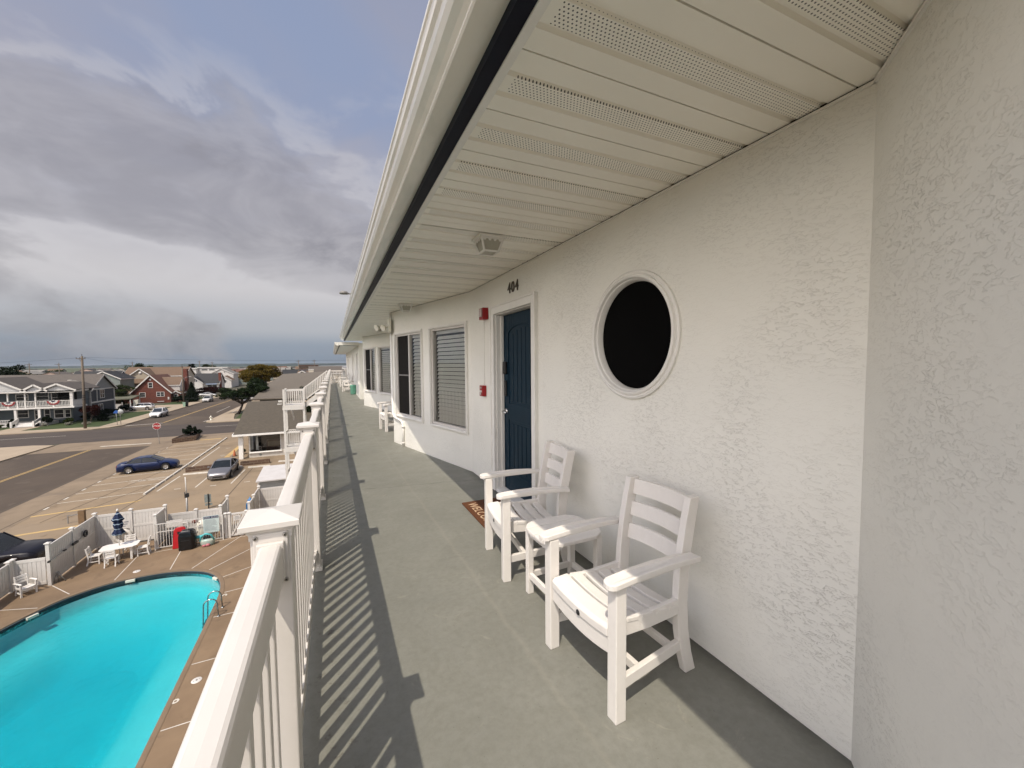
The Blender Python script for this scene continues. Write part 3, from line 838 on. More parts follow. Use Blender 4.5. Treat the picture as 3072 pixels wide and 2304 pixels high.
nb = 0; far_bal = MB(); far_n = 0
for i, py in enumerate(PY):
    p = post_bm(RX, py).build('post', VINYL, rail, 0.004 if i < 5 else 0.0)
    sub(cap_bm(RX, py), 'post_cap', VINYL, p, 0.0015 if i < 4 else 0.0)
    if i < len(PY) - 1:
        q = PY[i + 1]
        mb = MB(); mb.loft([rail_ring(RX, py + 0.0505), rail_ring(RX, q - 0.0505)], smooth=False); mb.build('top_rail', VINYL, rail)
        mb = MB(); mb.box(RX - 0.022, RX + 0.022, py + 0.0505, q - 0.0505, 0.075, 0.145); mb.build('bottom_rail', VINYL, rail, 0.004)
        n = 15; sp = (q - py - 0.1) / (n + 1)
        for k in range(n):
            y = py + 0.05 + sp * (k + 1)
            if i > 0 and nb < 100 or i == 0 and k > 9:
                mb = MB(); mb.box(RX - 0.016, RX + 0.016, y - 0.016, y + 0.016, 0.140, 0.93); mb.build('baluster', VINYL, rail, 0.003); nb += 1
            else: far_bal.box(RX - 0.016, RX + 0.016, y - 0.016, y + 0.016, 0.140, 0.93)
    if i < 5:   # wall brackets with screws where the rails meet the posts
        for sgn in (-1, 1):
            yf = py + sgn * 0.0505
            mb = MB(); mb.box(RX - 0.0425, RX + 0.0425, yf, yf + sgn * 0.008, 0.905, 1.0525)
            mb.box(RX - 0.0335, RX + 0.0335, yf + sgn * 0.008, yf + sgn * 0.022, 0.918, 1.0275)
            br = sub(mb, 'bracket', VINYL, p, 0.003)
            mb = MB(); mb.box(RX - 0.030, RX + 0.030, yf, yf + sgn * 0.02, 0.06, 0.16); sub(mb, 'bracket', VINYL, p, 0.003)
        if i in (1, 2):
            yf = py - 0.0588
            for sx in (-1, 1):
                for zz in (0.9135, 1.0435):
                    mb = MB().use(SCREW); mb.lathe([(0.0, -0.0028), (0.004, -0.0032), (0.0058, -0.0022), (0.006, 0.0)], (RX + sx * 0.0355, yf, zz), 14, 'y')
                    mb.use(BLACK)
                    for r_ in (0.6, 0.6 + pi / 2):
                        M_ = Matrix.Rotation(r_, 3, 'Y'); mb.obox((RX + sx * 0.0355, yf - 0.0034, zz), 0.0070, 0.0008, 0.0016, M=M_)
                    sub(mb, 'screw', SCREW, p)
o = far_bal.build('balusters', VINYL, rail); o['kind'] = 'stuff'
# closing rail across the far end
p = post_bm(1.0, 34.72).build('post', VINYL, rail); sub(cap_bm(1.0, 34.72), 'post_cap', VINYL, p)
mb = MB(); mb.box(RX + 0.0505, 0.9495, 34.69, 34.75, 0.925, 1.022); mb.build('top_rail', VINYL, rail)
mb = MB(); mb.box(RX + 0.0505, 0.9495, 34.7, 34.744, 0.075, 0.145); mb.build('bottom_rail', VINYL, rail)
mb = MB()
for k in range(9):
    x = RX + 0.05 + 0.107 * (k + 1); mb.box(x - 0.019, x + 0.019, 34.703, 34.741, 0.14, 0.93)
o = mb.build('balusters', VINYL, rail); o['kind'] = 'stuff'


# ------------------------------------------------------------------ ceiling lights, alarms, flood light
def ceiling_light(loc, label):
    x, y = loc
    t = thing('ceiling_light', label, 'light', (x, y, SZ), 0, 'lantern lights under the soffit')
    mb = MB(); mb.box(x - 0.105, x + 0.105, y - 0.105, y + 0.105, SZ - 0.018, SZ); mb.build('base_plate', TRIM, t, 0.004)
    sq = lambda r, z: [(x - r, y - r, z), (x + r, y - r, z), (x + r, y + r, z), (x - r, y + r, z)]
    zt, zb, rt, rb = SZ - 0.019, SZ - 0.115, 0.088, 0.058
    mb = MB()
    for k in range(4):
        A, B = Vector(sq(rt, zt)[k]), Vector(sq(rb, zb)[k]); mb.beam(A, B, 0.012, 0.012)
        A2, B2 = Vector(sq(rt, zt - 0.006)[k]), Vector(sq(rt, zt - 0.006)[(k + 1) % 4]); mb.beam(A2, B2, 0.010, 0.014)
        A3, B3 = Vector(sq(rb, zb)[k]), Vector(sq(rb, zb)[(k + 1) % 4]); mb.beam(A3, B3, 0.014, 0.012)
        # scalloped valance under the plate
        for j in range(4):
            c = A2.lerp(B2, (j + 0.5) / 4); dr = (B2 - A2).normalized(); inw = (Vector((x, y, c.z)) - c).normalized() * 0.004
            mb.hexa([c - dr * 0.019, c - dr * 0.006 - Vector((0, 0, .020)) + inw, c - dr * 0.006 - Vector((0, 0, .020)) + inw * 2, c - dr * 0.019 + inw,
                     c + dr * 0.019, c + dr * 0.006 - Vector((0, 0, .020)) + inw, c + dr * 0.006 - Vector((0, 0, .020)) + inw * 2, c + dr * 0.019 + inw])
    mb.build('lantern_frame', TRIM, t)
    mb = MB(); mb.loft([sq(rt - 0.006, zt), sq(rb - 0.005, zb + 0.002)]); mb.build('glass', FROST, t)
    return t


L0 = ceiling_light((1.14, 2.96), 'square white lantern light on the soffit nearest, above the navy door')
dup(L0, (1.13, 6.75, SZ), 0, 'second lantern light on the soffit, above the wide window with blinds')
dup(L0, (1.17, 11.3, SZ), 0, 'third lantern light on the soffit, just past the flood light')
dup(L0, (1.20, 16.1, SZ), 0, 'farthest lantern light, small, over the second pair of windows')

t = thing('fire_alarm', 'red fire alarm strobe high on the wall beside the door frame', 'alarm', (XW, 4.64, 2.05))
mb = MB(); mb.box(XW - 0.075, XW, 4.575, 4.715, 2.045, 2.185); mb.build('housing', RED, t, 0.006)
mb = MB(); mb.box(XW - 0.100, XW - 0.0755, 4.590, 4.640, 2.075, 2.17); mb.build('strobe_lens', mat('clear_lens', (0.55, 0.45, 0.43), (0.5, 0.4, 0.38), 10, 0.15), t, 0.006)
mb = MB()
for k in range(4): mb.box(XW - 0.078, XW - 0.0751, 4.655, 4.705, 2.075 + 0.022 * k, 2.085 + 0.022 * k)
mb.build('horn_grille', mat('dark_red', (0.10, 0.005, 0.006)), t)
t = thing('fire_pull_station', 'small red fire pull station at waist height left of the door', 'alarm', (XW, 4.73, 1.09))
mb = MB(); mb.box(XW - 0.055, XW, 4.675, 4.785, 1.10, 1.235); mb.build('housing', RED, t, 0.005)
mb = MB(); mb.box(XW - 0.064, XW - 0.0555, 4.69, 4.77, 1.150, 1.175); mb.box(XW - 0.064, XW - 0.0555, 4.72, 4.74, 1.118, 1.150); mb.build('pull_handle', VINYL, t, 0.003)
text_part('FIRE', 0.034, frame_mat((XW - 0.0565, 4.73, 1.205), (0, -1, 0), (0, 0, 1)), VINYL, 'lettering', t, 0.001)
mb = MB(); mb.tube([(XW - 0.003, 4.73, 1.24), (XW - 0.003, 4.73, 2.04)], 0.003, 6); mb.build('wire', TRIM, t)

t = thing('flood_light', 'ivory twin head emergency flood light at the projecting wall corner', 'light', (1.04, 7.93, 2.15))
mb = MB(); mb.box(0.985, 1.035, 7.80, 7.99, 2.10, 2.36); mb.build('battery_box', IVORY, t, 0.01)
for (hx, hy, hz) in ((0.90, 7.86, 2.19), (0.80, 8.02, 2.20)):
    mb = MB(); c = Vector((hx, hy, hz)); dv = Vector((-0.75, -0.45, -0.35)).normalized(); Q = dv.to_track_quat('Z', 'Y').to_matrix()
    rings = []
    for r, h in ((0.012, -0.05), (0.035, -0.035), (0.058, 0.0), (0.062, 0.022), (0.05, 0.024)):
        rings.append([c + Q @ Vector((r * cos(a * pi / 8), r * sin(a * pi / 8), h)) for a in range(16)])
    mb.loft(rings, smooth=True)
    mb.beam((hx + 0.02, hy, hz), (1.0, hy + 0.02, 2.22), 0.02, 0.02)
    mb.build('lamp_head', IVORY, t)
mb = MB(); c = Vector((0.265, 7.4, 2.69))
mb.lathe([(0.0, 0.03), (0.05, 0.026), (0.075, 0.0), (0.07, -0.02), (0.0, -0.022)], (0.22, 7.4, 2.72), 16); mb.box(0.22, 0.33, 7.385, 7.415, 2.70, 2.72)
single(mb, 'eave_lamp', 'small grey lamp head sticking out over the gutter edge', 'light', mat('dull_grey_metal', (0.22, 0.21, 0.19), (0.17, 0.16, 0.15), 9, 0.5), loc=(0.22, 7.4, 2.68))

# ------------------------------------------------------------------ doormat
t = thing('doormat', 'brown coir doormat with WELCOME lettering before the navy door', 'mat', (1.46, 3.71, 0), radians(-1))
mb = MB(); mb.box(1.23, 1.69, 3.33, 4.09, 0.001, 0.016)
COIR = mat('brown_coir', (0.135, 0.046, 0.014), (0.075, 0.026, 0.009), 70, 0.95, 0.9, 160)
mb.build('coir_pad', COIR, t, 0.004)
CREAM = mat('cream_print', (0.62, 0.46, 0.30), (0.45, 0.30, 0.18), 120, 0.95)
text_part('WELCOME', 0.13, frame_mat((1.315, 3.71, 0.0168), (0, -1, 0), (1, 0, 0)), CREAM, 'lettering', t, 0.0006, 1.05, 0.15)
mb = MB()
for k in range(5):
    y = 3.42 + 0.145 * k
    for j in range(4): mb.add([(1.45 + 0.03 * j, y - 0.04, 0.0172), (1.46 + 0.03 * j, y - 0.04, 0.0172), (1.46 + 0.03 * j, y + 0.04, 0.0172), (1.45 + 0.03 * j, y + 0.04, 0.0172)], [(0, 1, 2, 3)])
mb.build('print_border', mat('dark_print', (0.03, 0.012, 0.008)), t)


# ------------------------------------------------------------------ patio chairs (front faces local -X)
def arm_chair(loc, rz, label, arms=True, s=1.0, group='white slatted armchairs on the balcony', zoff=0):
    t = thing('patio_chair', label, 'chair', (0, 0, 0), 0, group)
    W2 = 0.27; lg = 0.056
    for sy in (-1, 1):
        yc = sy * (W2 - lg / 2 + 0.008)
        mb = MB(); mb.box(0.0, lg, yc - lg / 2, yc + lg / 2, 0.0, 0.587 if arms else 0.40); p = mb.build('leg', POLY, t, 0.004)
        mb = MB()
        for z in (0.335, 0.305, 0.10):
            mb.lathe([(0.0, -0.0006 * sy), (0.0055, -0.0006 * sy)], (0.028, yc + sy * (lg / 2 + 0.0004), z), 8, 'y')
        sub(mb, 'screw_holes', mat('grey_plug', (0.45, 0.43, 0.40)), p)
        # rear leg sweeps back at the foot and up into the raked back post
        path = [(0.530, 0.0), (0.500, 0.10), (0.478, 0.22), (0.468, 0.36), (0.474, 0.48), (0.492, 0.62), (0.520, 0.76), (0.545, 0.865)]
        yr = sy * 0.198
        rings = []
        for k, (x, z) in enumerate(path):
            w = 0.034; rings.append([(x - w, yr - 0.019, z), (x + w, yr - 0.019, z), (x + w, yr + 0.019, z), (x - w, yr + 0.019, z)])
        mb = MB(); mb.loft(rings); mb.build('back_leg', POLY, t, 0.004)
        # side rail under the seat and low stretcher
        ys = sy * 0.203
        mb = MB(); mb.strip([(0.056, ys, 0.355), (0.25, ys, 0.345), (0.45, ys, 0.350)], 0.024, 0.075); mb.build('side_rail', POLY, t, 0.003)
        mb = MB(); mb.hexa([(0.056, yc - 0.013, 0.125), (0.478, sy * 0.198 - 0.013, 0.125), (0.478, sy * 0.198 + 0.013, 0.125), (0.056, yc + 0.013, 0.125), (0.056, yc - 0.013, 0.175), (0.478, sy * 0.198 - 0.013, 0.175), (0.478, sy * 0.198 + 0.013, 0.175), (0.056, yc + 0.013, 0.175)]); mb.build('stretcher', POLY, t, 0.003)
        if arms:
            mb = MB(); top, bot = [], []
            pl = [(-0.040, 0.0), (-0.037, -0.016), (-0.028, -0.029), (-0.012, -0.037), (0.0, -0.038), (0.12, -0.038), (0.25, -0.037), (0.38, -0.034), (0.50, -0.030), (0.50, 0.030), (0.38, 0.034), (0.25, 0.037), (0.12, 0.038), (0.0, 0.038), (-0.012, 0.037), (-0.028, 0.029), (-0.037, 0.016)]
            hz = lambda x: 0.600 + 0.016 * sin(max(0, min(1, (x + 0.05) / 0.55)) * pi)
            ya = sy * (W2 - 0.012)
            mb.loft([[(x, ya + y_, hz(x) - 0.014) for x, y_ in pl], [(x, ya + y_, hz(x) + 0.012) for x, y_ in pl]]); mb.build('armrest', POLY, t, 0.004)
    # low cross stretchers
    mb = MB(); mb.box(0.16, 0.186, -W2 + 0.045, W2 - 0.045, 0.130, 0.170); mb.build('stretcher', POLY, t, 0.003)
    mb = MB(); mb.box(0.40, 0.424, -0.19, 0.19, 0.132, 0.168); mb.build('stretcher', POLY, t, 0.003)
    # seat: five slats that dip towards the middle
    mb = MB(); dip = lambda y_: -0.030 * (1 - (y_ / W2) ** 2)
    ny = 9
    for k in range(5):
        x0 = 0.030 + k * 0.088 + (0.002 if k == 0 else 0); w = 0.068; sl = 0.395 - 0.05 * (x0 / 0.5)
        yy = [-(W2 - 0.052) + 2 * (W2 - 0.052) * j / (ny - 1) for j in range(ny)]
        if k == 0: yy = [q * 0.985 for q in yy]
        if k == 0:
            rings = [[(0.004, q, sl + dip(q) - 0.036), (x0 + w, q, sl + dip(q) - 0.002), (x0 + w, q, sl + dip(q) + 0.018), (0.018, q, sl + dip(q) + 0.014), (0.004, q, sl + dip(q))] for q in yy]
        else:
            rings = [[(x0, q, sl + dip(q)), (x0 + w, q, sl - 0.009 + dip(q)), (x0 + w, q, sl + 0.013 + dip(q)), (x0, q, sl + 0.022 + dip(q))] for q in yy]
        mb.loft(rings)
    mb.build('seat', POLY, t, 0.004)
    mb = MB()
    rings = []
    for j in range(9):
        q = -(W2 - 0.05) + 2 * (W2 - 0.05) * j / 8; d_ = -0.05 * (1 - (q / W2) ** 2)
        rings.append([(0.012, q, 0.285 + d_ * 0.8), (0.036, q, 0.285 + d_ * 0.8), (0.036, q, 0.36 + d_ * 0.6), (0.012, q, 0.36 + d_ * 0.6)])
    mb.loft(rings); ap = mb.build('front_apron', POLY, t, 0.003)
    mb = MB(); mb.lathe([(0.0, -0.002), (0.013, -0.002), (0.014, 0.001)], (0.0035, -0.01, 0.338), 14, 'x'); sub(mb, 'round_badge', BLACK, ap)
    # three curved back slats
    for k, (zc, h) in enumerate(((0.812, 0.084), (0.690, 0.078), (0.566, 0.082))):
        rings = []
        for j in range(9):
            q = -0.179 + 2 * 0.179 * j / 8; bow = 0.032 * (1 - (q / 0.2) ** 2)
            xb = lambda z: 0.470 + (z - 0.40) * 0.16 + bow
            rings.append([(xb(zc - h / 2) - 0.011, q, zc - h / 2), (xb(zc - h / 2) + 0.011, q, zc - h / 2), (xb(zc + h / 2) + 0.011, q, zc + h / 2), (xb(zc + h / 2) - 0.011, q, zc + h / 2)])
        mb = MB(); mb.loft(rings); mb.build('back_slat', POLY, t, 0.004)
    t.location = loc; t.rotation_euler = (0, 0, rz); t.scale = (s, s, s)
    return t


chair = arm_chair((1.02, 1.555, 0), radians(3.0), 'nearest white slatted armchair, closest to the camera on the grey walkway')
g = 'white slatted armchairs on the balcony'
dup(chair, (1.07, 2.755, 0), radians(-7), 'white slatted armchair beside the brown doormat, second along the wall', g)
dup(chair, (1.0, 9.45, 0), radians(8), 'white armchair half hidden behind the projecting wall corner with the pipe', g)
dup(chair, (0.52, 23.9, 0), radians(-12), 'white armchair by the mint bin under the far wing roof', g)
dup(chair, (0.43, 28.6, 0), radians(4), 'white armchair farther along, beyond the distant side table', g)
dup(chair, (0.30, 33.6, 0), radians(-150), 'tiny white armchair against the closing rail at the far end', g)


def side_table(loc, label):
    t = thing('side_table', label, 'table', (0, 0, 0), 0, 'white side tables between armchairs')
    mb = MB()
    # four boards cut to a rounded outline
    A, B = 0.215, 0.195; nbd = 4
    for k in range(nbd):
        y0, y1 = -B + 2 * B * k / nbd + 0.003, -B + 2 * B * (k + 1) / nbd - 0.003
        def ext(y): return A * (1 - abs(y / (B * 1.04)) ** 3.2) ** (1 / 3.2)
        ys = [y0 + (y1 - y0) * j / 6 for j in range(7)]
        poly = [(ext(y), y, 0.432) for y in ys] + [(-ext(y), y, 0.432) for y in ys[::-1]]
        mb.prism(poly, (0, 0, 0.024))
    mb.build('table_top', POLY, t, 0.005)
    for sx in (-1, 1):
        for sy in (-1, 1):
            mb = MB(); mb.box(sx * 0.165 - 0.02, sx * 0.165 + 0.02, sy * 0.145 - 0.02, sy * 0.145 + 0.02, 0.0, 0.431); mb.build('leg', POLY, t, 0.003)
    for sx in (-1, 1):
        mb = MB(); mb.box(sx * 0.165 - 0.010, sx * 0.165 + 0.010, -0.125, 0.125, 0.385, 0.4315); mb.build('apron', POLY, t, 0.002)
        mb = MB(); mb.box(sx * 0.165 - 0.011, sx * 0.165 + 0.011, -0.125, 0.125, 0.10, 0.14); mb.build('stretcher', POLY, t, 0.002)
    for sy in (-1, 1):
        mb = MB(); mb.box(-0.145, 0.145, sy * 0.145 - 0.010, sy * 0.145 + 0.010, 0.10, 0.139); mb.build('stretcher', POLY, t, 0.002)
    t.location = loc; t.rotation_euler = (0, 0, radians(2))
    return t


tb = side_table((1.32, 2.165, 0), 'small white rounded side table between the two near armchairs')
dup(tb, (0.72, 25.6, 0), radians(-6), 'distant white side table between far armchairs under the wing roof', 'white side tables between armchairs')

mb = MB(); mb.lathe([(0.0, 0.0), (0.10, 0.0), (0.125, 0.02), (0.135, 0.44), (0.145, 0.45), (0.145, 0.47), (0.125, 0.47), (0.12, 0.05), (0.0, 0.04)], (0.92, 21.4, 0), 20)
single(mb, 'waste_bin', 'mint green waste bin standing at the foot of the far wing wall', 'bin', mat('mint_plastic', (0.22, 0.55, 0.40), (0.20, 0.5, 0.37), 5, 0.5), loc=(0.92, 21.4, 0))

# ------------------------------------------------------------------ ground, roads, pool deck
GZ = -9.0
CONC = mat('tan_concrete', (0.265, 0.198, 0.126), (0.215, 0.160, 0.100), 0.35, 0.85, 0.25, 30, grime=(0.145, 0.105, 0.066), gscale=0.23, detail=10)
DECK = mat('pool_deck_concrete', (0.225, 0.155, 0.092), (0.175, 0.118, 0.070), 0.6, 0.8, 0.25, 30, grime=(0.125, 0.085, 0.05), gscale=0.35, detail=9)
ASPH = mat('old_asphalt', (0.076, 0.056, 0.039), (0.056, 0.042, 0.030), 0.3, 0.9, 0.3, 40, grime=(0.105, 0.080, 0.056), gscale=0.12, stretch=(1, 0.5, 1), detail=9)
ASPH2 = mat('main_asphalt', (0.064, 0.050, 0.040), (0.048, 0.038, 0.031), 0.3, 0.9, 0.3, 40, grime=(0.082, 0.064, 0.050), gscale=0.1, stretch=(0.4, 1, 1), detail=9)
PAVE = mat('pavement_concrete', (0.36, 0.29, 0.205), (0.30, 0.24, 0.17), 0.6, 0.85, 0.2, 30, detail=8)
APRON = mat('worn_concrete_apron', (0.235, 0.178, 0.118), (0.185, 0.140, 0.092), 0.5, 0.85, 0.2, 30, grime=(0.13, 0.098, 0.066), gscale=0.3, detail=9)
TOWN = mat('town_ground', (0.10, 0.085, 0.06), (0.06, 0.06, 0.035), 0.05, 0.95, detail=8)
GRASS = mat('lawn', (0.040, 0.060, 0.014), (0.028, 0.045, 0.010), 0.8, 0.9, 0.6, 50)
MARSH = mat('marsh_grass', (0.075, 0.085, 0.04), (0.05, 0.062, 0.03), 0.006, 0.95, detail=8, stretch=(1, 0.35, 1))
WLINE = mat('white_road_paint', (0.62, 0.58, 0.50), (0.45, 0.41, 0.34), 3, 0.8, detail=8)
YLINE = mat('yellow_road_paint', (0.50, 0.34, 0.13), (0.40, 0.28, 0.13), 2, 0.8, detail=8)
SEAM = mat('white_joint_filler', (0.62, 0.58, 0.51), (0.5, 0.46, 0.40), 3, 0.7)

for _m_, _s, _lo, _hi, _c, _a in ((CONC, 0.9, 0.62, 0.72, (0.12, 0.085, 0.052), 0.55), (CONC, 0.12, 0.56, 0.60, (0.22, 0.17, 0.115), 0.5), (DECK, 1.3, 0.60, 0.74, (0.095, 0.066, 0.04), 0.6),
                                  (ASPH, 0.5, 0.58, 0.70, (0.12, 0.096, 0.072), 0.6), (ASPH2, 0.35, 0.58, 0.66, (0.036, 0.03, 0.026), 0.6), (APRON, 0.7, 0.58, 0.70, (0.14, 0.11, 0.08), 0.6)):
    add_spots(_m_, _s, _lo, _hi, _c, _a)

# pool outline on the deck (closed smooth curve)
_k = [(-5.03, 6.5), (-5.03, 10), (-5.03, 14), (-5.03, 18), (-5.04, 20.6), (-5.10, 22.2), (-5.43, 23.5), (-6.05, 24.45), (-6.93, 25.05), (-8.0, 25.38), (-9.0, 25.42), (-10.1, 25.25),
      (-11.0, 24.75), (-11.72, 24.0), (-12.46, 22.58), (-13.2, 20.6), (-13.75, 18.0), (-13.9, 14.0), (-13.6, 10.0), (-12.2, 6.5), (-9.5, 4.6), (-6.6, 4.9)]


def closed_spline(k, n=6):
    out = []; N = len(k)
    for i in range(N):
        p0, p1, p2, p3 = [Vector(k[(i + j) % N]) for j in (-1, 0, 1, 2)]
        for j in range(n):
            t = j / n
            out.append(0.5 * ((2 * p1) + (p2 - p0) * t + (2 * p0 - 5 * p1 + 4 * p2 - p3) * t * t + (3 * p1 - p0 - 3 * p2 + p3) * t ** 3))
    return [(p.x, p.y) for p in out]


POOL = closed_spline(_k)


def offset(poly, d):
    out = []; n = len(poly)
    for i in range(n):
        a, b = Vector(poly[i - 1]), Vector(poly[(i + 1) % n]); t = (b - a).normalized(); out.append((poly[i][0] + t.y * d, poly[i][1] - t.x * d))
    return out


def sheet_with_hole(name, outer, hole, z, m):
    bm = bmesh.new(); es = []
    for poly in (outer, hole):
        vs = [bm.verts.new((x, y, z)) for x, y in poly]
        es += [bm.edges.new((vs[i], vs[(i + 1) % len(vs)])) for i in range(len(vs))]
    bmesh.ops.triangle_fill(bm, use_beauty=True, edges=es)
    for f in bm.faces:
        if f.normal.z < 0: f.normal_flip()
    me = bpy.data.meshes.new(name); bm.to_mesh(me); bm.free(); me.materials.append(m)
    o = bpy.data.objects.new(name, me); COL.objects.link(o); o['kind'] = 'structure'; return o


def sheet(name, poly, z, m, kind='structure'):
    mb = MB(); mb.add([(x, y, z) for x, y in poly], [tuple(range(len(poly)))]); return struct(mb, name, m, kind)


def rect(x0, x1, y0, y1): return [(x0, y0), (x1, y0), (x1, y1), (x0, y1)]


_orient = sum(POOL[i - 1][0] * POOL[i][1] - POOL[i][0] * POOL[i - 1][1] for i in range(len(POOL)))
OUT = lambda d: offset(POOL, d if _orient > 0 else -d)
sheet_with_hole('ground', rect(-4600, 4600, -300, 4700), OUT(0.35), GZ - 0.03, TOWN)
sheet_with_hole('pool_deck', [(-14.0, -5), (1.7, -5), (1.7, 32.2), (-4.9, 32.2), (-4.9, 30.4), (-12.7, 30.4), (-12.7, 26.3), (-14.0, 26.3)], OUT(0.17), GZ, DECK)
sheet('parking_lot', [(-19.55, -40), (-14.01, -40), (-14.01, 26.31), (-12.71, 26.31), (-12.71, 30.41), (-4.91, 30.41), (-4.91, 32.21), (1.7, 32.21), (14, 32.21), (14, 72.3), (-19.55, 72.3)], GZ - 0.004, CONC)
sheet('pavement', [(-22.2, -40), (-19.56, -40), (-19.56, 72.3), (-14, 72.3), (14, 72.3), (14, 74.3), (-22.2, 74.3)], GZ - 0.002, APRON)
sheet('side_road', rect(-33.9, -22.21, -40, 67.2), GZ - 0.012, ASPH)
sheet('road_apron', rect(-33.9, -22.21, 67.21, 74.3), GZ - 0.010, APRON)
sheet('main_road', rect(-400, 400, 74.31, 88.6), GZ - 0.012, ASPH2)
sheet('side_road', rect(-33.9, -21.6, 88.61, 420), GZ - 0.011, ASPH)
# kerbs and pavements on the far sides
mb = MB()
mb.box(-60, -33.9, -40, 72.8, GZ - 0.02, GZ + 0.10)
mb.add([(-33.9, 66, GZ + 0.1), (-33.9, 72.8, GZ + 0.1), (-36.5, 73.9, GZ + 0.1), (-60, 74.2, GZ + 0.1), (-60, 72.8, GZ + 0.101)], [(0, 1, 2, 3, 4)])
struct(mb, 'corner_pavement', PAVE)
mb = MB()
mb.box(-200, -36.6, 88.6, 91.6, GZ - 0.02, GZ + 0.12)
mb.prism([(-36.6, 88.6, GZ - 0.02), (-34.8, 89.8, GZ - 0.02), (-33.9, 92.2, GZ - 0.02), (-33.9, 300, GZ - 0.02), (-36.9, 300, GZ - 0.02), (-36.9, 94.5, GZ - 0.02), (-36.9, 91.6, GZ - 0.02)], (0, 0, 0.142))
mb.box(-44.2, -36.91, 118.5, 123.6, GZ - 0.02, GZ + 0.06); mb.box(-43.6, -36.91, 127.0, 134.5, GZ - 0.02, GZ + 0.06)
mb.box(-50.2, -46.8, 91.61, 97.2, GZ - 0.02, GZ + 0.05)
struct(mb, 'pavement', PAVE)
mb = MB()
mb.prism([(-21.6, 90.4, GZ - 0.02), (-20.4, 88.7, GZ - 0.02), (60, 88.7, GZ - 0.02), (60, 91.9, GZ - 0.02), (-17.6, 92.0, GZ - 0.02), (-19.1, 101.0, GZ - 0.02), (-19.4, 300, GZ - 0.02), (-21.6, 300, GZ - 0.02)], (0, 0, 0.13))
struct(mb, 'pavement', PAVE)
sheet('lawn', [(-46.7, 91.7), (-37.0, 91.7), (-37.0, 118.4), (-44.2, 118.4), (-44.2, 108), (-46.7, 103)], GZ + 0.03, GRASS)
sheet('lawn', [(-60, 91.7), (-50.3, 91.7), (-50.3, 99), (-60, 99)], GZ + 0.03, GRASS)
sheet('lawn', rect(-42.2, -37.0, 134.6, 160), GZ + 0.05, GRASS)
sheet('lawn', rect(-43.2, -37.0, 123.7, 126.9), GZ + 0.05, GRASS)
sheet('lawn', [(-17.5, 92.1), (-10, 92.1), (-10, 104), (-18.4, 104)], GZ + 0.03, GRASS)
sheet('marsh', rect(-3500, 1500, 600, 3200), GZ + 0.3, MARSH)
sheet('bay', [(-120, 640), (900, 560), (1200, 2900), (-60, 2600)], GZ + 0.6, mat('bay_water', (0.30, 0.28, 0.27), (0.25, 0.24, 0.24), 0.01, 0.3))
# low wooded rise along the horizon
mb = MB(); n = 260; r2 = random.Random(3); hts = [17 + 2.5 * sin(k * 0.13) + 2.5 * sin(k * 0.047 + 1) + r2.uniform(-1.6, 2.0) for k in range(n)]
rings = []
for k in range(n):
    x = -4200 + 8000 * k / (n - 1); y = 3000 + 200 * sin(k * 0.09)
    rings.append([(x, y, GZ - 1), (x, y + 20, GZ + hts[k] * 0.8), (x, y + 90, GZ + hts[k]), (x, y + 500, GZ + hts[k] * 0.9), (x, y + 800, GZ - 1)])
mb.loft(rings)
struct(mb, 'hills', mat('haze_tinted_woods', (0.045, 0.062, 0.062), (0.03, 0.044, 0.045), 0.02, 1.0, detail=8))  # blue of the far haze is mixed into the woods' colour

# painted markings
mb = MB().use(WLINE)
ML = GZ + 0.004


def line(mb, p, q, w=0.1, z=ML):
    p, q = Vector((*p, 0)), Vector((*q, 0)); d = (q - p).normalized(); s = Vector((-d.y, d.x, 0)) * w / 2
    mb.add([(*(p - s).xy, z), (*(q - s).xy, z), (*(q + s).xy, z), (*(p + s).xy, z)], [(0, 1, 2, 3)])


for (p, q) in (((-19.6, 41.9), (-14.45, 42.55)), ((-19.6, 44.35), (-14.45, 45.1)), ((-19.6, 46.85), (-14.4, 47.6)), ((-19.6, 49.35), (-14.4, 50.15)), ((-19.6, 52.1), (-14.4, 52.9)),
               ((-19.6, 54.8), (-14.4, 55.5)), ((-19.5, 57.5), (-14.3, 58.2)), ((-19.5, 60.2), (-14.3, 60.9)), ((-19.5, 62.8), (-14.3, 63.4)), ((-19.5, 65.4), (-14.3, 65.9))):
    line(mb, p, q, 0.09)
    line(mb, (p[0] - 0.05, p[1] - 1.45), (p[0] - 0.05, p[1] - 0.85), 0.14)
for (p, q) in (((-13.7, 42.3), (-13.5, 47.2)), ((-11.08, 42.2), (-10.95, 46.6)), ((-8.5, 42.2), (-8.3, 47.3)), ((-13.6, 51.0), (-13.5, 62.0))):
    line(mb, p, q, 0.1)
for x, y in ((-12.35, 42.35), (-9.8, 42.15), (-7.3, 42.2), (-12.0, 56.0), (-12.3, 60.5)): line(mb, (x - 0.22, y), (x + 0.22, y + 0.03), 0.12)
line(mb, (-12.0, 55.4), (-10.9, 55.6), 0.1)
line(mb, (-28.0, 69.45), (-22.7, 69.25), 0.42, GZ)
line(mb, (-17.3, 47.2), (-14.4, 46.5), 0.09); line(mb, (-17.0, 46.4), (-14.4, 47.4), 0.09)
line(mb, (-60, 82.3), (-37.2, 82.75), 0.14); line(mb, (-20.1, 83.4), (60, 83.6), 0.14)
line(mb, (-33.4, 91.6), (-28.6, 92.6), 0.3); line(mb, (-19.9, 90.0), (-19.4, 92.2), 0.2)
line(mb, (-22.2, 91.2), (-21.7, 93.4), 0.22, GZ + 0.001); line(mb, (-20.2, 104.0), (-21.4, 123), 0.12, GZ + 0.14); line(mb, (-23.8, 108), (-24.0, 122), 0.12)
struct(mb, 'parking_lines')
mb = MB().use(YLINE)
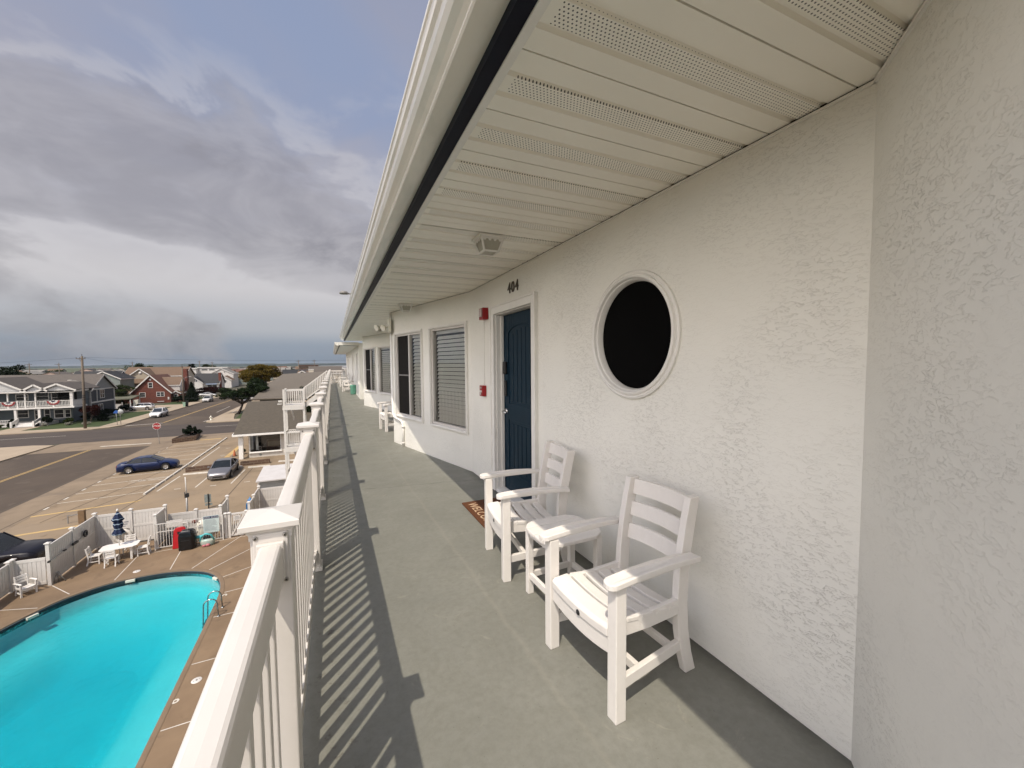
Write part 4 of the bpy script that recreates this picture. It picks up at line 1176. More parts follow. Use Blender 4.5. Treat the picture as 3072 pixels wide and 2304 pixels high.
for dx_ in (-0.12, 0.12): line(mb, (-28.2 + dx_, -30), (-28.1 + dx_, 67.1), 0.11); line(mb, (-28.7 + dx_, 93.2), (-27.5 + dx_, 180), 0.13)
line(mb, (-19.6, 38.95), (-14.1, 39.85), 0.26); line(mb, (-19.6, 34.8), (-14.0, 35.6), 0.3)
line(mb, (-11.3, 54.6), (-11.2, 61.4), 0.5); line(mb, (-17.2, 68.85), (-14.8, 69.1), 0.55)
line(mb, (-14.2, 39.9), (-14.0, 40.2), 0.2)
struct(mb, 'yellow_lines')
mb = MB().use(mat('dark_crack_filler', (0.085, 0.066, 0.048), (0.07, 0.055, 0.04), 3, 0.9))
line(mb, (-20.05, 20), (-19.55, 66), 0.06); line(mb, (-14.7, 33), (-14.15, 41.4), 0.05); line(mb, (-8.2, 30.5), (-7.7, 47.6), 0.06); line(mb, (-22.25, -10), (-22.2, 67), 0.28, GZ + 0.002)
line(mb, (-18.3, 37.2), (-15.2, 53), 0.05); line(mb, (-17.2, 37.2), (-14.3, 47), 0.04); line(mb, (-18, 55), (-15.8, 62), 0.05); line(mb, (-20, 60.4), (-14.2, 67.0), 0.04)
struct(mb, 'crack_lines')

# deck joints radiating from the pool
mb = MB().use(SEAM)
for p, q in (((-12.6, 26.15), (-11.40, 24.80)), ((-14.0, 24.6), (-12.05, 23.95)), ((-10.08, 25.5), (-10.14, 28.3)), ((-7.95, 25.62), (-8.2, 28.5)), ((-6.95, 25.25), (-5.35, 29.0)), ((-6.1, 24.7), (-4.0, 27.3)),
             ((-5.30, 23.55), (-3.4, 24.6)), ((-4.86, 21.9), (-2.8, 22.2)), ((-4.84, 19.9), (-2.8, 20.0)), ((-4.83, 17.0), (-2.0, 17.1)), ((-4.83, 14.2), (-2.0, 14.3)), ((-4.83, 11.4), (-2.0, 11.4)), ((-10.3, 28.35), (-4.9, 28.75))):
    line(mb, p, q, 0.035, GZ + 0.003)
struct(mb, 'deck_joints')

# ------------------------------------------------------------------ swimming pool
pool = thing('swimming_pool', 'rounded turquoise swimming pool with dark tile band sunk in the brown deck', 'pool', (-9.2, 16.0, GZ))
mb = MB(); mb.loft([[(x, y, GZ - 0.10) for x, y in OUT(0.17)], [(x, y, GZ + 0.006) for x, y in OUT(0.17)], [(x, y, GZ + 0.014) for x, y in OUT(0.14)], [(x, y, GZ + 0.014) for x, y in OUT(0.02)], [(x, y, GZ + 0.004) for x, y in POOL], [(x, y, GZ - 0.045) for x, y in POOL]], cap=False)
mb.build('coping', mat('coping_concrete', (0.205, 0.145, 0.092), (0.165, 0.115, 0.072), 1.2, 0.8), pool)
mb = MB(); mb.loft([[(x, y, GZ - 0.046) for x, y in OUT(-0.02)], [(x, y, GZ - 0.30) for x, y in OUT(-0.02)]], cap=False)
mb.build('tile_band', brick_mat('navy_pool_tile', (0.008, 0.020, 0.026), (0.012, 0.03, 0.04), (0.02, 0.03, 0.034), 1.0), pool)
mb = MB()
ring = lambda d, z: [(x, y, z) for x, y in OUT(d)]
inw = lambda s, z: [(-9.3 + (x + 9.3) * s, 15.8 + (y - 15.8) * s, z) for x, y in OUT(-1.1)]
mb.loft([ring(-0.02, GZ - 0.30), ring(-0.06, GZ - 0.80), ring(-0.25, GZ - 0.98), ring(-1.1, GZ - 1.10), inw(0.88, GZ - 1.25), inw(0.74, GZ - 1.75), inw(0.62, GZ - 1.98)], cap=False, smooth=True)
n_ = len(POOL); mb.f.append(list(range(len(mb.v) - n_, len(mb.v)))); mb.mi.append(mb.cur); mb.sm.append(False)
mb.build('basin', mat('aqua_plaster', (0.52, 0.64, 0.64), (0.46, 0.60, 0.61), 0.7, 0.7), pool)
mb = MB()
for (x, y, a) in ((-9.42, 25.345, 2), (-5.62, 23.78, -50), (-11.95, 23.45, 55)):
    mb.obox((x, y - 0.03, GZ - 0.10), 0.36, 0.10, 0.10, radians(a))
mb.build('skimmer_mouth', mat('aged_white_plastic', (0.62, 0.60, 0.50), (0.55, 0.53, 0.44), 8, 0.5), pool)
for ctr, rr in (((-4.45, 16.06), 0.15), ((-9.45, 26.12), 0.15)):
    mb = MB(); mb.lathe([(0.0, GZ + 0.010), (rr - 0.01, GZ + 0.010), (rr, GZ + 0.004), (rr, GZ)], (*ctr, 0), 24); l = mb.build('skimmer_lid', VINYL, pool)
    mb = MB()
    mb.lathe([(0.0, GZ + 0.0115), (0.028, GZ + 0.0115)], (*ctr, 0), 12)
    for a in (0.4, pi + 0.4): mb.lathe([(0.0, GZ + 0.0115), (0.012, GZ + 0.0115)], (ctr[0] + 0.08 * cos(a), ctr[1] + 0.08 * sin(a), 0), 8)
    sub(mb, 'lid_holes', BLACK, l)
text_part('6', 0.42, frame_mat((-4.84, 15.3, GZ + 0.006), (0, 1, 0), (-1, 0, 0)), WLINE, 'depth_number', pool, 0.001, 1, 0, 0.008)
text_part('5', 0.42, frame_mat((-4.84, 21.64, GZ + 0.006), (0, 1, 0), (-1, 0, 0)), WLINE, 'depth_number', pool, 0.001, 1, 0, 0.008)
mb = MB(); mb.loft([[(x, y, GZ - 2.6) for x, y in OUT(-0.021)], [(x, y, GZ - 0.17) for x, y in OUT(-0.021)]]); struct(mb, 'water', WATER)

lad = thing('pool_ladder', 'bent stainless steel pool ladder on the near right edge of the water', 'ladder', (-4.66, 20.2, GZ))
STEELD = mat('stainless_tube', (0.33, 0.34, 0.34), (0.24, 0.25, 0.25), 9, 0.22, metal=0.9)
for y in (19.89, 20.55):
    pts = [(-4.66, y, GZ)] + [(-4.66 - 0.02, y, GZ + 0.45)]
    for k in range(9):
        a = pi * k / 8; pts.append((-4.92 + 0.24 * cos(a), y, GZ + 0.55 + 0.24 * sin(a)))
    pts += [(-5.17, y, GZ + 0.3), (-5.20, y, GZ - 0.3), (-5.20, y, GZ - 1.1)]
    mb = MB(); mb.tube(pts, 0.024, 10); mb.lathe([(0.06, GZ + 0.012), (0.05, GZ + 0.035), (0.024, GZ + 0.04)], (-4.66, y, 0), 14); mb.build('grab_rail', STEELD, lad)
for z in (-0.35, -0.68, -1.0):
    mb = MB(); mb.box(-5.25, -5.16, 19.915, 20.525, GZ + z - 0.015, GZ + z + 0.015); mb.build('tread', STEELD, lad)


# ------------------------------------------------------------------ vinyl pool fence
FBOARD = VINYL


def fence_run(parent, p, q, zb, zt, n_posts=2, mid=True, gap=True):
    p, q = Vector((*p, 0)), Vector((*q, 0)); d = (q - p); L = d.length; d.normalize(); s = Vector((-d.y, d.x, 0))
    mb = MB(); rz = atan2(d.y, d.x)
    c = (p + q) / 2
    for z, h in ((zt - 0.07, 0.14), (zb + 0.05, 0.14)) + (((zb + (zt - zb) * 0.52, 0.12),) if mid else ()):
        mb.obox((c.x, c.y, z), L - 0.12, 0.055, h, rz)
    n = max(2, int(L / 0.155)); w = (L - 0.12) / n
    for k in range(n):
        cc = p + d * (0.06 + w * (k + 0.5)); mb.obox((cc.x, cc.y, (zb + zt) / 2), w - 0.014, 0.026, zt - zb - 0.12, rz)
    o = mb.build('fence_panel', FBOARD, parent)
    mb = MB(); mb.obox((c.x, c.y, (zb + zt) / 2), L - 0.12, 0.010, zt - zb - 0.13, rz)
    sub(mb, 'groove_backing', mat('darker_groove', (0.42, 0.40, 0.37), (0.38, 0.36, 0.33)), o)  # darker backing that shows between the boards


def fence_post(parent, p, zt, zb=GZ):
    x, y = p; mb = MB(); mb.box(x - 0.065, x + 0.065, y - 0.065, y + 0.065, zb, zt); o = mb.build('post', VINYL, parent)
    mb = MB(); sq = lambda r, z: [(x - r, y - r, z), (x + r, y - r, z), (x + r, y + r, z), (x - r, y + r, z)]
    mb.loft([sq(0.10, zt), sq(0.10, zt + 0.035), sq(0.002, zt + 0.085)]); sub(mb, 'post_cap', VINYL, o)


def fence(name, label, runs, posts, group=None):
    x, y = runs[0][0]
    t = thing(name, label, 'fence', (x, y, GZ), 0, group)
    for r in runs: fence_run(t, *r)
    for p in posts: fence_post(t, *p)
    return t


f1 = fence('pool_fence', 'shaded white fence left of the pool deck with a pole hung on it',
           [((-12.7, 26.25), (-12.7, 28.2), GZ + 0.12, -7.05), ((-12.7, 28.2), (-12.7, 30.4), GZ + 0.12, -7.05)], [((-12.7, 26.25), -6.95), ((-12.7, 28.2), -6.95)])
fence('pool_fence', 'sunlit white fence behind the patio table, with a lifebuoy and a sign',
      [((-12.7, 30.4), (-11.1, 30.4), GZ + 0.12, -7.05), ((-11.1, 30.4), (-9.5, 30.4), GZ + 0.12, -7.05)], [((-12.7, 30.4), -6.95), ((-11.1, 30.4), -6.95), ((-9.5, 30.4), -6.95)])
fence('pool_fence', 'short low white fence panel behind the lone pool armchair, smooth and sunlit',
      [((-14.0, 26.35), (-12.78, 26.30), GZ + 0.1, -7.62, 2, False)], [((-13.98, 26.37), -7.55)])
fence('pool_fence', 'shaded white fence at the lower left edge beside the black pickup',
      [((-14.0, 20.0), (-14.0, 26.2), GZ + 0.1, -7.62, 2, False)], [((-14.0, 26.15), -7.55)])
fence('pool_fence', 'white fence jog between the lifebuoy fence and the pump equipment',
      [((-9.5, 30.35), (-9.5, 28.95), GZ + 0.1, -7.05)], [((-9.5, 28.9), -7.02)])
fence('pool_fence', 'white board fence behind the pump equipment and the pool rules sign',
      [((-9.45, 30.4), (-8.0, 30.4), GZ + 0.1, -7.52), ((-8.0, 30.4), (-6.5, 30.4), GZ + 0.1, -7.52)], [((-8.0, 30.4), -7.45)])
fence('pool_fence', 'short white fence return left of the gate with two capped posts',
      [((-6.45, 29.15), (-6.45, 30.75), GZ + 0.1, -7.1)], [((-6.45, 29.1), -7.02), ((-6.45, 30.8), -6.95)])
fence('pool_fence', 'stepped white fence right of the gate, partly behind the near railing post',
      [((-5.0, 29.2), (-4.95, 30.45), GZ + 0.1, -7.12), ((-4.95, 30.45), (-4.9, 32.1), GZ + 0.1, -7.0), ((-4.9, 32.15), (-2.6, 32.15), GZ + 0.1, -7.08)], [((-5.0, 29.15), -7.05), ((-4.95, 30.45), -7.0), ((-4.9, 32.15), -6.92), ((-2.6, 32.15), -6.92)])
# gate
t = thing('pool_gate', 'white picket pool gate with a diagonal brace and a small sign', 'gate', (-5.6, 28.95, GZ))
for x in (-6.18, -6.0, -5.12):
    fence_post(t, (x, 28.9), -7.5)
mb = MB()
for k in range(8): mb.box(-5.9 + 0.093 * k, -5.86 + 0.093 * k, 28.88, 28.92, GZ + 0.1, -7.6)
mb.box(-5.93, -5.19, 28.865, 28.935, -7.62, -7.52); mb.box(-5.93, -5.19, 28.865, 28.935, GZ + 0.08, GZ + 0.2)
mb.build('pickets', VINYL, t)
mb = MB(); mb.beam((-5.88, 28.85, GZ + 0.15), (-5.2, 28.85, -7.6), 0.03, 0.08); mb.build('brace', VINYL, t)
mb = MB(); mb.box(-5.75, -5.42, 28.835, 28.845, -7.98, -7.68); sp_ = mb.build('sign_plate', VINYL, t)
mb = MB()
for k, w in enumerate((0.1, 0.13, 0.11)): mb.box(-5.585 - w, -5.585 + w, 28.832, 28.8345, -7.76 - 0.075 * k, -7.735 - 0.075 * k)
sub(mb, 'print', mat('grey_print', (0.2, 0.2, 0.22), (0.15, 0.15, 0.17)), sp_)

# white metal picket barrier in front of the equipment
t = thing('picket_barrier', 'white metal picket barrier holding the pool rules sign', 'barrier', (-8.0, 28.7, GZ))
mb = MB()
for x0, x1 in ((-9.5, -6.3),):
    for z in (-7.52, -7.98, GZ + 0.12): mb.box(x0, x1, 28.685, 28.715, z - 0.02, z + 0.02)
mb.box(-9.53, -9.47, 28.67, 28.73, GZ, -7.48); mb.box(-8.02, -7.96, 28.67, 28.73, GZ, -7.48); mb.box(-6.33, -6.27, 28.67, 28.73, GZ, -7.48)
mb.build('frame', VINYL, t)
mb = MB(); x = -9.37
while x < -6.35:
    mb.box(x - 0.011, x + 0.011, 28.689, 28.711, GZ + 0.14, -7.54); x += 0.128
mb.build('pickets', VINYL, t)

t = thing('pool_rules_sign', 'POOL RULES board with a navy heading on the white metal barrier', 'sign', (-6.9, 28.64, -8.4))
mb = MB(); mb.box(-7.23, -6.46, 28.630, 28.655, -8.42, -7.42); mb.build('board', mat('pale_blue_sign', (0.50, 0.58, 0.56), (0.46, 0.54, 0.52)), t)
mb = MB(); mb.box(-7.21, -6.48, 28.624, 28.6295, -7.58, -7.44); mb.build('heading_band', mat('sign_navy', (0.012, 0.03, 0.09)), t)
text_part('POOL RULES', 0.125, frame_mat((-6.845, 28.622, -7.515), (1, 0, 0), (0, 0, 1)), VINYL, 'lettering', t, 0.001)
mb = MB(); r3 = random.Random(5)
for k in range(11): mb.box(-7.17, -7.17 + r3.uniform(0.35, 0.64), 28.626, 28.6295, -7.68 - 0.06 * k, -7.665 - 0.06 * k)
mb.build('small_print', mat('grey_print', (0.2, 0.2, 0.22)), t)

t = thing('fence_sign', 'white rectangular sign hung on the fence above the lifebuoy', 'sign', (-11.4, 30.3, -8.0))
mb = MB(); mb.box(-11.78, -11.12, 30.325, 30.340, -8.02, -7.52); mb.build('board', VINYL, t)
mb = MB()
for k, (a, b) in enumerate(((-0.25, 0.02), (0.06, 0.25), (-0.2, 0.2), (-0.24, 0.1))): mb.box(-11.45 + a, -11.45 + b, 30.320, 30.3245, (-7.66, -7.66, -7.78, -7.89)[k], (-7.60, -7.60, -7.73, -7.85)[k])
mb.build('print', mat('grey_print', (0.2, 0.2, 0.22)), t)

t = thing('lifebuoy', 'white lifebuoy ring hung on the fence behind the patio table', 'lifebuoy', (-11.45, 30.25, -8.5))
mb = MB(); R_, r_ = 0.34, 0.085; n, k2 = 32, 10
rings = []
for i in range(n + 1):
    a = 2 * pi * i / n; rings.append([(-11.45 + (R_ + r_ * cos(b)) * cos(a), 30.22 + r_ * sin(b), -8.42 + (R_ + r_ * cos(b)) * sin(a)) for b in [2 * pi * j / k2 for j in range(k2)]])
mb.loft(rings, cap=False, smooth=True); mb.build('ring', mat('buoy_white', (0.66, 0.62, 0.56), (0.6, 0.57, 0.5)), t)
mb = MB(); mb.box(-11.53, -11.37, 30.12, 30.32, -8.16, -8.02); mb.build('bracket', mat('weathered_wood', (0.20, 0.13, 0.07), (0.14, 0.09, 0.05)), t)
mb = MB(); mb.tube([(-11.45, 30.14, -8.1), (-11.40, 30.12, -8.4), (-11.44, 30.12, -8.75), (-11.36, 30.14, -8.60)], 0.018, 6); mb.build('rope', mat('tan_rope', (0.5, 0.42, 0.32)), t)

# pole with brush hung along the shaded fence
t = thing('cleaning_pole', 'long pool pole with a black brush hung along the shaded fence', 'pole', (-12.62, 28.0, -7.9))
mb = MB(); mb.tube([(-12.61, 26.1, -7.78), (-12.61, 29.3, -7.72)], 0.014, 6); mb.build('shaft', mat('dull_aluminium', (0.42, 0.42, 0.40), metal=0.6), t)
mb = MB(); mb.box(-12.64, -12.55, 27.95, 28.4, -7.80, -7.70); mb.box(-12.64, -12.57, 26.0, 26.12, -7.82, -7.74); mb.box(-12.64, -12.57, 27.2, 27.4, -7.78, -7.72); mb.build('brush', BLACK, t)
mb = MB(); mb.lathe([(0.16, -12.63), (0.19, -12.60), (0.19, -12.56), (0.12, -12.55), (0.08, -12.57), (0.08, -12.62)], (0, 29.15, -7.62), 16, 'x')
single(mb, 'coiled_hose', 'coiled black hose hung at the far end of the shaded fence', 'hose', BLACK, loc=(-12.6, 29.15, -7.62))
mb = MB(); r4 = random.Random(8)
for k in range(14):
    a = r4.uniform(0, pi); mb.tube([(-12.55 + r4.uniform(-.05, .05), 26.5 + r4.uniform(-.1, .1), GZ + 0.5), (-12.5 + 0.12 * cos(a), 26.5 + 0.14 * sin(a) - 0.07, GZ + 0.25), (-12.45 + 0.2 * cos(a), 26.5 + 0.2 * sin(a) - 0.1, GZ)], 0.012, 5)
single(mb, 'mop_head', 'stringy pale mop head leaning at the foot of the shaded fence corner', 'mop', mat('mop_strings', (0.34, 0.31, 0.27), (0.22, 0.2, 0.17), 30, 0.9), loc=(-12.5, 26.45, GZ))

# ------------------------------------------------------------------ patio set by the pool
t = thing('patio_table', 'white patio table by the pool with a closed umbrella through it', 'table', (-10.85, 28.25, GZ), radians(6))
T_ = lambda p: t.matrix_basis @ Vector(p)
mb = MB(); pl = [(-0.78, -0.32), (-0.62, -0.46), (0.62, -0.46), (0.78, -0.32), (0.78, 0.32), (0.62, 0.46), (-0.62, 0.46), (-0.78, 0.32)]
mb.prism([T_((x, y, 0.70)) for x, y in pl], (0, 0, 0.04)); mb.build('table_top', POLY, t, 0.006)
for sx in (-1, 1):
    for sy in (-1, 1):
        mb = MB(); c = T_((sx * 0.52, sy * 0.30, 0.35)); mb.obox(c, 0.09, 0.09, 0.70, radians(6)); mb.build('leg', POLY, t)
# closed striped umbrella
u = thing('umbrella', 'closed navy patio umbrella with pale stripes standing in the white table', 'umbrella', (-10.88, 28.25, GZ))
mb = MB(); mb.tube([(-10.88, 28.25, GZ), (-10.87, 28.26, GZ + 2.75)], 0.022, 8); mb.build('pole', VINYL, u)
mb = MB(); r5 = random.Random(4); rings = []
prof_ = [(0.03, 2.62), (0.10, 2.48), (0.17, 2.32), (0.24, 2.18), (0.20, 2.14), (0.15, 2.08), (0.17, 2.00), (0.19, 1.90), (0.16, 1.78), (0.13, 1.68), (0.17, 1.58), (0.22, 1.48), (0.24, 1.40), (0.20, 1.36), (0.05, 1.36)]
for r, h in prof_:
    rings.append([(-10.875 + r * (1 + 0.22 * cos(6 * a + h * 3)) * cos(a), 28.255 + r * (1 + 0.22 * cos(6 * a + h * 3)) * sin(a), GZ + h) for a in [2 * pi * k / 24 for k in range(24)]])
mb.loft(rings, smooth=True)
MU = mat('navy_canvas', (0.006, 0.014, 0.045), (0.01, 0.02, 0.06), 5, 0.85)
tt = MU.node_tree; tcu = tt.nodes.new('ShaderNodeTexCoord'); spu = tt.nodes.new('ShaderNodeSeparateXYZ'); tt.links.new(tcu.outputs['Object'], spu.inputs[0])
fr_ = math_n(tt, 'FRACT', math_n(tt, 'MULTIPLY', spu.outputs[2], 3.6)); st_ = math_n(tt, 'LESS_THAN', fr_, 0.13)
tt.links.new(mix_n(tt, st_, (0.007, 0.016, 0.05), (0.30, 0.38, 0.46)), tt.nodes['Principled BSDF'].inputs['Base Color'])
mb.build('canopy', MU, u)
mb = MB(); mb.lathe([(0.0, 2.78), (0.03, 2.77), (0.055, 2.70), (0.045, 2.63), (0.0, 2.62)], (-10.87, 28.26, GZ), 12); mb.build('finial', VINYL, u)


def dining_chair(label):
    c = thing('dining_chair', label, 'chair', (0, 0, 0), 0, 'white chairs around the patio table')
    for sy in (-1, 1):
        mb = MB(); mb.box(0.0, 0.05, sy * 0.21 - 0.025, sy * 0.21 + 0.025, 0, 0.43); mb.build('leg', POLY, c)
        mb = MB(); mb.strip([(0.50, sy * 0.21, 0.0), (0.44, sy * 0.21, 0.25), (0.44, sy * 0.21, 0.45), (0.52, sy * 0.21, 0.92)], 0.045, 0.06, (1, 0, 0)); mb.build('back_leg', POLY, c)
        mb = MB(); mb.box(0.03, 0.46, sy * 0.21 - 0.012, sy * 0.21 + 0.012, 0.14, 0.18); mb.build('stretcher', POLY, c)
    mb = MB()
    for k in range(5): mb.box(0.0 + 0.09 * k, 0.08 + 0.09 * k, -0.225, 0.225, 0.43, 0.455)
    mb.build('seat', POLY, c)
    for z in (0.86, 0.74, 0.62):
        mb = MB(); x = 0.44 + (z - 0.45) * 0.17; mb.box(x - 0.012, x + 0.012, -0.19, 0.19, z - 0.04, z + 0.04); mb.build('back_slat', POLY, c)
    return c


dc = dining_chair('white dining chair at the near side of the patio table, seen from behind')
dc.location = (-10.95, 27.75, GZ); dc.rotation_euler = (0, 0, radians(-86)); g = 'white chairs around the patio table'
dup(dc, (-10.15, 28.35, GZ), radians(8), 'white dining chair at the right end of the patio table', g)
dup(dc, (-11.62, 28.2, GZ), radians(186), 'white dining chair at the left end of the patio table, half behind the fence shadow', g)
dup(dc, (-10.75, 28.85, GZ), radians(96), 'white dining chair behind the patio table, under the lifebuoy', g)
dup(chair, (-13.05, 25.5, GZ), radians(142), 'lone white armchair on the pool deck against the low fence at left', 'white slatted armchairs by the pool')

# things leaning on the barrier
t = thing('red_lid', 'red plastic storage lid standing on edge against the white barrier', 'tub', (-8.4, 28.45, GZ), 0)  # storage lid, a thin red board stood on edge
mb = MB(); pl = [(-8.66, 0.0), (-8.60, 1.05), (-8.50, 1.16), (-8.22, 1.20), (-8.08, 1.14), (-8.02, 1.0), (-8.14, 0.0)]
mb.prism([(x, 28.40 + 0.12 * z, GZ + z) for x, z in pl], (0.0, 0.09, 0.0)); mb.build('shell', mat('red_plastic', (0.42, 0.008, 0.012), (0.34, 0.006, 0.01), 6, 0.3), t, 0.03, 3)
mb = MB(); mb.box(-8.42, -8.3, 28.475, 28.495, GZ + 0.8, GZ + 0.95); mb.build('latch', BLACK, t)
t = thing('black_bin', 'glossy black plastic tub standing on end beside the red lid', 'bin', (-7.85, 28.1, GZ), 0)
sq = lambda w, d, z: [(-7.86 - w, 28.12 - d, GZ + z), (-7.86 + w * 0.6, 28.12 - d, GZ + z), (-7.86 + w, 28.12 - d * 0.5, GZ + z), (-7.86 + w, 28.12 + d, GZ + z), (-7.86 - w, 28.12 + d, GZ + z)]
mb = MB(); mb.loft([sq(0.34, 0.20, 0.0), sq(0.38, 0.24, 0.06), sq(0.38, 0.24, 0.80), sq(0.34, 0.22, 1.02), sq(0.24, 0.17, 1.13)]); mb.build('shell', mat('gloss_black', (0.006, 0.006, 0.007), (0.009, 0.009, 0.01), 4, 0.18), t, 0.05, 3)
mb = MB(); mb.box(-8.1, -7.75, 27.86, 27.885, GZ + 0.56, GZ + 0.60); mb.build('moulded_rib', BLACK, t)
t = thing('beach_bag', 'turquoise and clear tote of pool toys in front of the barrier', 'bag', (-6.95, 28.25, GZ), 0)
mb = MB(); rings = []
for r, h in ((0.26, 0.0), (0.34, 0.08), (0.37, 0.28), (0.36, 0.40)):
    rings.append([(-6.95 + r * cos(a), 28.2 + r * 0.55 * sin(a), GZ + h) for a in [2 * pi * k / 20 for k in range(20)]])
AQ = mat('aqua_vinyl', (0.10, 0.48, 0.50), (0.08, 0.40, 0.43), 4, 0.35)
mb.loft(rings, smooth=True); mb.build('tote', mat('clear_vinyl', (0.45, 0.44, 0.36), (0.30, 0.45, 0.42), 5, 0.3), t)
mb = MB(); rings = []
mb.tube([(-7.28, 28.12, GZ + 0.3), (-7.22, 28.06, GZ + 0.62), (-7.0, 28.03, GZ + 0.76), (-6.75, 28.05, GZ + 0.66), (-6.62, 28.12, GZ + 0.32)], 0.045, 10); mb.build('handle', AQ, t)
mb = MB()
for k, cx in enumerate((-7.12, -7.0, -6.88, -6.76)): mb.lathe([(0.0, 0.0), (0.055, 0.0), (0.055, 0.5), (0.0, 0.5)], (cx, 28.25, GZ + 0.1), 10)
mb.build('black_bottles', BLACK, t)
mb = MB(); mb.lathe([(0.0, -0.3), (0.09, -0.3), (0.09, 0.3), (0.0, 0.3)], (-7.25, 28.35, GZ + 0.52), 12, 'x'); mb.build('rolled_mat', AQ, t)
mb = MB(); mb.lathe([(0.0, 0.0), (0.1, 0.0), (0.12, 0.07), (0.08, 0.14), (0.0, 0.15)], (-6.9, 28.05, GZ + 0.02), 12); mb.lathe([(0.0, 0.0), (0.1, 0.0), (0.12, 0.07), (0.0, 0.12)], (-7.08, 28.06, GZ + 0.02), 12); mb.build('pink_toy', mat('pink_plastic', (0.45, 0.15, 0.17)), t)

# pump equipment behind the barrier
t = thing('pool_filter', 'white pool filter tank and pump behind the metal barrier', 'pump', (-7.9, 29.6, GZ))
mb = MB(); mb.lathe([(0.0, 0.0), (0.28, 0.0), (0.30, 0.1), (0.30, 0.85), (0.22, 1.05), (0.0, 1.12)], (-7.5, 29.6, GZ), 18); mb.build('tank', IVORY, t)
mb = MB(); mb.tube([(-8.9, 29.5, GZ + 0.3), (-8.9, 29.5, GZ + 1.15), (-8.2, 29.4, GZ + 1.15), (-8.1, 29.4, GZ + 0.5), (-7.6, 29.4, GZ + 0.5)], 0.05, 8); mb.tube([(-7.0, 29.4, GZ), (-7.0, 29.4, GZ + 1.1), (-6.7, 29.4, GZ + 1.2)], 0.06, 8); mb.build('pipework', VINYL, t)
mb = MB(); mb.box(-9.2, -8.2, 29.2, 29.8, GZ, GZ + 0.55); mb.lathe([(0.0, -0.2), (0.15, -0.2), (0.15, 0.3), (0.0, 0.3)], (-8.5, 29.3, GZ + 0.8), 14, 'x'); mb.build('motor', BLACK, t)
mb = MB(); mb.lathe([(0.0, 0.0), (0.13, 0.0), (0.13, 0.02), (0.0, 0.03)], (-7.75, 29.1, GZ + 1.22), 12, 'y'); mb.tube([(-7.75, 29.1, GZ + 1.2), (-7.5, 29.1, GZ + 1.12)], 0.02, 6); mb.build('gauge', mat('rusty_red', (0.16, 0.05, 0.035)), t)
mb = MB(); mb.box(-9.05, -8.3, 29.0, 29.03, GZ + 1.1, GZ + 1.5); mb.build('valve_board', VINYL, t)
mb = MB(); mb.lathe([(0.0, 0.0), (0.14, 0.0), (0.14, 0.22), (0.07, 0.30), (0.035, 0.32), (0.035, 0.40), (0, 0.40)], (-5.25, 31.0, GZ + 1.35), 12)
mb.box(-5.45, -5.05, 30.8, 31.2, GZ, GZ + 1.34)
single(mb, 'water_bottle', 'blue water bottle on a crate beside the gate', 'bottle', mat('blue_plastic', (0.03, 0.16, 0.36), (0.02, 0.12, 0.3), 4, 0.3), loc=(-5.25, 31.0, GZ))

# ------------------------------------------------------------------ parking lot things
STOPW = mat('chalky_white_paint', (0.62, 0.58, 0.51), (0.48, 0.45, 0.39), 3, 0.8, grime=(0.25, 0.21, 0.17), gscale=2)
_m = MB()
prof_ = [(-0.10, 0), (0.10, 0), (0.07, 0.13), (-0.07, 0.13)]
_m.loft([[(x, y, z) for x, z in prof_] for y in (-0.98, 0.98)])
_first = None
WS = 'white concrete wheel stops in the parking lot'


def wheel_stop(x, y, rz, label, group=WS):
    global _first
    if _first is None:
        _first = _m.build('wheel_stop', STOPW, None, 0.015); _first.location = (x, y, GZ); _first.rotation_euler = (0, 0, rz); tag(_first, label, 'wheel stop', group); return
    o = _first.copy(); COL.objects.link(o); o.location = (x, y, GZ); o.rotation_euler = (0, 0, rz); tag(o, label, 'wheel stop', group)


ROWL = ['nearest chipped wheel stop of the long row, closest to the pool fence', 'second wheel stop from the near end of the long row', 'third wheel stop from the near end of the long row',
        'wheel stop just ahead of the blue sedan nose']
for k in range(13):
    y = 42.5 + 2.12 * k
    wheel_stop(-14.27 + 0.012 * k, y, 0, ROWL[k] if k < 4 else ('last wheel stop at the far end of the row by the yellow kerb' if k == 12 else 'wheel stop in the middle of the long row beyond the blue sedan'))
wheel_stop(-12.35, 47.45, radians(88), 'wheel stop before the stone planter left of the silver sedan')
wheel_stop(-9.75, 48.75, radians(89), 'wheel stop behind the silver sedan')
wheel_stop(-7.15, 47.8, radians(88), 'wheel stop before the stone planter right of the silver sedan')
wheel_stop(-4.6, 49.3, radians(88), 'wheel stop by the foot of the white stair tower')
wheel_stop(-12.3, 49.6, radians(88), 'wheel stop on the far side of the left stone planter')

STONE = brick_mat('brown_fieldstone', (0.13, 0.075, 0.045), (0.075, 0.045, 0.03), (0.20, 0.16, 0.12), 3.2)
SOIL = mat('planter_soil', (0.05, 0.032, 0.02), (0.03, 0.02, 0.013), 4, 0.95)


def planter(poly, h, label):
    cx = sum(p[0] for p in poly) / len(poly); cy = sum(p[1] for p in poly) / len(poly)
    t = thing('stone_planter', label, 'planter', (cx, cy, GZ), 0, 'low stone planters')
    ins = [(cx + (x - cx) * 0.93, cy + (y - cy) * (0.93 if abs(y - cy) > 1 else 0.6)) for x, y in poly]
    mb = MB(); mb.loft([[(x, y, GZ) for x, y in poly], [(x, y, GZ + h) for x, y in poly], [(x, y, GZ + h) for x, y in ins], [(x, y, GZ + h - 0.1) for x, y in ins]], cap=False)
    mb.build('stone_wall', STONE, t)
    mb = MB(); mb.add([(x, y, GZ + h - 0.08) for x, y in ins], [tuple(range(len(ins)))]); mb.build('soil', SOIL, t)
    return t


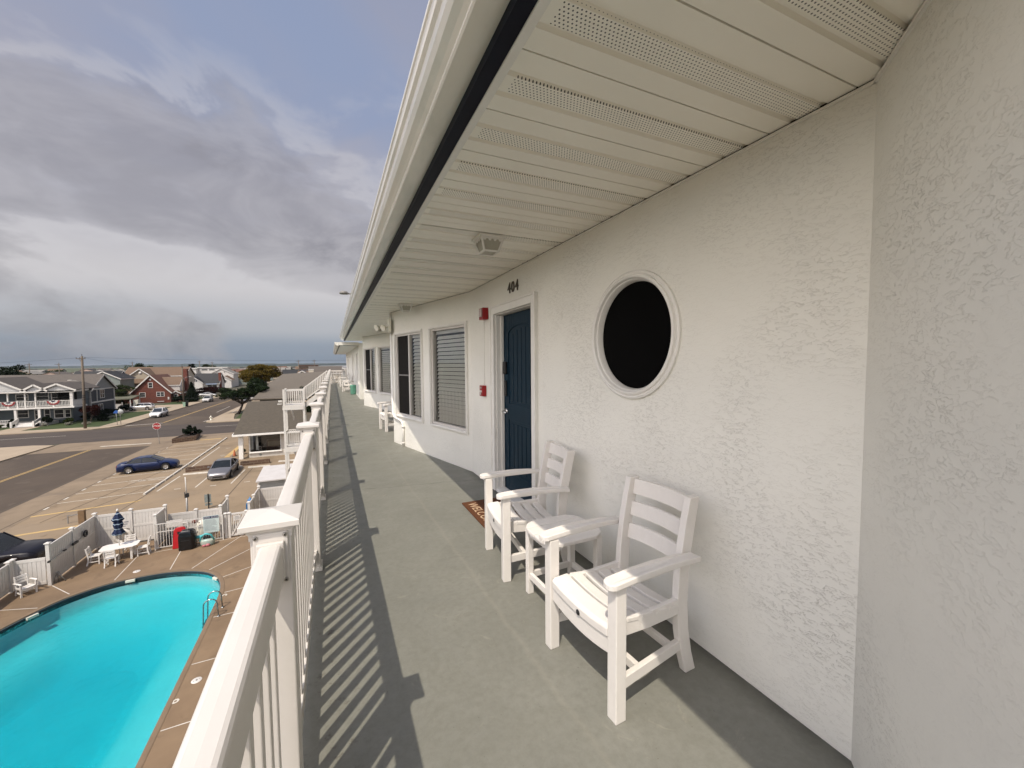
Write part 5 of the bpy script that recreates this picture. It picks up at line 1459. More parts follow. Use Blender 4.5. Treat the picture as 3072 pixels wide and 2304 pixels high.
planter([(-20.05, 67.7), (-17.7, 68.9), (-18.3, 73.4), (-19.6, 73.2)], 0.62, 'stone planter with a spiky evergreen near the stop sign')
planter([(-13.45, 48.55), (-11.0, 48.9), (-11.0, 49.35), (-13.45, 49.0)], 0.42, 'empty stone planter to the left of the silver sedan')
planter([(-9.0, 49.05), (-6.4, 49.15), (-6.4, 49.6), (-9.0, 49.5)], 0.42, 'low stone planter to the right of the silver sedan, before the office window')

# ------------------------------------------------------------------ vehicles
TYRE = mat('tyre_rubber', (0.012, 0.012, 0.012), (0.018, 0.017, 0.016), 10, 0.85)
ALLOY = mat('alloy_wheel', (0.50, 0.49, 0.47), (0.40, 0.39, 0.37), 8, 0.3, metal=0.8)
CARGLASS = mat('car_glass', (0.010, 0.013, 0.013), (0.014, 0.016, 0.016), 2, 0.05, spec=0.6)
LAMPW = mat('headlamp_glass', (0.45, 0.45, 0.44), (0.35, 0.35, 0.34), 6, 0.12)
LAMPR = mat('tail_lamp_red', (0.20, 0.008, 0.008), (0.16, 0.006, 0.006), 6, 0.15)


def car(name, label, loc, rz, paint, kind='sedan', L=4.6, Wd=1.82, H=1.45, cat='car', group='parked cars'):
    """nose towards local +X"""
    t = thing(name, label, cat, loc, rz, group)
    l = L / 2
    if kind == 'sedan':     # (x, belt/deck height, half width)
        deck = [(-l, 0.78, 0.70), (-l + 0.10, 0.98, 0.80), (-l + 0.45, 1.03, 0.86), (-l + 0.9, 1.00, 0.90), (-0.5, 0.96, 0.915), (0.6, 0.94, 0.915), (0.95, 0.955, 0.90), (l - 0.85, 0.88, 0.88), (l - 0.25, 0.74, 0.80), (l - 0.04, 0.60, 0.66), (l, 0.50, 0.62)]
        roof = [(-l + 0.62, 1.02), (-l + 1.15, 1.30), (-0.75, H - 0.03), (-0.15, H), (0.25, H - 0.03), (1.12, 0.965)]
        zb = 0.24; wr = 0.34
    elif kind == 'suv':
        deck = [(-l, 0.86, 0.74), (-l + 0.08, 1.08, 0.84), (-l + 0.5, 1.12, 0.90), (-0.6, 1.08, 0.93), (0.5, 1.05, 0.93), (0.95, 1.07, 0.92), (l - 0.9, 1.02, 0.90), (l - 0.3, 0.92, 0.83), (l - 0.05, 0.75, 0.72), (l, 0.60, 0.68)]
        roof = [(-l + 0.10, 1.10), (-l + 0.40, H - 0.14), (-l + 0.9, H - 0.02), (-0.2, H), (0.25, H - 0.04), (1.02, 1.09)]
        zb = 0.30; wr = 0.37
    else:                   # pickup truck
        deck = [(-l, 1.0, 0.86), (-l + 0.05, 1.12, 0.92), (-0.9, 1.14, 0.95), (-0.5, 1.15, 0.95), (0.5, 1.14, 0.95), (0.95, 1.15, 0.95), (l - 1.0, 1.14, 0.94), (l - 0.35, 1.09, 0.90), (l - 0.06, 0.98, 0.84), (l, 0.8, 0.82)]
        roof = [(-0.95, 1.15), (-0.80, H - 0.08), (-0.5, H), (0.3, H), (0.6, H - 0.05), (1.30, 1.155)]
        zb = 0.36; wr = 0.40
    k = Wd / 2 / 0.915
    ax = (-l * 0.60, l * 0.605)
    tm = t.matrix_basis
    TP = lambda ps: [tm @ Vector(p) for p in ps]
    # body shell
    rings = []
    xs = sorted({d[0] for d in deck} | {a + s * wr * 1.15 for a in ax for s in (-1, 1)} | {a + s * wr * 0.75 for a in ax for s in (-1, 1)} | set(ax))
    def interp(x):
        for i in range(len(deck) - 1):
            a, b = deck[i], deck[i + 1]
            if a[0] <= x <= b[0]:
                f = (x - a[0]) / (b[0] - a[0]); return a[1] + (b[1] - a[1]) * f, (a[2] + (b[2] - a[2]) * f) * k
        return deck[-1][1], deck[-1][2] * k
    for x in xs:
        h, w = interp(x)
        lo = zb
        for a in ax:
            dd = abs(x - a)
            if dd < wr * 1.15: lo = max(lo, 0.05 + wr + sqrt(max(0, (wr * 1.15) ** 2 - dd * dd)) * 0.95 - 0.02 if dd < wr * 1.14 else lo)
        e = min(1.0, 0.2 + 2.5 * min(x + l, l - x))
        lo2 = min(lo, h - 0.12)
        mid = lo2 + (h - lo2) * 0.62
        rings.append(TP([(x, -w * 0.93, lo2), (x, -w, mid), (x, -w * 0.97, h - 0.03), (x, -w * 0.86, h), (x, 0, h + 0.035 * e), (x, w * 0.86, h), (x, w * 0.97, h - 0.03), (x, w, mid), (x, w * 0.93, lo2)]))
    mb = MB(); mb.loft(rings, smooth=True); body = mb.build('body', paint, t)
    # inner wheel wells / underside
    mb = MB(); tmv = TP([(x, y, z) for x, y, z in ((-l + 0.2, -0.72 * k, zb), (l - 0.25, -0.72 * k, zb), (l - 0.25, 0.72 * k, zb), (-l + 0.2, 0.72 * k, zb), (-l + 0.2, -0.72 * k, 0.72), (l - 0.25, -0.72 * k, 0.60), (l - 0.25, 0.72 * k, 0.60), (-l + 0.2, 0.72 * k, 0.72))])
    mb.hexa(tmv); mb.build('underbody', BLACK, t)
    # greenhouse
    top = lambda x: 0.70 * k
    g = []
    for i, (x, z) in enumerate(roof):
        h, w = interp(x); tw = w * 0.86 if i in (0, len(roof) - 1) else w * (0.86 - 0.17 * min(1, (z - h) / 0.45))
        g.append((x, z, w * 0.885, h - 0.01, tw))
    rg = []
    for x, z, wb, h, tw in g:
        rg.append(TP([(x, -wb, h), (x, -tw, max(z - 0.04, h)), (x, -tw * 0.88, max(z, h + 0.004)), (x, 0, max(z + 0.015, h + 0.008)), (x, tw * 0.88, max(z, h + 0.004)), (x, tw, max(z - 0.04, h)), (x, wb, h)]))
    mb = MB(); mb.loft(rg, smooth=False); mb.build('windows', CARGLASS, t)
    # painted roof skin and pillars, just proud of the glass
    mb = MB(); sk = []
    for x, z, wb, h, tw in g[1:-1]:
        sk.append(TP([(x, -tw * 1.0, z - 0.045), (x, -tw * 0.89, z + 0.006), (x, 0, z + 0.022), (x, tw * 0.89, z + 0.006), (x, tw * 1.0, z - 0.045)]))
    for i in range(len(sk) - 1):
        for j in range(4): mb.add([sk[i][j], sk[i][j + 1], sk[i + 1][j + 1], sk[i + 1][j]], [(0, 1, 2, 3)], True)
    mb.build('roof_panel', paint, t)
    mb = MB()
    for sy in (-1, 1):
        for i in (0, len(g) - 2):
            a, b = g[i], g[i + 1]
            mb.beam(tm @ Vector((a[0], sy * a[4], max(a[1], a[3]))), tm @ Vector((b[0], sy * b[4], b[1] - 0.03)), 0.07, 0.05)
        xm = (g[2][0] + g[3][0]) / 2; h, w = interp(xm); mb.beam(tm @ Vector((xm, sy * w * 0.89, h)), tm @ Vector((xm + 0.03, sy * g[3][4] * 1.01, H - 0.05)), 0.03, 0.08)
    mb.build('pillars', paint, t)
    for a in ax:
        for sy in (-1, 1):
            yo = sy * (Wd / 2 - 0.11)
            mb = MB(); n = 20; rr = [(wr * 0.62, -0.11), (wr * 0.96, -0.11), (wr, -0.08), (wr, 0.08), (wr * 0.96, 0.11), (wr * 0.62, 0.105)]
            mb.lathe(rr, (0, 0, 0), n, 'y'); mb.v = [tuple(tm @ Vector((p[0] + a, p[1] + yo, p[2] + wr))) for p in mb.v]
            wl = mb.build('wheel', TYRE, t)
            mb = MB(); mb.lathe([(0.0, 0.085 * sy), (wr * 0.16, 0.085 * sy), (wr * 0.2, 0.06 * sy), (wr * 0.60, 0.075 * sy), (wr * 0.64, 0.10 * sy)], (0, 0, 0), 20, 'y')
            for q in range(5):
                an = 2 * pi * q / 5; mb.beam((wr * 0.15 * cos(an), sy * 0.088, wr * 0.15 * sin(an)), (wr * 0.6 * cos(an), sy * 0.095, wr * 0.6 * sin(an)), 0.05, 0.02, (0, 1, 0))
            mb.v = [tuple(tm @ Vector((p[0] + a, p[1] + yo, p[2] + wr))) for p in mb.v]
            sub(mb, 'rim', ALLOY, wl)
    hF, wF = interp(l - 0.25); hN, wN = interp(l - 0.02)
    for sy in (-1, 1):
        mb = MB(); mb.hexa(TP([(l - 0.40, sy * wF * 0.99, hF - 0.13), (l - 0.03, sy * wN * 0.86, hN - 0.10), (l + 0.006, sy * wN * 0.62, hN - 0.06), (l - 0.38, sy * wF * 0.70, hF - 0.10),
                               (l - 0.50, sy * wF * 0.99, hF + 0.02), (l - 0.12, sy * wN * 0.98, hN + 0.05), (l - 0.06, sy * wN * 0.64, hN + 0.035), (l - 0.40, sy * wF * 0.68, hF + 0.02)])); mb.build('headlight', LAMPW, t)
        hB, wB = interp(-l + 0.1)
        mb = MB(); mb.hexa(TP([(-l + 0.42, sy * wB * 1.02, hB - 0.20), (-l - 0.004, sy * wB * 0.93, hB - 0.22), (-l - 0.004, sy * wB * 0.55, hB - 0.22), (-l + 0.3, sy * wB * 0.6, hB - 0.2),
                               (-l + 0.42, sy * wB * 1.02, hB - 0.04), (-l + 0.06, sy * wB * 0.93, hB - 0.05), (-l + 0.04, sy * wB * 0.55, hB - 0.06), (-l + 0.3, sy * wB * 0.6, hB - 0.06)])); mb.build('tail_light', LAMPR, t)
        hm, wm = interp(0.85)
        mb = MB(); mb.obox(tm @ Vector((0.82, sy * (wm + 0.09), hm + 0.07)), 0.10, 0.18, 0.12, rz); mb.build('mirror', paint, t, 0.02)
        for x in (-0.55, 0.35):
            h_, w_ = interp(x); mb = MB(); mb.obox(tm @ Vector((x, sy * (w_ * 0.99 + 0.012), h_ - 0.13)), 0.17, 0.025, 0.03, rz); mb.build('door_handle', paint, t)
    mb = MB()
    mb.hexa(TP([(l - 0.02, -wN * 0.78, 0.27), (l + 0.012, -wN * 0.6, 0.27), (l + 0.012, wN * 0.6, 0.27), (l - 0.02, wN * 0.78, 0.27), (l - 0.02, -wN * 0.62, hN - 0.13), (l + 0.012, -wN * 0.5, hN - 0.13), (l + 0.012, wN * 0.5, hN - 0.13), (l - 0.02, wN * 0.62, hN - 0.13)]))
    mb.build('grille', BLACK, t)
    mb = MB(); mb.hexa(TP([(l - 0.06, -wN * 1.05, 0.235), (l + 0.03, -wN * 0.7, 0.235), (l + 0.03, wN * 0.7, 0.235), (l - 0.06, wN * 1.05, 0.235), (l - 0.06, -wN * 1.05, 0.275), (l + 0.03, -wN * 0.7, 0.275), (l + 0.03, wN * 0.7, 0.275), (l - 0.06, wN * 1.05, 0.275)]))
    mb.build('bumper_lip', ALLOY, t)
    mb = MB(); mb.hexa(TP([(-l - 0.015, -0.24, 0.52), (-l + 0.02, -0.24, 0.52), (-l + 0.02, 0.24, 0.52), (-l - 0.015, 0.24, 0.52), (-l - 0.015, -0.24, 0.66), (-l + 0.02, -0.24, 0.66), (-l + 0.02, 0.24, 0.66), (-l - 0.015, 0.24, 0.66)])); mb.build('number_plate', VINYL, t)
    return t


PBLUE = mat('blue_car_paint', (0.001, 0.012, 0.065), (0.001, 0.010, 0.055), 2, 0.35, coat=0.35, spec=0.3)
PSILV = mat('silver_car_paint', (0.20, 0.195, 0.20), (0.18, 0.175, 0.18), 2, 0.3, metal=0.5, coat=0.5)
PBLACK = mat('black_car_paint', (0.005, 0.004, 0.007), (0.006, 0.005, 0.008), 2, 0.35, coat=0.25, spec=0.2)
PWHITE = mat('white_car_paint', (0.72, 0.71, 0.69), (0.68, 0.67, 0.65), 2, 0.25, coat=0.6)
PGREY = mat('grey_car_paint', (0.12, 0.12, 0.125), (0.10, 0.10, 0.105), 2, 0.3, metal=0.4, coat=0.6)
car('parked_car', 'dark blue sedan parked side-on in the striped stalls', (-17.1, 51.35, GZ), radians(7), PBLUE)
car('parked_car', 'silver grey sedan facing the pool between two stone planters', (-9.78, 46.0, GZ), radians(-90), PSILV, L=4.75, Wd=1.84)
car('parked_truck', 'black pickup with its nose behind the white pool fence at the left edge', (-16.75, 29.25, GZ), radians(-2), PBLACK, 'truck', 5.4, 1.98, 1.85, 'truck')
car('parked_car', 'white crossover side-on in the driveway of the brick house', (-41.4, 121.4, GZ + 0.06), radians(180), PWHITE, 'suv', 4.9, 1.9, 1.66)
car('parked_car', 'white SUV facing the junction by the kerb, nearest on the far street', (-32.85, 104.7, GZ), radians(-90), PWHITE, 'suv', 5.0, 1.95, 1.78)
car('parked_car', 'pale SUV at the kerb farther up the street, beyond the second utility pole', (-32.9, 140.5, GZ), radians(-90), mat('pearl_paint', (0.5, 0.49, 0.47)), 'suv', 4.7, 1.88, 1.68)
car('parked_car', 'small white car in a side drive beyond the dark bushes', (-38.2, 163.5, GZ), radians(0), PWHITE, 'sedan', 4.5)
car('parked_car', 'grey car under the dark tree on the right side of the street', (-22.6, 134.0, GZ), radians(-90), PGREY, 'suv', 4.6, 1.86, 1.65)
car('parked_car', 'white car half hidden by the dark tree trunk', (-20.2, 139.0, GZ), radians(20), PWHITE, 'sedan', 4.5)

# ------------------------------------------------------------------ street furniture
GALV = mat('galvanised_steel', (0.33, 0.32, 0.30), (0.26, 0.25, 0.24), 12, 0.45, metal=0.5)
t = thing('stop_sign', 'red octagonal STOP sign on a thin post at the corner of the lot', 'sign', (-21.6, 68.3, GZ))
mb = MB(); mb.beam((-21.55, 68.32, GZ), (-21.75, 68.32, -6.05), 0.07, 0.05); mb.build('post', GALV, t)
oct_ = lambda r: [(-21.74 + r * cos(pi / 8 + k * pi / 4), 68.26, -6.60 + r * sin(pi / 8 + k * pi / 4)) for k in range(8)]
mb = MB(); mb.prism(oct_(0.47), (0, 0.02, 0)); mb.build('white_border', VINYL, t)
mb = MB(); mb.prism([(x, y - 0.006, z) for x, y, z in oct_(0.435)], (0, 0.005, 0)); mb.build('red_face', mat('stop_red', (0.30, 0.010, 0.014), (0.26, 0.009, 0.012)), t)
text_part('STOP', 0.36, frame_mat((-21.74, 68.250, -6.60), (1, 0, 0), (0, 0, 1)), VINYL, 'lettering', t, 0.001, 1.08, 0, 0.006)

WOODP = mat('weathered_pole', (0.155, 0.125, 0.095), (0.105, 0.082, 0.06), 3, 0.9, 0.4, 20, stretch=(6, 6, 0.6))


def utility_pole(loc, h, label, arm=0.9, lean=0.0, r=0.16, lamp=None):
    t = thing('utility_pole', label, 'utility pole', loc, 0, 'wooden utility poles')
    x, y, z = loc; top = Vector((x + lean, y, z + h))
    mb = MB(); mb.tube([(x, y, z), top], [r, r * 0.72], 10); mb.build('pole', WOODP, t)
    c = Vector((x, y, z)).lerp(top, 0.965)
    mb = MB(); mb.beam(c + Vector((-arm * 0.62, -0.12, 0.0)), c + Vector((arm * 0.42, -0.12, 0)), 0.09, 0.11); mb.beam(c + Vector((-arm * 0.35, -0.10, 0)), c + Vector((0, -0.10, -0.6)), 0.04, 0.05); mb.build('crossarm', WOODP, t)
    mb = MB()
    for q in (-arm * 0.6, -arm * 0.2, arm * 0.38): mb.lathe([(0.0, 0.22), (0.05, 0.2), (0.065, 0.12), (0.03, 0.08), (0.03, 0.04)], tuple(c + Vector((q, -0.12, 0))), 8)
    mb.lathe([(0.0, 0.32), (0.05, 0.3), (0.06, 0.2), (0.03, 0.1), (0.03, 0.0)], tuple(top), 8)
    mb.build('insulators', mat('dark_porcelain', (0.03, 0.022, 0.02)), t)
    if lamp:
        dx, dz = lamp; c = Vector((x, y, z + dz))
        mb = MB(); mb.tube([c, c + Vector((dx * 0.35, -0.1, 0.45)), c + Vector((dx * 0.75, -0.15, 0.62))], 0.035, 6); a = mb.build('lamp_arm', GALV, t)
        mb = MB(); e = c + Vector((dx * 0.75, -0.15, 0.62)); mb.loft([[e + Vector((dx / abs(dx) * u, w * v[0], v[1] * w)) for v in ((-1, 0.1), (-0.6, 0.5), (0.6, 0.5), (1, 0.1), (0.6, -0.35), (-0.6, -0.35))] for u, w in ((0, 0.05), (0.12, 0.11), (0.45, 0.12), (0.6, 0.05))], smooth=True); sub(mb, 'lamp_head', VINYL, a)
    return t, top


p1, T1 = utility_pole((-38.0, 89.95, GZ), 12.2, 'tall wooden utility pole with a street lamp in front of the grey porch house', 1.1, 0.18, 0.2, (-1.5, 7.6))
mb = MB()
for z in (5.3, 5.6, 4.9): mb.lathe([(0.22, z), (0.22, z + 0.14)], (-37.93, 89.95, GZ), 10, cap=True)
mb.build('cable_clamps', BLACK, p1)
p2, T2 = utility_pole((-34.75, 126.9, GZ), 10.4, 'wooden utility pole with a street lamp beside the brick house', 0.1, 0.06, 0.18, (1.8, 7.0))
POLES = [((-93.2, 190, GZ), 11.6, 'distant utility pole rising behind the dark evergreens at far left'), ((-85.9, 190, GZ), 11.6, 'distant utility pole over the marsh, between the evergreens and the lamp pole'),
         ((-80.4, 230, GZ), 12.2, 'distant utility pole behind the tan gabled house'), ((-63.7, 260, GZ), 12.7, 'distant utility pole above the white flat roofs'),
         ((-58.2, 260, GZ), 12.2, 'distant utility pole right of the white flat roofs, before a treeline'), ((-13.45, 200, GZ), 12.3, 'distant utility pole over the roofs right of the yellow tree'),
         ((-7.2, 200, GZ), 12.4, 'distant utility pole just left of the balcony railing'), ((-20.45, 200, GZ), 9.9, 'dark utility pole at the right edge of the yellow tree')]
for loc, h, lb in POLES: utility_pole(loc, h, lb, 1.6, 0.0, 0.16)


def cable(p, q, sag, label, r=0.013):
    p, q = Vector(p), Vector(q); pts = []
    for k in range(15):
        f = k / 14; c = p.lerp(q, f); c.z -= sag * 4 * f * (1 - f); pts.append(c)
    mb = MB(); mb.tube(pts, r, 4)
    single(mb, 'power_line', label, 'cable', BLACK, 'overhead power lines', loc=tuple(p))


DW = 'overhead power lines'
cable(T1 + Vector((-0.6, 0, -0.3)), (-75, 92, 2.4), 0.8, 'thin overhead wire running left from the lamp pole')
cable(T1 + Vector((0.4, 0, -0.3)), T2 + Vector((0, 0, -0.2)), 0.7, 'thin overhead wire from the lamp pole to the brick house pole')
cable(T1 + Vector((0.2, 0, -0.2)), (40, 96, 3.6), 1.0, 'thin overhead wire crossing the sky to the right')
cable((-37.9, 89.9, -3.9), (60, 90.5, -3.6), 1.2, 'low cable crossing in front of the dark tree')
cable((-37.9, 89.9, -3.6), (-80, 90.5, -3.9), 0.9, 'low cable crossing before the grey porch house')
cable((-37.9, 89.9, -3.3), (-80, 90.5, -3.2), 0.9, 'second low cable crossing before the grey porch house')
cable((-37.9, 89.9, -3.3), (-34.75, 126.8, -2.6), 0.6, 'low cable running to the brick house pole')

t = thing('street_sign', 'round white sign back and blue sign on two thin posts at the lawn corner', 'sign', (-34.75, 92.7, GZ))
mb = MB(); mb.tube([(-34.85, 92.5, GZ), (-34.95, 92.5, -6.5)], 0.04, 6); mb.tube([(-34.55, 93.0, GZ), (-34.62, 93.0, -6.0)], 0.04, 6); mb.build('posts', GALV, t)
mb = MB(); mb.lathe([(0.0, 0.0), (0.43, 0.0), (0.43, 0.02), (0.0, 0.02)], (-34.5, 92.95, -6.6), 20, 'y'); mb.build('round_plate', mat('pale_sign_back', (0.45, 0.47, 0.45)), t)
mb = MB(); mb.prism([(-35.35, 92.45, -6.75), (-34.75, 92.45, -6.85), (-34.62, 92.45, -6.35), (-35.0, 92.45, -6.25)], (0, 0.02, 0)); mb.build('blue_plate', mat('sign_blue', (0.02, 0.09, 0.33)), t)
t = thing('fire_hydrant', 'pale cream fire hydrant at the right street corner', 'hydrant', (-21.2, 92.0, GZ + 0.11))
mb = MB(); mb.lathe([(0.0, 0.0), (0.2, 0.0), (0.2, 0.06), (0.13, 0.08), (0.13, 0.55), (0.17, 0.57), (0.17, 0.62), (0.12, 0.72), (0.05, 0.80), (0.05, 0.88), (0.0, 0.88)], (-21.2, 92.0, GZ + 0.11), 14); mb.build('barrel', IVORY, t)
mb = MB(); mb.lathe([(0.0, -0.27), (0.08, -0.27), (0.08, 0.27), (0.0, 0.27)], (-21.2, 92.0, GZ + 0.55), 10, 'x'); mb.build('nozzles', IVORY, t)
t = thing('wheelie_bin', 'pale green wheeled bin at the foot of the brick house utility pole', 'bin', (-34.35, 125.8, GZ + 0.12))
mb = MB(); mb.loft([[(-34.35 + a * w, 125.8 + b * w, GZ + 0.12 + z) for a, b in ((-1, -1), (1, -1), (1, 1), (-1, 1))] for w, z in ((0.22, 0.0), (0.28, 1.0))]); mb.build('body', mat('pale_green_plastic', (0.30, 0.45, 0.34)), t)
mb = MB(); mb.box(-34.65, -34.05, 125.5, 126.1, GZ + 1.12, GZ + 1.18); mb.build('lid', mat('pale_green_plastic', (0.30, 0.45, 0.34)), t)
t = thing('wheelie_bin', 'black wheeled bin beside the pale green one at the pole', 'bin', (-33.95, 126.4, GZ + 0.12))
mb = MB(); mb.loft([[(-33.95 + a * w, 126.4 + b * w, GZ + 0.12 + z) for a, b in ((-1, -1), (1, -1), (1, 1), (-1, 1))] for w, z in ((0.20, 0.0), (0.26, 1.3))]); mb.build('body', BLACK, t)
mb = MB(); mb.box(-34.22, -33.68, 126.1, 126.7, GZ + 1.42, GZ + 1.50); mb.build('lid', BLACK, t)
t = thing('light_pole', 'slim white pole rising behind the equipment barrier', 'pole', (-8.7, 31.3, GZ))
mb = MB(); mb.tube([(-8.7, 31.3, GZ), (-8.68, 31.3, -6.75)], 0.055, 8); mb.build('post', GALV, t)
mb = MB(); mb.tube([(-8.68, 31.3, -6.75), (-8.70, 31.3, -5.55)], 0.03, 8); mb.build('whip', VINYL, t)
mb = MB(); mb.box(-8.72, -8.56, 31.24, 31.36, -6.85, -6.60); mb.tube([(-8.76, 31.3, -6.9), (-8.77, 31.3, -6.5)], 0.025, 6); mb.build('camera_box', BLACK, t)
t = thing('parking_sign', 'grey back of a parking sign on a dark post beyond the pool fence', 'sign', (-8.58, 35.5, GZ))
mb = MB(); mb.box(-8.61, -8.55, 35.47, 35.53, GZ, -8.0 + 0.1); mb.build('post', BLACK, t)
mb = MB(); mb.box(-8.82, -8.42, 35.53, 35.545, -8.55, -7.95); mb.box(-8.80, -8.36, 35.53, 35.545, -8.78, -8.62); mb.build('plates', mat('sign_back_grey', (0.22, 0.25, 0.24), (0.18, 0.21, 0.2)), t)
t = thing('wooden_bollard', 'weathered timber bollard post beyond the pool fence', 'bollard', (-15.65, 36.0, GZ))
mb = MB(); mb.box(-15.8, -15.5, 35.85, 36.1, GZ, GZ + 0.85); mb.build('post', mat('weathered_wood', (0.20, 0.13, 0.07)), t)
mb = MB(); mb.box(-16.5, -15.8, 36.2, 36.25, GZ + 0.5, GZ + 0.56); mb.box(-16.5, -16.44, 36.2, 36.25, GZ, GZ + 0.5); mb.build('rail', GALV, t)
t = thing('traffic_cone', 'faded orange traffic cone by the office corner', 'cone', (-10.6, 54.9, GZ))
mb = MB(); mb.lathe([(0.17, 0.05), (0.04, 0.72), (0.0, 0.72)], (-10.6, 54.9, GZ), 14); mb.build('cone', mat('faded_orange', (0.32, 0.09, 0.03)), t)
mb = MB(); mb.box(-10.82, -10.38, 54.68, 55.12, GZ, GZ + 0.05); mb.build('base', BLACK, t)

# ------------------------------------------------------------------ motel office
SHING = siding_mat('taupe_shingles', (0.098, 0.080, 0.054), (0.062, 0.051, 0.035), 0.2, 1, 0.35)
_t = SHING.node_tree
off = thing('motel_office', 'small white motel office with a taupe shingle roof and wide front window', 'building', (-7.0, 53.0, GZ))
WHITEW = siding_mat('white_shingle_wall', (0.55, 0.52, 0.46), (0.47, 0.44, 0.39), 0.16, 2, 0.25)
OX0, OX1, OY0, OY1 = -8.85, -1.0, 53.0, 60.0; ot = -6.35
mb = MB()
wall_panel(mb, Vector((OX0, OY0, 0)), Vector((1, 0, 0)), OX1 - OX0, GZ, ot, [(0.10, 3.15, GZ + 0.62, ot - 0.08)])
wall_panel(mb, Vector((OX0, OY0, 0)), Vector((0, 1, 0)), OY1 - OY0, GZ, ot, [(0.5, 1.3, GZ + 0.8, ot - 0.3)])
wall_panel(mb, Vector((OX1, OY0, 0)), Vector((0, 1, 0)), OY1 - OY0, GZ, ot, []); wall_panel(mb, Vector((OX0, OY1, 0)), Vector((1, 0, 0)), OX1 - OX0, GZ, ot, [])
mb.build('wall', WHITEW, off)
mb = MB()   # hipped low roof, deep overhang at the left
ez, rz_ = -6.18, -4.15
P = [(-10.15, 52.2, ez), (0.0, 52.2, ez), (0.0, 72, ez), (-11.8, 72, ez), (-11.7, 70.8, -4.0), (-1.0, 70.8, -4.0)]
mb.add(P, [(0, 1, 5, 4), (1, 2, 5), (2, 3, 4, 5), (3, 0, 4), (0, 3, 2, 1)])
mb.build('roof', SHING, off)
mb = MB(); mb.box(-10.2, 0.0, 52.08, 52.19, ez - 0.18, ez + 0.02); mb.strip([(-10.2, 52.2, ez - 0.08), (-11.85, 72, ez - 0.08)], 0.1, 0.18); mb.build('fascia', TRIM, off)
mb = MB(); mb.box(-9.75, -9.35, 52.6, 53.0, GZ, ez - 0.18); mb.build('corner_column', TRIM, off)
mb = MB(); mb.tube([(-9.9, 52.3, ez - 0.1), (-9.45, 52.5, ez - 0.3), (-9.3, 52.55, ez - 0.35), (-9.3, 52.55, GZ + 0.2)], 0.05, 6); mb.build('downpipe', TRIM, off)
wf = MB(); ring_frame(wf, Vector((OX0, OY0, 0)), Vector((1, 0, 0)), Vector((0, -1, 0)), (0.06, 3.19, GZ + 0.58, ot - 0.04), 0.07, -0.03, 0.05); win = wf.build('window', TRIM, off)
mb = MB(); mb.box(OX0 + 0.02, OX0 + 3.25, OY0 - 0.16, OY0 - 0.051, GZ + 0.52, GZ + 0.58); sub(mb, 'sill', TRIM, win)
mb = MB(); mb.add([(OX0 + 0.13, OY0 + 0.012, GZ + 0.65), (OX0 + 3.12, OY0 + 0.012, GZ + 0.65), (OX0 + 3.12, OY0 + 0.012, ot - 0.11), (OX0 + 0.13, OY0 + 0.012, ot - 0.11)], [(0, 1, 2, 3)]); sub(mb, 'pane', GLASS, win)
mb = MB(); mb.box(OX0 + 0.05, OX0 + 0.35, OY0 + 0.6, OY0 + 0.65, GZ + 0.8, ot - 0.2); mb.box(OX0 + 0.5, OX0 + 0.75, OY0 + 1.2, OY0 + 1.25, GZ + 0.6, ot - 0.2); sub(mb, 'curtain', BLIND, win)
mb = MB(); mb.box(OX0 + 0.1, OX1 - 2, OY0 + 4.0, OY0 + 4.05, GZ + 0.03, ot); sub(mb, 'dark_interior', mat('dim_room', (0.05, 0.045, 0.035)), win)
mb = MB(); mb.lathe([(0.0, -0.02), (0.12, -0.02), (0.12, 0.0)], (-7.75, 53.0, GZ + 0.28), 12, 'y'); mb.build('vent', mat('sign_back_grey', (0.22, 0.25, 0.24)), off)
# furniture seen through the glass
t = thing('lobby_cabinet', 'dark wooden cabinet seen through the office window', 'cabinet', (-6.6, 54.6, GZ))
WD = mat('dark_wood', (0.07, 0.035, 0.018), (0.045, 0.022, 0.012), 4, 0.5)
mb = MB(); mb.box(-7.3, -5.7, 54.3, 54.9, GZ, GZ + 1.65); mb.build('carcass', WD, t)
mb = MB(); mb.box(-7.15, -5.85, 54.28, 54.295, GZ + 0.95, GZ + 1.5); mb.build('front_panel', mat('woven_panel', (0.16, 0.13, 0.08)), t)
t = thing('lobby_chair', 'white cross-back chair seen through the office window', 'chair', (-7.85, 53.7, GZ))
mb = MB()
for x in (-8.0, -7.7): mb.box(x - 0.02, x + 0.02, 53.5, 53.54, GZ, GZ + 1.1); mb.box(x - 0.02, x + 0.02, 53.85, 53.89, GZ, GZ + 0.6)
mb.build('legs', VINYL, t)
mb = MB(); mb.box(-8.03, -7.67, 53.5, 53.9, GZ + 0.6, GZ + 0.64); mb.build('seat', VINYL, t)
mb = MB(); mb.beam((-8.0, 53.52, GZ + 0.68), (-7.7, 53.52, GZ + 1.05), 0.03, 0.03); mb.beam((-7.7, 53.52, GZ + 0.68), (-8.0, 53.52, GZ + 1.05), 0.03, 0.03); mb.box(-8.0, -7.7, 53.5, 53.54, GZ + 1.06, GZ + 1.12); mb.build('cross_back', VINYL, t)

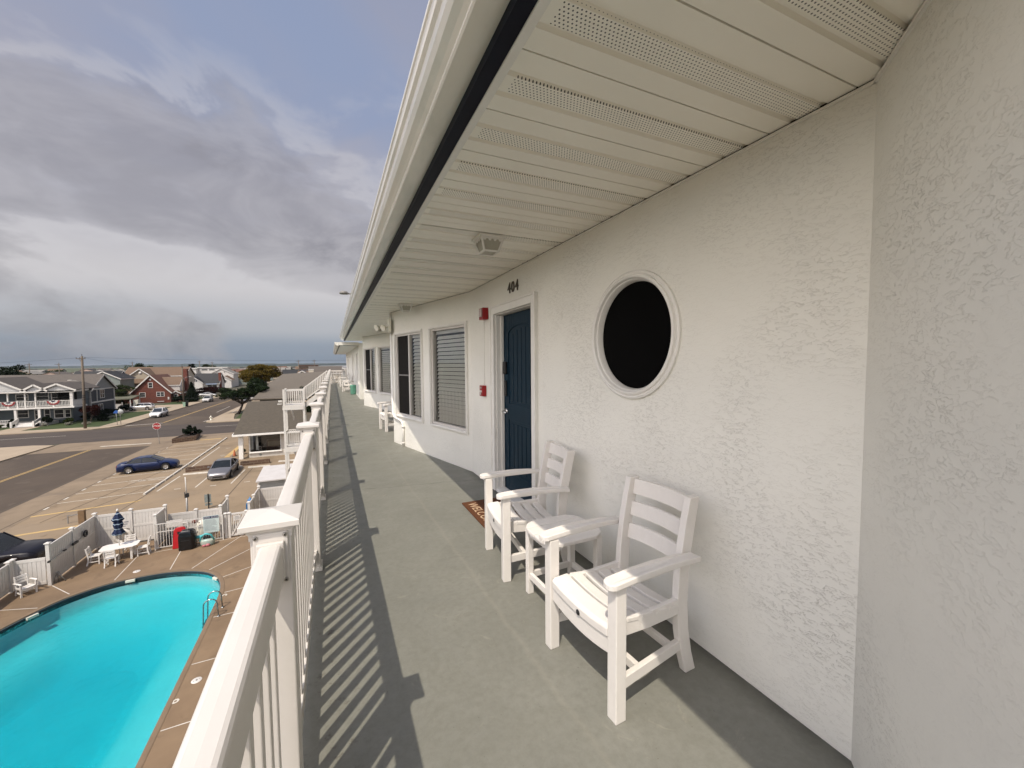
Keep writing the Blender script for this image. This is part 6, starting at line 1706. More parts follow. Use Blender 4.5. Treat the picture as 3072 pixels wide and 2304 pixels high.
# ------------------------------------------------------------------ storage shed roof between fence and rail
t = thing('storage_shed', 'low grey clapboard shed with a pale flat-pitched roof beyond the fence', 'shed', (-4.6, 36.0, GZ))
mb = MB(); mb.box(-5.35, -2.5, 35.2, 38.7, GZ, -7.35); mb.build('wall', siding_mat('grey_clapboard', (0.33, 0.34, 0.33), (0.29, 0.30, 0.29), 0.2, 2, 0.7), t)
mb = MB(); mb.hexa([(-5.5, 34.95, -7.34), (-2.3, 34.95, -7.34), (-2.3, 38.9, -7.10), (-5.5, 38.9, -7.10), (-5.5, 34.95, -7.25), (-2.3, 34.95, -7.25), (-2.3, 38.9, -7.01), (-5.5, 38.9, -7.01)]); mb.build('roof', mat('pale_roof_sheet', (0.52, 0.50, 0.48), (0.46, 0.44, 0.42), 1.5, 0.6), t)
mb = MB(); mb.box(-5.42, -5.3, 35.14, 35.26, GZ, -7.36); mb.build('corner_board', TRIM, t)

# ------------------------------------------------------------------ outside stair tower
st = thing('stair_tower', 'white timber outside stair tower with railed landings beyond the balcony', 'stairs', (-2.35, 30.6, GZ))
SX0, SX1, SY0, SY1 = -2.95, -1.80, 30.0, 31.3
for x in (SX0, SX1):
    for y in (SY0, SY1):
        mb = MB(); mb.box(x - 0.065, x + 0.065, y - 0.065, y + 0.065, GZ, -0.12); mb.build('post', VINYL, st)


def rail_side(p, q, z, h=0.95, parent=st):
    p, q = Vector(p), Vector(q); d = q - p; L = d.length; d.normalize()
    mb = MB()
    for zz, hh in ((z + h, 0.07), (z + 0.12, 0.06)): mb.beam((p.x, p.y, zz + (0 if len(p) < 3 else p.z)), (q.x, q.y, zz + (0 if len(q) < 3 else q.z)), 0.05, hh)
    n = max(3, int(L / 0.125))
    for k in range(1, n):
        c = p.lerp(q, k / n); zc = c.z; mb.box(c.x - 0.016, c.x + 0.016, c.y - 0.016, c.y + 0.016, z + 0.12 + zc, z + h + zc)
    return mb.build('landing_rail', VINYL, parent)


for z in (-1.16, -3.95, -6.6):
    mb = MB(); mb.box(SX0 - 0.07, SX1 + 0.07, SY0 - 0.07, SY1 + 0.07, z - 0.06, z); mb.box(SX0, SX1, SY0 - 0.10, SY0 - 0.071, z - 0.32, z - 0.062); mb.box(SX0 - 0.10, SX0 - 0.071, SY0, SY1, z - 0.32, z - 0.062); mb.build('landing', VINYL, st)
    rail_side((SX0, SY0, 0), (SX1, SY0, 0), z); rail_side((SX0, SY0, 0), (SX0, SY1, 0), z); rail_side((SX0, SY1, 0), (SX1, SY1, 0), z)
mb = MB(); n = 7
for sy in (SY0 + 0.1, SY1 - 0.1): mb.hexa([(SX1, sy - 0.03, -1.45), (SX1, sy + 0.03, -1.45), (-0.3, sy + 0.03, -0.32), (-0.3, sy - 0.03, -0.32), (SX1, sy - 0.03, -1.10), (SX1, sy + 0.03, -1.10), (-0.3, sy + 0.03, 0.03), (-0.3, sy - 0.03, 0.03)])
mb.build('stringer', VINYL, st)
mb = MB()
for k in range(n):
    f = (k + 0.5) / n; x = SX1 + (1.5) * f; mb.box(x - 0.13, x + 0.13, SY0 + 0.131, SY1 - 0.131, -1.16 + 1.12 * (k + 1) / (n + 1) - 0.03, -1.16 + 1.12 * (k + 1) / (n + 1))
mb.build('treads', PAVE, st)
for y in (SY0 + 0.1, SY1 - 0.1): rail_side((SX1, y, -1.12), (-0.32, y, 0.02), 0.08, 0.95)
mb = MB()
for k in range(2):
    zt, zbm = -1.3 - 2.75 * k, -3.9 - 2.65 * k
    for sx in (SX0 + 0.2, SX1 - 0.2): mb.beam((sx, SY1 + 0.05, zt), (sx, SY1 + 3.2, (zt + zbm) / 2), 0.06, 0.26)
mb.build('lower_flight', VINYL, st)
t = thing('wall_lamp', 'white flood lamp on the outer corner of the stair tower landing', 'light', (-3.1, 30.0, -0.9))
mb = MB(); mb.obox((-3.16, 29.95, -0.88), 0.2, 0.12, 0.12); mb.obox((-3.2, 29.95, -1.06), 0.24, 0.1, 0.06); mb.build('lamp_head', VINYL, t)

# ------------------------------------------------------------------ houses
WIN_GL = mat('house_window', (0.018, 0.02, 0.022), (0.03, 0.033, 0.035), 2, 0.12, spec=0.5)
HTRIM = mat('house_white_trim', (0.66, 0.64, 0.60), (0.60, 0.58, 0.55), 3, 0.6)
ROOFS = {
    'brown': siding_mat('brown_roof', (0.150, 0.095, 0.058), (0.115, 0.074, 0.045), 0.25, 2, 0.3),
    'grey': siding_mat('grey_roof', (0.105, 0.088, 0.072), (0.078, 0.067, 0.056), 0.25, 2, 0.3),
    'black': siding_mat('charcoal_roof', (0.030, 0.030, 0.030), (0.022, 0.022, 0.022), 0.25, 2, 0.3),
    'pale': siding_mat('pale_grey_roof', (0.22, 0.205, 0.18), (0.18, 0.17, 0.15), 0.25, 2, 0.25),
    'taupe': siding_mat('taupe_annex_roof', (0.145, 0.122, 0.092), (0.105, 0.089, 0.068), 0.35, 1, 0.4),
    'rust': siding_mat('rust_roof', (0.16, 0.072, 0.045), (0.12, 0.055, 0.036), 0.25, 2, 0.3),
}
WALLS = {
    'slate': siding_mat('slate_blue_siding', (0.105, 0.125, 0.140), (0.085, 0.105, 0.12), 0.2, 2, 0.6),
    'dkslate': siding_mat('dark_slate_siding', (0.055, 0.062, 0.075), (0.045, 0.052, 0.063), 0.2, 2, 0.6),
    'white': siding_mat('white_siding', (0.62, 0.60, 0.56), (0.55, 0.53, 0.50), 0.2, 2, 0.4),
    'tan': siding_mat('tan_siding', (0.42, 0.36, 0.27), (0.37, 0.32, 0.24), 0.2, 2, 0.4),
    'cream': siding_mat('cream_siding', (0.56, 0.50, 0.40), (0.50, 0.45, 0.36), 0.2, 2, 0.4),
    'sage': siding_mat('grey_green_siding', (0.22, 0.25, 0.23), (0.19, 0.22, 0.2), 0.2, 2, 0.5),
    'brick': brick_mat('red_brick', (0.17, 0.036, 0.020), (0.12, 0.026, 0.016), (0.15, 0.085, 0.06), 2.0),
    'pink': mat('pinkish_render', (0.45, 0.33, 0.27), (0.40, 0.30, 0.25), 2, 0.8),
    'grey': siding_mat('pale_grey_siding', (0.34, 0.34, 0.33), (0.30, 0.30, 0.29), 0.2, 2, 0.4),
}


def win_part(parent, face, ctr, w, h, mullion=True, shutters=None):
    """window on a house wall; face is the outward axis, ctr the centre on the wall surface (root-world coords)"""
    ax = {'-y': ((1, 0, 0), (0, -1, 0)), '+x': ((0, 1, 0), (1, 0, 0)), '-x': ((0, -1, 0), (-1, 0, 0)), '+y': ((-1, 0, 0), (0, 1, 0))}[face]
    M3 = root_of(parent).matrix_basis.to_3x3()
    r, n = M3 @ Vector(ax[0]), M3 @ Vector(ax[1]); c = Vector(ctr); a = c - r * (w / 2) - Vector((0, 0, c.z))
    mb = MB(); ring_frame(mb, a, r, n, (-0.09, w + 0.09, c.z - h / 2 - 0.09, c.z + h / 2 + 0.09), 0.11, -0.02, 0.06)
    if mullion == 2: slab(mb, a, r, n, w / 2 - 0.05, w / 2 + 0.05, c.z - h / 2 + 0.02, c.z + h / 2 - 0.02, -0.02, 0.055)
    slab(mb, a, r, n, 0.02, w - 0.02, c.z - 0.03, c.z + 0.03, 0.021, 0.05)
    f = mb.build('window', HTRIM, parent)
    mb = MB(); slab(mb, a, r, n, 0.021, w - 0.021, c.z - h / 2 + 0.021, c.z + h / 2 - 0.021, 0.004, 0.02); sub(mb, 'pane', WIN_GL, f)
    if shutters:
        mb = MB(); slab(mb, a, r, n, -0.5, -0.1, c.z - h / 2 - 0.05, c.z + h / 2 + 0.05, 0.004, 0.04); slab(mb, a, r, n, w + 0.1, w + 0.5, c.z - h / 2 - 0.05, c.z + h / 2 + 0.05, 0.004, 0.04)
        sub(mb, 'shutters', shutters, f)
    return f


def gable_block(root, x0, x1, y0, y1, zb, ze, zr, axis, wall, roof, over=0.35, trim=True, names=('wall', 'roof')):
    """a block with a gable roof; ridge along axis 'x' or 'y' (root-local coordinates turned to world)"""
    M = root.matrix_basis; T = lambda p: M @ Vector(p)
    mb = MB()
    if axis == 'x':
        ym = (y0 + y1) / 2
        P = [(x0, y0, zb), (x1, y0, zb), (x1, y1, zb), (x0, y1, zb), (x0, y0, ze), (x1, y0, ze), (x1, y1, ze), (x0, y1, ze), (x0, ym, zr), (x1, ym, zr)]
        Fc = [(0, 1, 5, 4), (2, 3, 7, 6), (1, 2, 6, 9, 5), (3, 0, 4, 8, 7)]
    else:
        xm = (x0 + x1) / 2
        P = [(x0, y0, zb), (x1, y0, zb), (x1, y1, zb), (x0, y1, zb), (x0, y0, ze), (x1, y0, ze), (x1, y1, ze), (x0, y1, ze), (xm, y0, zr), (xm, y1, zr)]
        Fc = [(0, 1, 5, 8, 4), (2, 3, 7, 9, 6), (1, 2, 6, 5), (3, 0, 4, 7)]
    mb.add([T(p) for p in P], Fc); w = mb.build(names[0], wall, root)
    mb = MB(); mt = MB(); th = 0.14
    run = (y1 - y0) / 2 if axis == 'x' else (x1 - x0) / 2; sl = (zr - ze) / run
    for s in (-1, 1):
        if axis == 'x':
            ye = (y0 - over) if s < 0 else (y1 + over); zz = ze - over * sl
            q = [(x0 - over, ye, zz), (x1 + over, ye, zz), (x1 + over, ym, zr + 0.0), (x0 - over, ym, zr)]
        else:
            xe = (x0 - over) if s < 0 else (x1 + over); zz = ze - over * sl
            q = [(xe, y0 - over, zz), (xe, y1 + over, zz), (xm, y1 + over, zr), (xm, y0 - over, zr)]
        mb.hexa([T((*p[:2], p[2] + 0.02)) for p in q] + [T((*p[:2], p[2] + 0.02 + th)) for p in q])
        if trim:
            for (a, b) in (((q[0]), (q[3])), ((q[1]), (q[2]))):
                d_ = Vector((0, 0, 0.0)); mt.beam(T(a), T(b), 0.05, 0.26)
            mt.beam(T(q[0]), T(q[1]), 0.06, 0.22)
    r = mb.build(names[1], roof, root)
    if trim: sub(mt, 'roof_trim', HTRIM, r)
    return w, r


def house(label, loc, rz, w, d, ze, zr, wall, roof, axis='x', wins=(), name='house', group=None, over=0.35, trim=True, cat='house'):
    t = thing(name, label, cat, loc, rz, group)
    gable_block(t, -w / 2, w / 2, -d / 2, d / 2, 0, ze, zr, axis, WALLS[wall], ROOFS[roof], over, trim)
    for face, u, z, ww, hh, mul in wins:
        c = {'-y': (u, -d / 2, z), '+x': (w / 2, u, z), '-x': (-w / 2, u, z)}[face]
        win_part(t, face, t.matrix_basis @ Vector(c), ww, hh, mul)
    return t


# big slate house with the double porch across the road
gh = thing('porch_house', 'large slate blue house with white double porches and bunting behind the lamp pole', 'house', (-52.0, 108, GZ))
gable_block(gh, -23, 6.5, 2.2, 12.0, 0, 5.75, 8.7, 'x', WALLS['dkslate'], ROOFS['grey'], 0.5)
mb = MB(); mb.hexa([(-75.5, 102.2, -3.05), (-45.3, 102.2, -3.05), (-45.3, 110.9, -2.72), (-75.5, 110.9, -2.72), (-75.5, 102.2, -2.9), (-45.3, 102.2, -2.9), (-45.3, 110.9, -2.6), (-75.5, 110.9, -2.6)]); mb.build('roof', ROOFS['grey'], gh)
mb = MB(); mb.add([(-45.44, 110.3, -3.25), (-45.44, 119.9, -3.25), (-45.44, 115.1, -0.45)], [(0, 1, 2)]); mb.build('gable_panel', siding_mat('board_batten', (0.26, 0.27, 0.27), (0.22, 0.23, 0.23), 0.45, 1, 0.9), gh)
mb = MB(); mb.box(-45.5, -45.36, 110.0, 120.2, -3.45, -3.25); mb.box(-45.5, -45.36, 110.0, 120.0, -6.15, -5.85); mb.box(-45.62, -45.34, 110.05, 110.25, GZ, -3.3); mb.box(-45.62, -45.34, 119.85, 120.05, GZ, -3.3); mb.box(-45.5, -45.36, 112.6, 112.75, -5.8, -3.5); mb.build('side_trim', HTRIM, gh)
for c, w_, h_ in (((-45.5, 114.9, -4.4), 1.7, 1.7), ((-45.5, 114.0, -7.5), 1.7, 1.8)): win_part(gh, '+x', c, w_, h_, 2)
mb = MB(); mb.box(-75, -45.6, 103.5, 110, GZ, -3.1); mb.box(-48.0, -44.9, 102.6, 103.5, GZ, -6.2); mb.build('front_wall', WALLS['slate'], gh)
for c, w_, h_ in (((-52.0, 103.5, -4.1), 1.5, 1.0), ((-49.3, 103.5, -4.0), 1.6, 1.3), ((-47.6, 103.5, -4.3), 0.9, 1.8), ((-50.1, 103.5, -7.4), 0.7, 1.8), ((-48.8, 103.5, -7.4), 0.7, 1.8), ((-52.2, 103.5, -7.1), 1.7, 1.4)): win_part(gh, '-y', c, w_, h_, 1)
for c, w_, h_ in (((-46.8, 102.6, -7.3), 1.2, 1.5), ((-45.6, 102.6, -7.3), 0.7, 1.4)): win_part(gh, '-y', c, w_, h_, 1)
mb = MB(); mb.box(-47.2, -44.6, 103.44, 103.49, -5.55, -3.35); mb.build('porch_shade_panel', DARK, gh)  # flat black panel stands in for the shade inside the porch
mb = MB(); mb.box(-75, -43.2, 99.2, 103.45, -6.0, -5.72); mb.box(-75, -46.9, 99.4, 103.45, GZ, GZ + 0.55); mb.build('porch_floor', HTRIM, gh)
mb = MB()
for x, w_, z0_, z1_ in ((-53.2, 0.16, GZ + 0.55, -6.0), (-50.9, 0.16, GZ + 0.55, -6.0), (-47.9, 0.16, GZ + 0.55, -6.0), (-51.75, 0.09, -5.72, -3.07), (-49.6, 0.09, -5.72, -3.07), (-48.3, 0.09, -5.72, -3.07), (-43.55, 0.2, -5.72, -3.07)):
    mb = MB(); mb.box(x - w_, x + w_, 99.46 - w_, 99.46 + w_, z0_, z1_); mb.build('porch_column', HTRIM, gh)
mb = MB()
for z, h in ((-4.68, 0.09), (-5.55, 0.07)): mb.box(-60, -43.45, 99.4, 99.47, z, z + h)
x = -60
while x < -43.5: mb.box(x - 0.03, x + 0.03, 99.41, 99.46, -5.55, -4.68); x += 0.19
for x in (-52.9, -50.6, -46.0): mb.box(x - 0.1, x + 0.1, 99.37, 99.5, -5.72, -4.5)
mb.box(-43.45, -43.38, 99.5, 103.4, -4.68, -4.6); mb.box(-43.44, -43.40, 99.5, 103.4, -5.6, -4.72); mb.build('upper_railing', HTRIM, gh)
mb = MB()
for z, h in ((-7.85, 0.08), (-8.35, 0.06)): mb.box(-60, -51.1, 99.42, 99.48, z, z + h)
x = -60
while x < -51.1: mb.box(x - 0.03, x + 0.03, 99.43, 99.47, -8.35, -7.85); x += 0.2
mb.build('lower_railing', HTRIM, gh)
mb = MB()
for k in range(4): mb.box(-50.3, -48.0, 97.6 + 0.42 * k, 99.3, GZ + 0.05, GZ + 0.19 + 0.13 * k)
mb.build('steps', HTRIM, gh)
mb = MB()
for x in (-50.55, -47.8): mb.beam((x, 97.5, GZ + 0.7), (x, 99.3, GZ + 1.25), 0.08, 0.5); mb.box(x - 0.12, x + 0.12, 97.35, 97.6, GZ, GZ + 1.05)
mb.build('stair_rail', HTRIM, gh)
mb = MB(); mg = MB(); mr = MB()
for (x0, x1, za) in ((-57.2, -49.3, -0.55), (-50.0, -46.55, -1.72), (-47.9, -42.75, -1.62)):
    xm, zl = (x0 + x1) / 2, -2.85
    for a, b in (((x0, zl), (xm, za)), ((xm, za), (x1, zl))):
        mb.beam((a[0], 99.05, a[1]), (b[0], 99.05, b[1]), 0.12, 0.28, (0, 0, 1))
        mr.hexa([(a[0], 99.0, a[1] + 0.10), (b[0], 99.0, b[1] + 0.10), (b[0], 107.5, b[1] + 0.10), (a[0], 107.5, a[1] + 0.10), (a[0], 99.0, a[1] + 0.2), (b[0], 99.0, b[1] + 0.2), (b[0], 107.5, b[1] + 0.2), (a[0], 107.5, a[1] + 0.2)])
    mg.prism([(x0 + 0.5, 99.3, zl + 0.03), (x1 - 0.5, 99.3, zl + 0.03), (xm, 99.3, za - 0.2)], (0, 0.06, 0))
mb.box(-75, -47.9, 98.98, 99.12, -3.05, -2.85); mb.box(-43.0, -42.8, 99.0, 103.4, -3.0, -2.8)
mr.build('porch_gables', ROOFS['grey'], gh); mb.build('gable_boards', HTRIM, gh); mg.build('gable_infill', siding_mat('gable_clapboard', (0.50, 0.50, 0.49), (0.45, 0.45, 0.44), 0.2, 2, 0.5), gh)
mb = MB(); mb.box(-75, -42.9, 99.1, 103.45, -3.12, -3.06); mb.build('porch_ceiling', HTRIM, gh)
# bunting on the upper railing
BR, BW, BB = mat('bunting_red', (0.25, 0.03, 0.03)), mat('bunting_white', (0.6, 0.58, 0.55)), mat('bunting_blue', (0.015, 0.02, 0.07))
for k, (xc, lb) in enumerate(((-51.65, 'half-round red white and blue bunting on the left porch railing'), (-46.0, 'gathered red white and blue bunting on the right porch railing, below the big gable'))):
    t = thing('bunting', lb, 'bunting', (xc, 99.3, -4.6), 0, 'bunting fans on the porch railing')
    for nm, m_, r0, r1, yo in (('blue_band', BB, 0.0, 0.28, 0.0), ('white_band', BW, 0.282, 0.56, -0.004), ('red_band', BR, 0.562, 0.82, -0.008)):
        mb = MB(); n = 16; vs = []; fs = []
        for j in range(n + 1):
            a = pi + pi * j / n
            for r in (r0, r1): vs.append((xc + 1.0 * r * cos(a) * 1.05, 99.36 + yo - 0.03 * cos(j * 2.2) - 0.02, -4.62 + r * sin(a) * 0.92))
        for j in range(n): fs.append((2 * j, 2 * j + 1, 2 * j + 3, 2 * j + 2))
        mb.add(vs, fs); mb.build(nm, m_, t)

# brick house
bh = thing('brick_house', 'steep red brick house with white gable trim on the street corner', 'house', (-46.5, 150, GZ))
gable_block(bh, -4.3, 4.3, -6.5, 6.5, 0, 3.1, 7.75, 'y', WALLS['brick'], ROOFS['rust'], 0.4)
win_part(bh, '-y', (-46.55, 143.5, -3.95), 0.85, 1.35, 1); win_part(bh, '-y', (-44.45, 143.5, -6.55), 1.6, 1.15, 2); win_part(bh, '-y', (-48.4, 143.5, -6.6), 1.2, 1.15, 1)
mb = MB(); mb.box(-46.75, -46.35, 143.42, 143.49, -2.6, -2.2); mb.box(-42.85, -42.5, 143.4, 143.49, -8.1, -7.4); mb.box(-45.2, -43.7, 143.36, 143.49, -8.65, -8.5); mb.build('wall_vents', HTRIM, bh)
gable_block(bh, 0.6, 5.5, -3.0, 2.0, 2.5, 4.9, 7.0, 'x', WALLS['white'], ROOFS['brown'], 0.2, True, ('dormer_wall', 'dormer_roof'))
win_part(bh, '+x', (-41.0, 149.5, -4.9), 1.0, 1.2, 2)
gable_block(bh, 4.3, 6.0, -5.0, 4.0, 0, 2.6, 3.1, 'y', WALLS['brick'], ROOFS['brown'], 0.3, True, ('porch_wall', 'porch_roof'))
win_part(bh, '-y', (-41.4, 145.0, -7.4), 0.8, 1.2, 1)
mb = MB(); mb.box(-41.35, -40.25, 151, 152.6, GZ, 0.45); mb.build('chimney', WALLS['brick'], bh)
house('brick garage with a tan roof and white door, left of the brick house', (-52.8, 149, GZ), 0, 8.5, 6.0, 2.3, 4.0, 'brick', 'brown', 'x', (), 'garage', cat='garage')
t = thing('garage_door', 'white panelled garage door on the brick garage end', 'garage door', (-48.6, 146, GZ))
mb = MB(); mb.box(-50.1, -48.6, 145.90, 145.99, GZ, GZ + 2.1); mb.build('panels', WALLS['white'], t)
mb = MB(); mb.box(-49.85, -48.85, 145.87, 145.899, GZ + 0.45, GZ + 0.75); mb.build('window_band', WIN_GL, t)
t = thing('carport', 'low flat green-roofed carport between the slate house and the brick garage', 'carport', (-49.8, 138, GZ))
mb = MB(); mb.hexa([(-53.5, 135, -7.25), (-47.9, 135, -7.2), (-47.9, 141, -6.6), (-53.5, 141, -6.6), (-53.5, 135, -7.05), (-47.9, 135, -7.0), (-47.9, 141, -6.4), (-53.5, 141, -6.4)]); mb.build('roof', mat('mossy_roof', (0.12, 0.12, 0.085), (0.09, 0.09, 0.06), 0.6, 0.9), t)
mb = MB()
for x in (-53.2, -48.1): mb.box(x - 0.08, x + 0.08, 135.1, 135.26, GZ, -7.2); mb.box(x - 0.08, x + 0.08, 140.7, 140.86, GZ, -6.6)
mb.build('posts', HTRIM, t)
mb = MB(); mb.box(-47.85, -46.9, 136.0, 137.2, GZ, GZ + 1.55)
single(mb, 'white_tank', 'pale box by the carport, behind the white crossover', 'box', IVORY, loc=(-47.4, 136.6, GZ))
fence('yard_fence', 'low white yard fence at the slate house rear corner', [((-49.8, 128), (-47.2, 128), GZ + 0.05, -7.75, 2, False)], [((-47.1, 128), -7.5)])

# tan house and the others behind
th = thing('gabled_house', 'tan house with a wide gable, round vent and dormers behind the brick house', 'house', (-55, 170, GZ))
gable_block(th, -4.2, 2.2, -5, 5, 0, 6.9, 9.5, 'y', WALLS['tan'], ROOFS['brown'], 0.4)
gable_block(th, -6.4, 9.4, -1, 9, 0, 7.2, 9.9, 'x', WALLS['cream'], ROOFS['brown'], 0.4, True, ('main_wall', 'main_roof'))
gable_block(th, -6.4, -3.6, -6.5, -4, 4.6, 7.0, 7.85, 'y', WALLS['cream'], ROOFS['brown'], 0.25, True, ('bay_wall', 'bay_roof'))
win_part(th, '-y', (-60.0, 163.5, -3.05), 1.5, 1.2, 2); win_part(th, '+x', (-45.6, 173.0, -2.9), 1.0, 1.5, 1)
mb = MB(); mb.lathe([(0.0, 0), (0.42, 0), (0.42, 0.1), (0.0, 0.1)], (-55.9, 164.85, -0.75), 16, 'y'); mb.build('round_vent', HTRIM, th)
mb = MB(); mb.hexa([(-58.3, 163.0, -4.1), (-51.5, 163.0, -4.1), (-51.5, 166, -2.2), (-58.3, 166, -2.2), (-58.3, 163.0, -3.95), (-51.5, 163.0, -3.95), (-51.5, 166, -2.05), (-58.3, 166, -2.05)]); mb.build('lean_to_roof', ROOFS['brown'], th)
house('grey-green gabled house with a charcoal roof left of the tan house', (-59.5, 156, GZ), 0, 7.2, 9.0, 6.9, 8.9, 'sage', 'black', 'y', (('-y', 0.8, 5.4, 0.9, 1.4, 1),))
house('charcoal roofed house wing stretching behind the slate house ridge', (-63.5, 160, GZ), 0, 10.0, 7.0, 6.8, 8.9, 'sage', 'black', 'x')
ct = thing('cottage', 'white cottage with a charcoal roof and awning, right of the brick chimney', 'house', (-48.5, 206, GZ))
gable_block(ct, -6, 5.2, -4, 6, 0, 3.0, 6.9, 'x', WALLS['white'], ROOFS['black'], 0.4)
gable_block(ct, -5.5, 0.2, -6.2, 0, 0, 3.4, 5.75, 'y', WALLS['white'], ROOFS['black'], 0.3, True, ('front_wall', 'front_roof'))
win_part(ct, '-y', (-51.2, 199.8, -4.6), 1.3, 1.1, 1, mat('slate_shutters', (0.05, 0.06, 0.08))); win_part(ct, '-y', (-45.6, 202, -7.1), 3.2, 1.2, 2)
mb = MB(); mb.hexa([(-47.6, 201.0, -6.45), (-43.8, 201.0, -6.45), (-43.8, 202, -6.05), (-47.6, 202, -6.05), (-47.6, 201.0, -6.38), (-43.8, 201.0, -6.38), (-43.8, 202, -5.98), (-47.6, 202, -5.98)]); mb.build('awning', mat('blue_grey_awning', (0.20, 0.25, 0.33)), ct)
mb = MB(); mb.box(-43.5, -42.7, 203, 204.2, GZ, -1.6); mb.build('chimney', WALLS['brick'], ct)
mb = MB(); mb.box(-48.5, -44.5, 199.0, 201.9, GZ, GZ + 0.7); mb.build('porch_step', HTRIM, ct)
house('white gabled house with a pale roof, behind the cottage chimney', (-48.2, 236, GZ), 0, 9.5, 11, 6.3, 8.9, 'white', 'pale', 'y', (('-y', -1.6, 7.2, 0.5, 0.5, 0), ('-y', 1.2, 7.2, 0.5, 0.5, 0)))
house('small white house with a black window left of the yellow tree', (-45.6, 226, GZ), 0, 5.5, 7, 3.6, 5.4, 'white', 'brown', 'y', (('-y', 0.2, 3.1, 1.4, 0.8, 2),))
fh = thing('flat_roofed_house', 'white flat-roofed modern house with a ribbon window behind the cottage', 'house', (-56, 245, GZ))
mb = MB(); mb.box(-67, -60.2, 240, 250, GZ, -0.2); mb.box(-60.2, -50, 243, 252, GZ, 0.2); mb.build('wall', WALLS['white'], fh)
mb = MB(); mb.box(-67.4, -59.9, 239.6, 250.3, -0.2, 0.15); mb.box(-60.3, -48, 242.6, 252.3, 0.2, 0.5); mb.build('roof', HTRIM, fh)
for x in (-57.6, -54.6): win_part(fh, '-y', (x, 243, -0.75), 2.4, 0.7, 0)

# the low motel wings right of the dark tree: long shallow roofs
lm = thing('motel_annex', 'long low building with broad shallow grey roofs beyond the office', 'building', (-10, 100, GZ))
mb = MB(); mb.hexa([(-14.9, 95, -5.55), (-3, 95, -5.75), (-2, 112, -3.1), (-13.9, 112, -3.0), (-14.9, 95, -5.35), (-3, 95, -5.55), (-2, 112, -2.9), (-13.9, 112, -2.8)])
mb.hexa([(-13.7, 112.1, -3.1), (-2, 112.1, -3.1), (0, 131, -0.75), (-12.9, 131, -1.4), (-13.7, 112.1, -2.85), (-2, 112.1, -2.85), (0, 131, -0.55), (-12.9, 131, -1.2)])
mb.build('roof', ROOFS['taupe'], lm)
mb = MB(); mb.box(-13.8, -3.5, 96.5, 130, GZ, -5.4); mb.build('wall', mat('dark_annex_wall', (0.10, 0.085, 0.07), (0.07, 0.06, 0.05), 1.2, 0.8), lm)  # plain dark brown wall colour
for k in range(4): win_part(lm, '-y', (-12.3 + 2.2 * k, 96.5, -6.9), 1.2, 1.2, 1)
house('dark-trimmed gabled house behind the long grey annex roof', (-9.2, 155, GZ), 0, 7.5, 9, 6.0, 8.3, 'cream', 'grey', 'y', ())
house('house with a pale boxy chimney beside the balcony railing', (-2.2, 165, GZ), 0, 10.5, 8, 7.2, 9.6, 'tan', 'grey', 'x', (('-y', -2.0, 6.0, 1.6, 1.2, 1),))
t = thing('chimney_stack', 'pale boxy chimney stack rising between the gable and the railing', 'chimney', (-6.3, 150, GZ))
mb = MB(); mb.box(-7.1, -5.7, 149, 151, GZ, -0.35); mb.build('stack', WALLS['cream'], t)
mb = MB(); mb.box(-7.2, -5.6, 148.9, 151.1, -0.35, -0.15); mb.build('cap', HTRIM, t)
house('small white-gabled house at the foot of the yellow tree', (-13.4, 140, GZ), radians(20), 6, 8, 3.4, 5.4, 'white', 'grey', 'y', ())

# ------------------------------------------------------------------ rooftops farther out
hr = random.Random(21)
CW = {'white': 'white', 'tan': 'tan', 'cream': 'cream', 'pink': 'pinkish', 'grey': 'grey', 'sage': 'grey-green'}
CR = {'brown': 'brown', 'grey': 'dark grey', 'black': 'charcoal', 'pale': 'pale grey', 'rust': 'rust'}
zones = [(-0.62, -0.02, 262, 420, 34), (-0.50, 0.02, 420, 640, 60), (-0.16, 0.03, 175, 300, 14), (-0.24, -0.02, 300, 640, 70)]
made = []
for (a0, a1, d0, d1, n) in zones:
    for k in range(n):
        for tr in range(20):
            y = hr.uniform(d0, d1); x = hr.uniform(a0, a1) * y
            if all((x - p[0]) ** 2 + (y - p[1]) ** 2 > 150 for p in made): break
        else: continue
        if abs(x + 27.5) < 11 and y < 420: continue
        if x > 150: continue
        made.append((x, y))
        w, d, ze = hr.uniform(8, 13), hr.uniform(8, 12), hr.choice([3.2, 5.6, 5.8, 6.2]); wl = hr.choice(list(CW)); rf = hr.choice(list(CR)); ax = hr.choice('xy')
        ze = min(ze, 6.0); zr = ze + hr.uniform(1.4, 2.4)
        near = 'nearer' if y < 300 else ('middle distance' if y < 420 else 'far off')
        house('%s %s house with a %s roof, %s among the far rooftops' % ('small' if w < 10 else 'broad', CW[wl], CR[rf], near), (x, y, GZ), hr.choice([0, 0, radians(8), radians(-6)]), w, d, ze, zr, wl, rf, ax, (), 'distant_house',
              'massed rooftops towards the bay', 0.3, False)
t = thing('boat_shed', 'long dark brown flat-topped building on the skyline left of the railing', 'building', (-20, 420, GZ))
mb = MB(); mb.box(-28, -12, 415, 425, GZ, -1.0 + 1.4); mb.build('wall', mat('dark_brown_wall', (0.07, 0.045, 0.03)), t)
mb = MB(); mb.box(-28.3, -11.7, 414.7, 425.3, 0.4, 0.8); mb.build('roof', ROOFS['rust'], t)

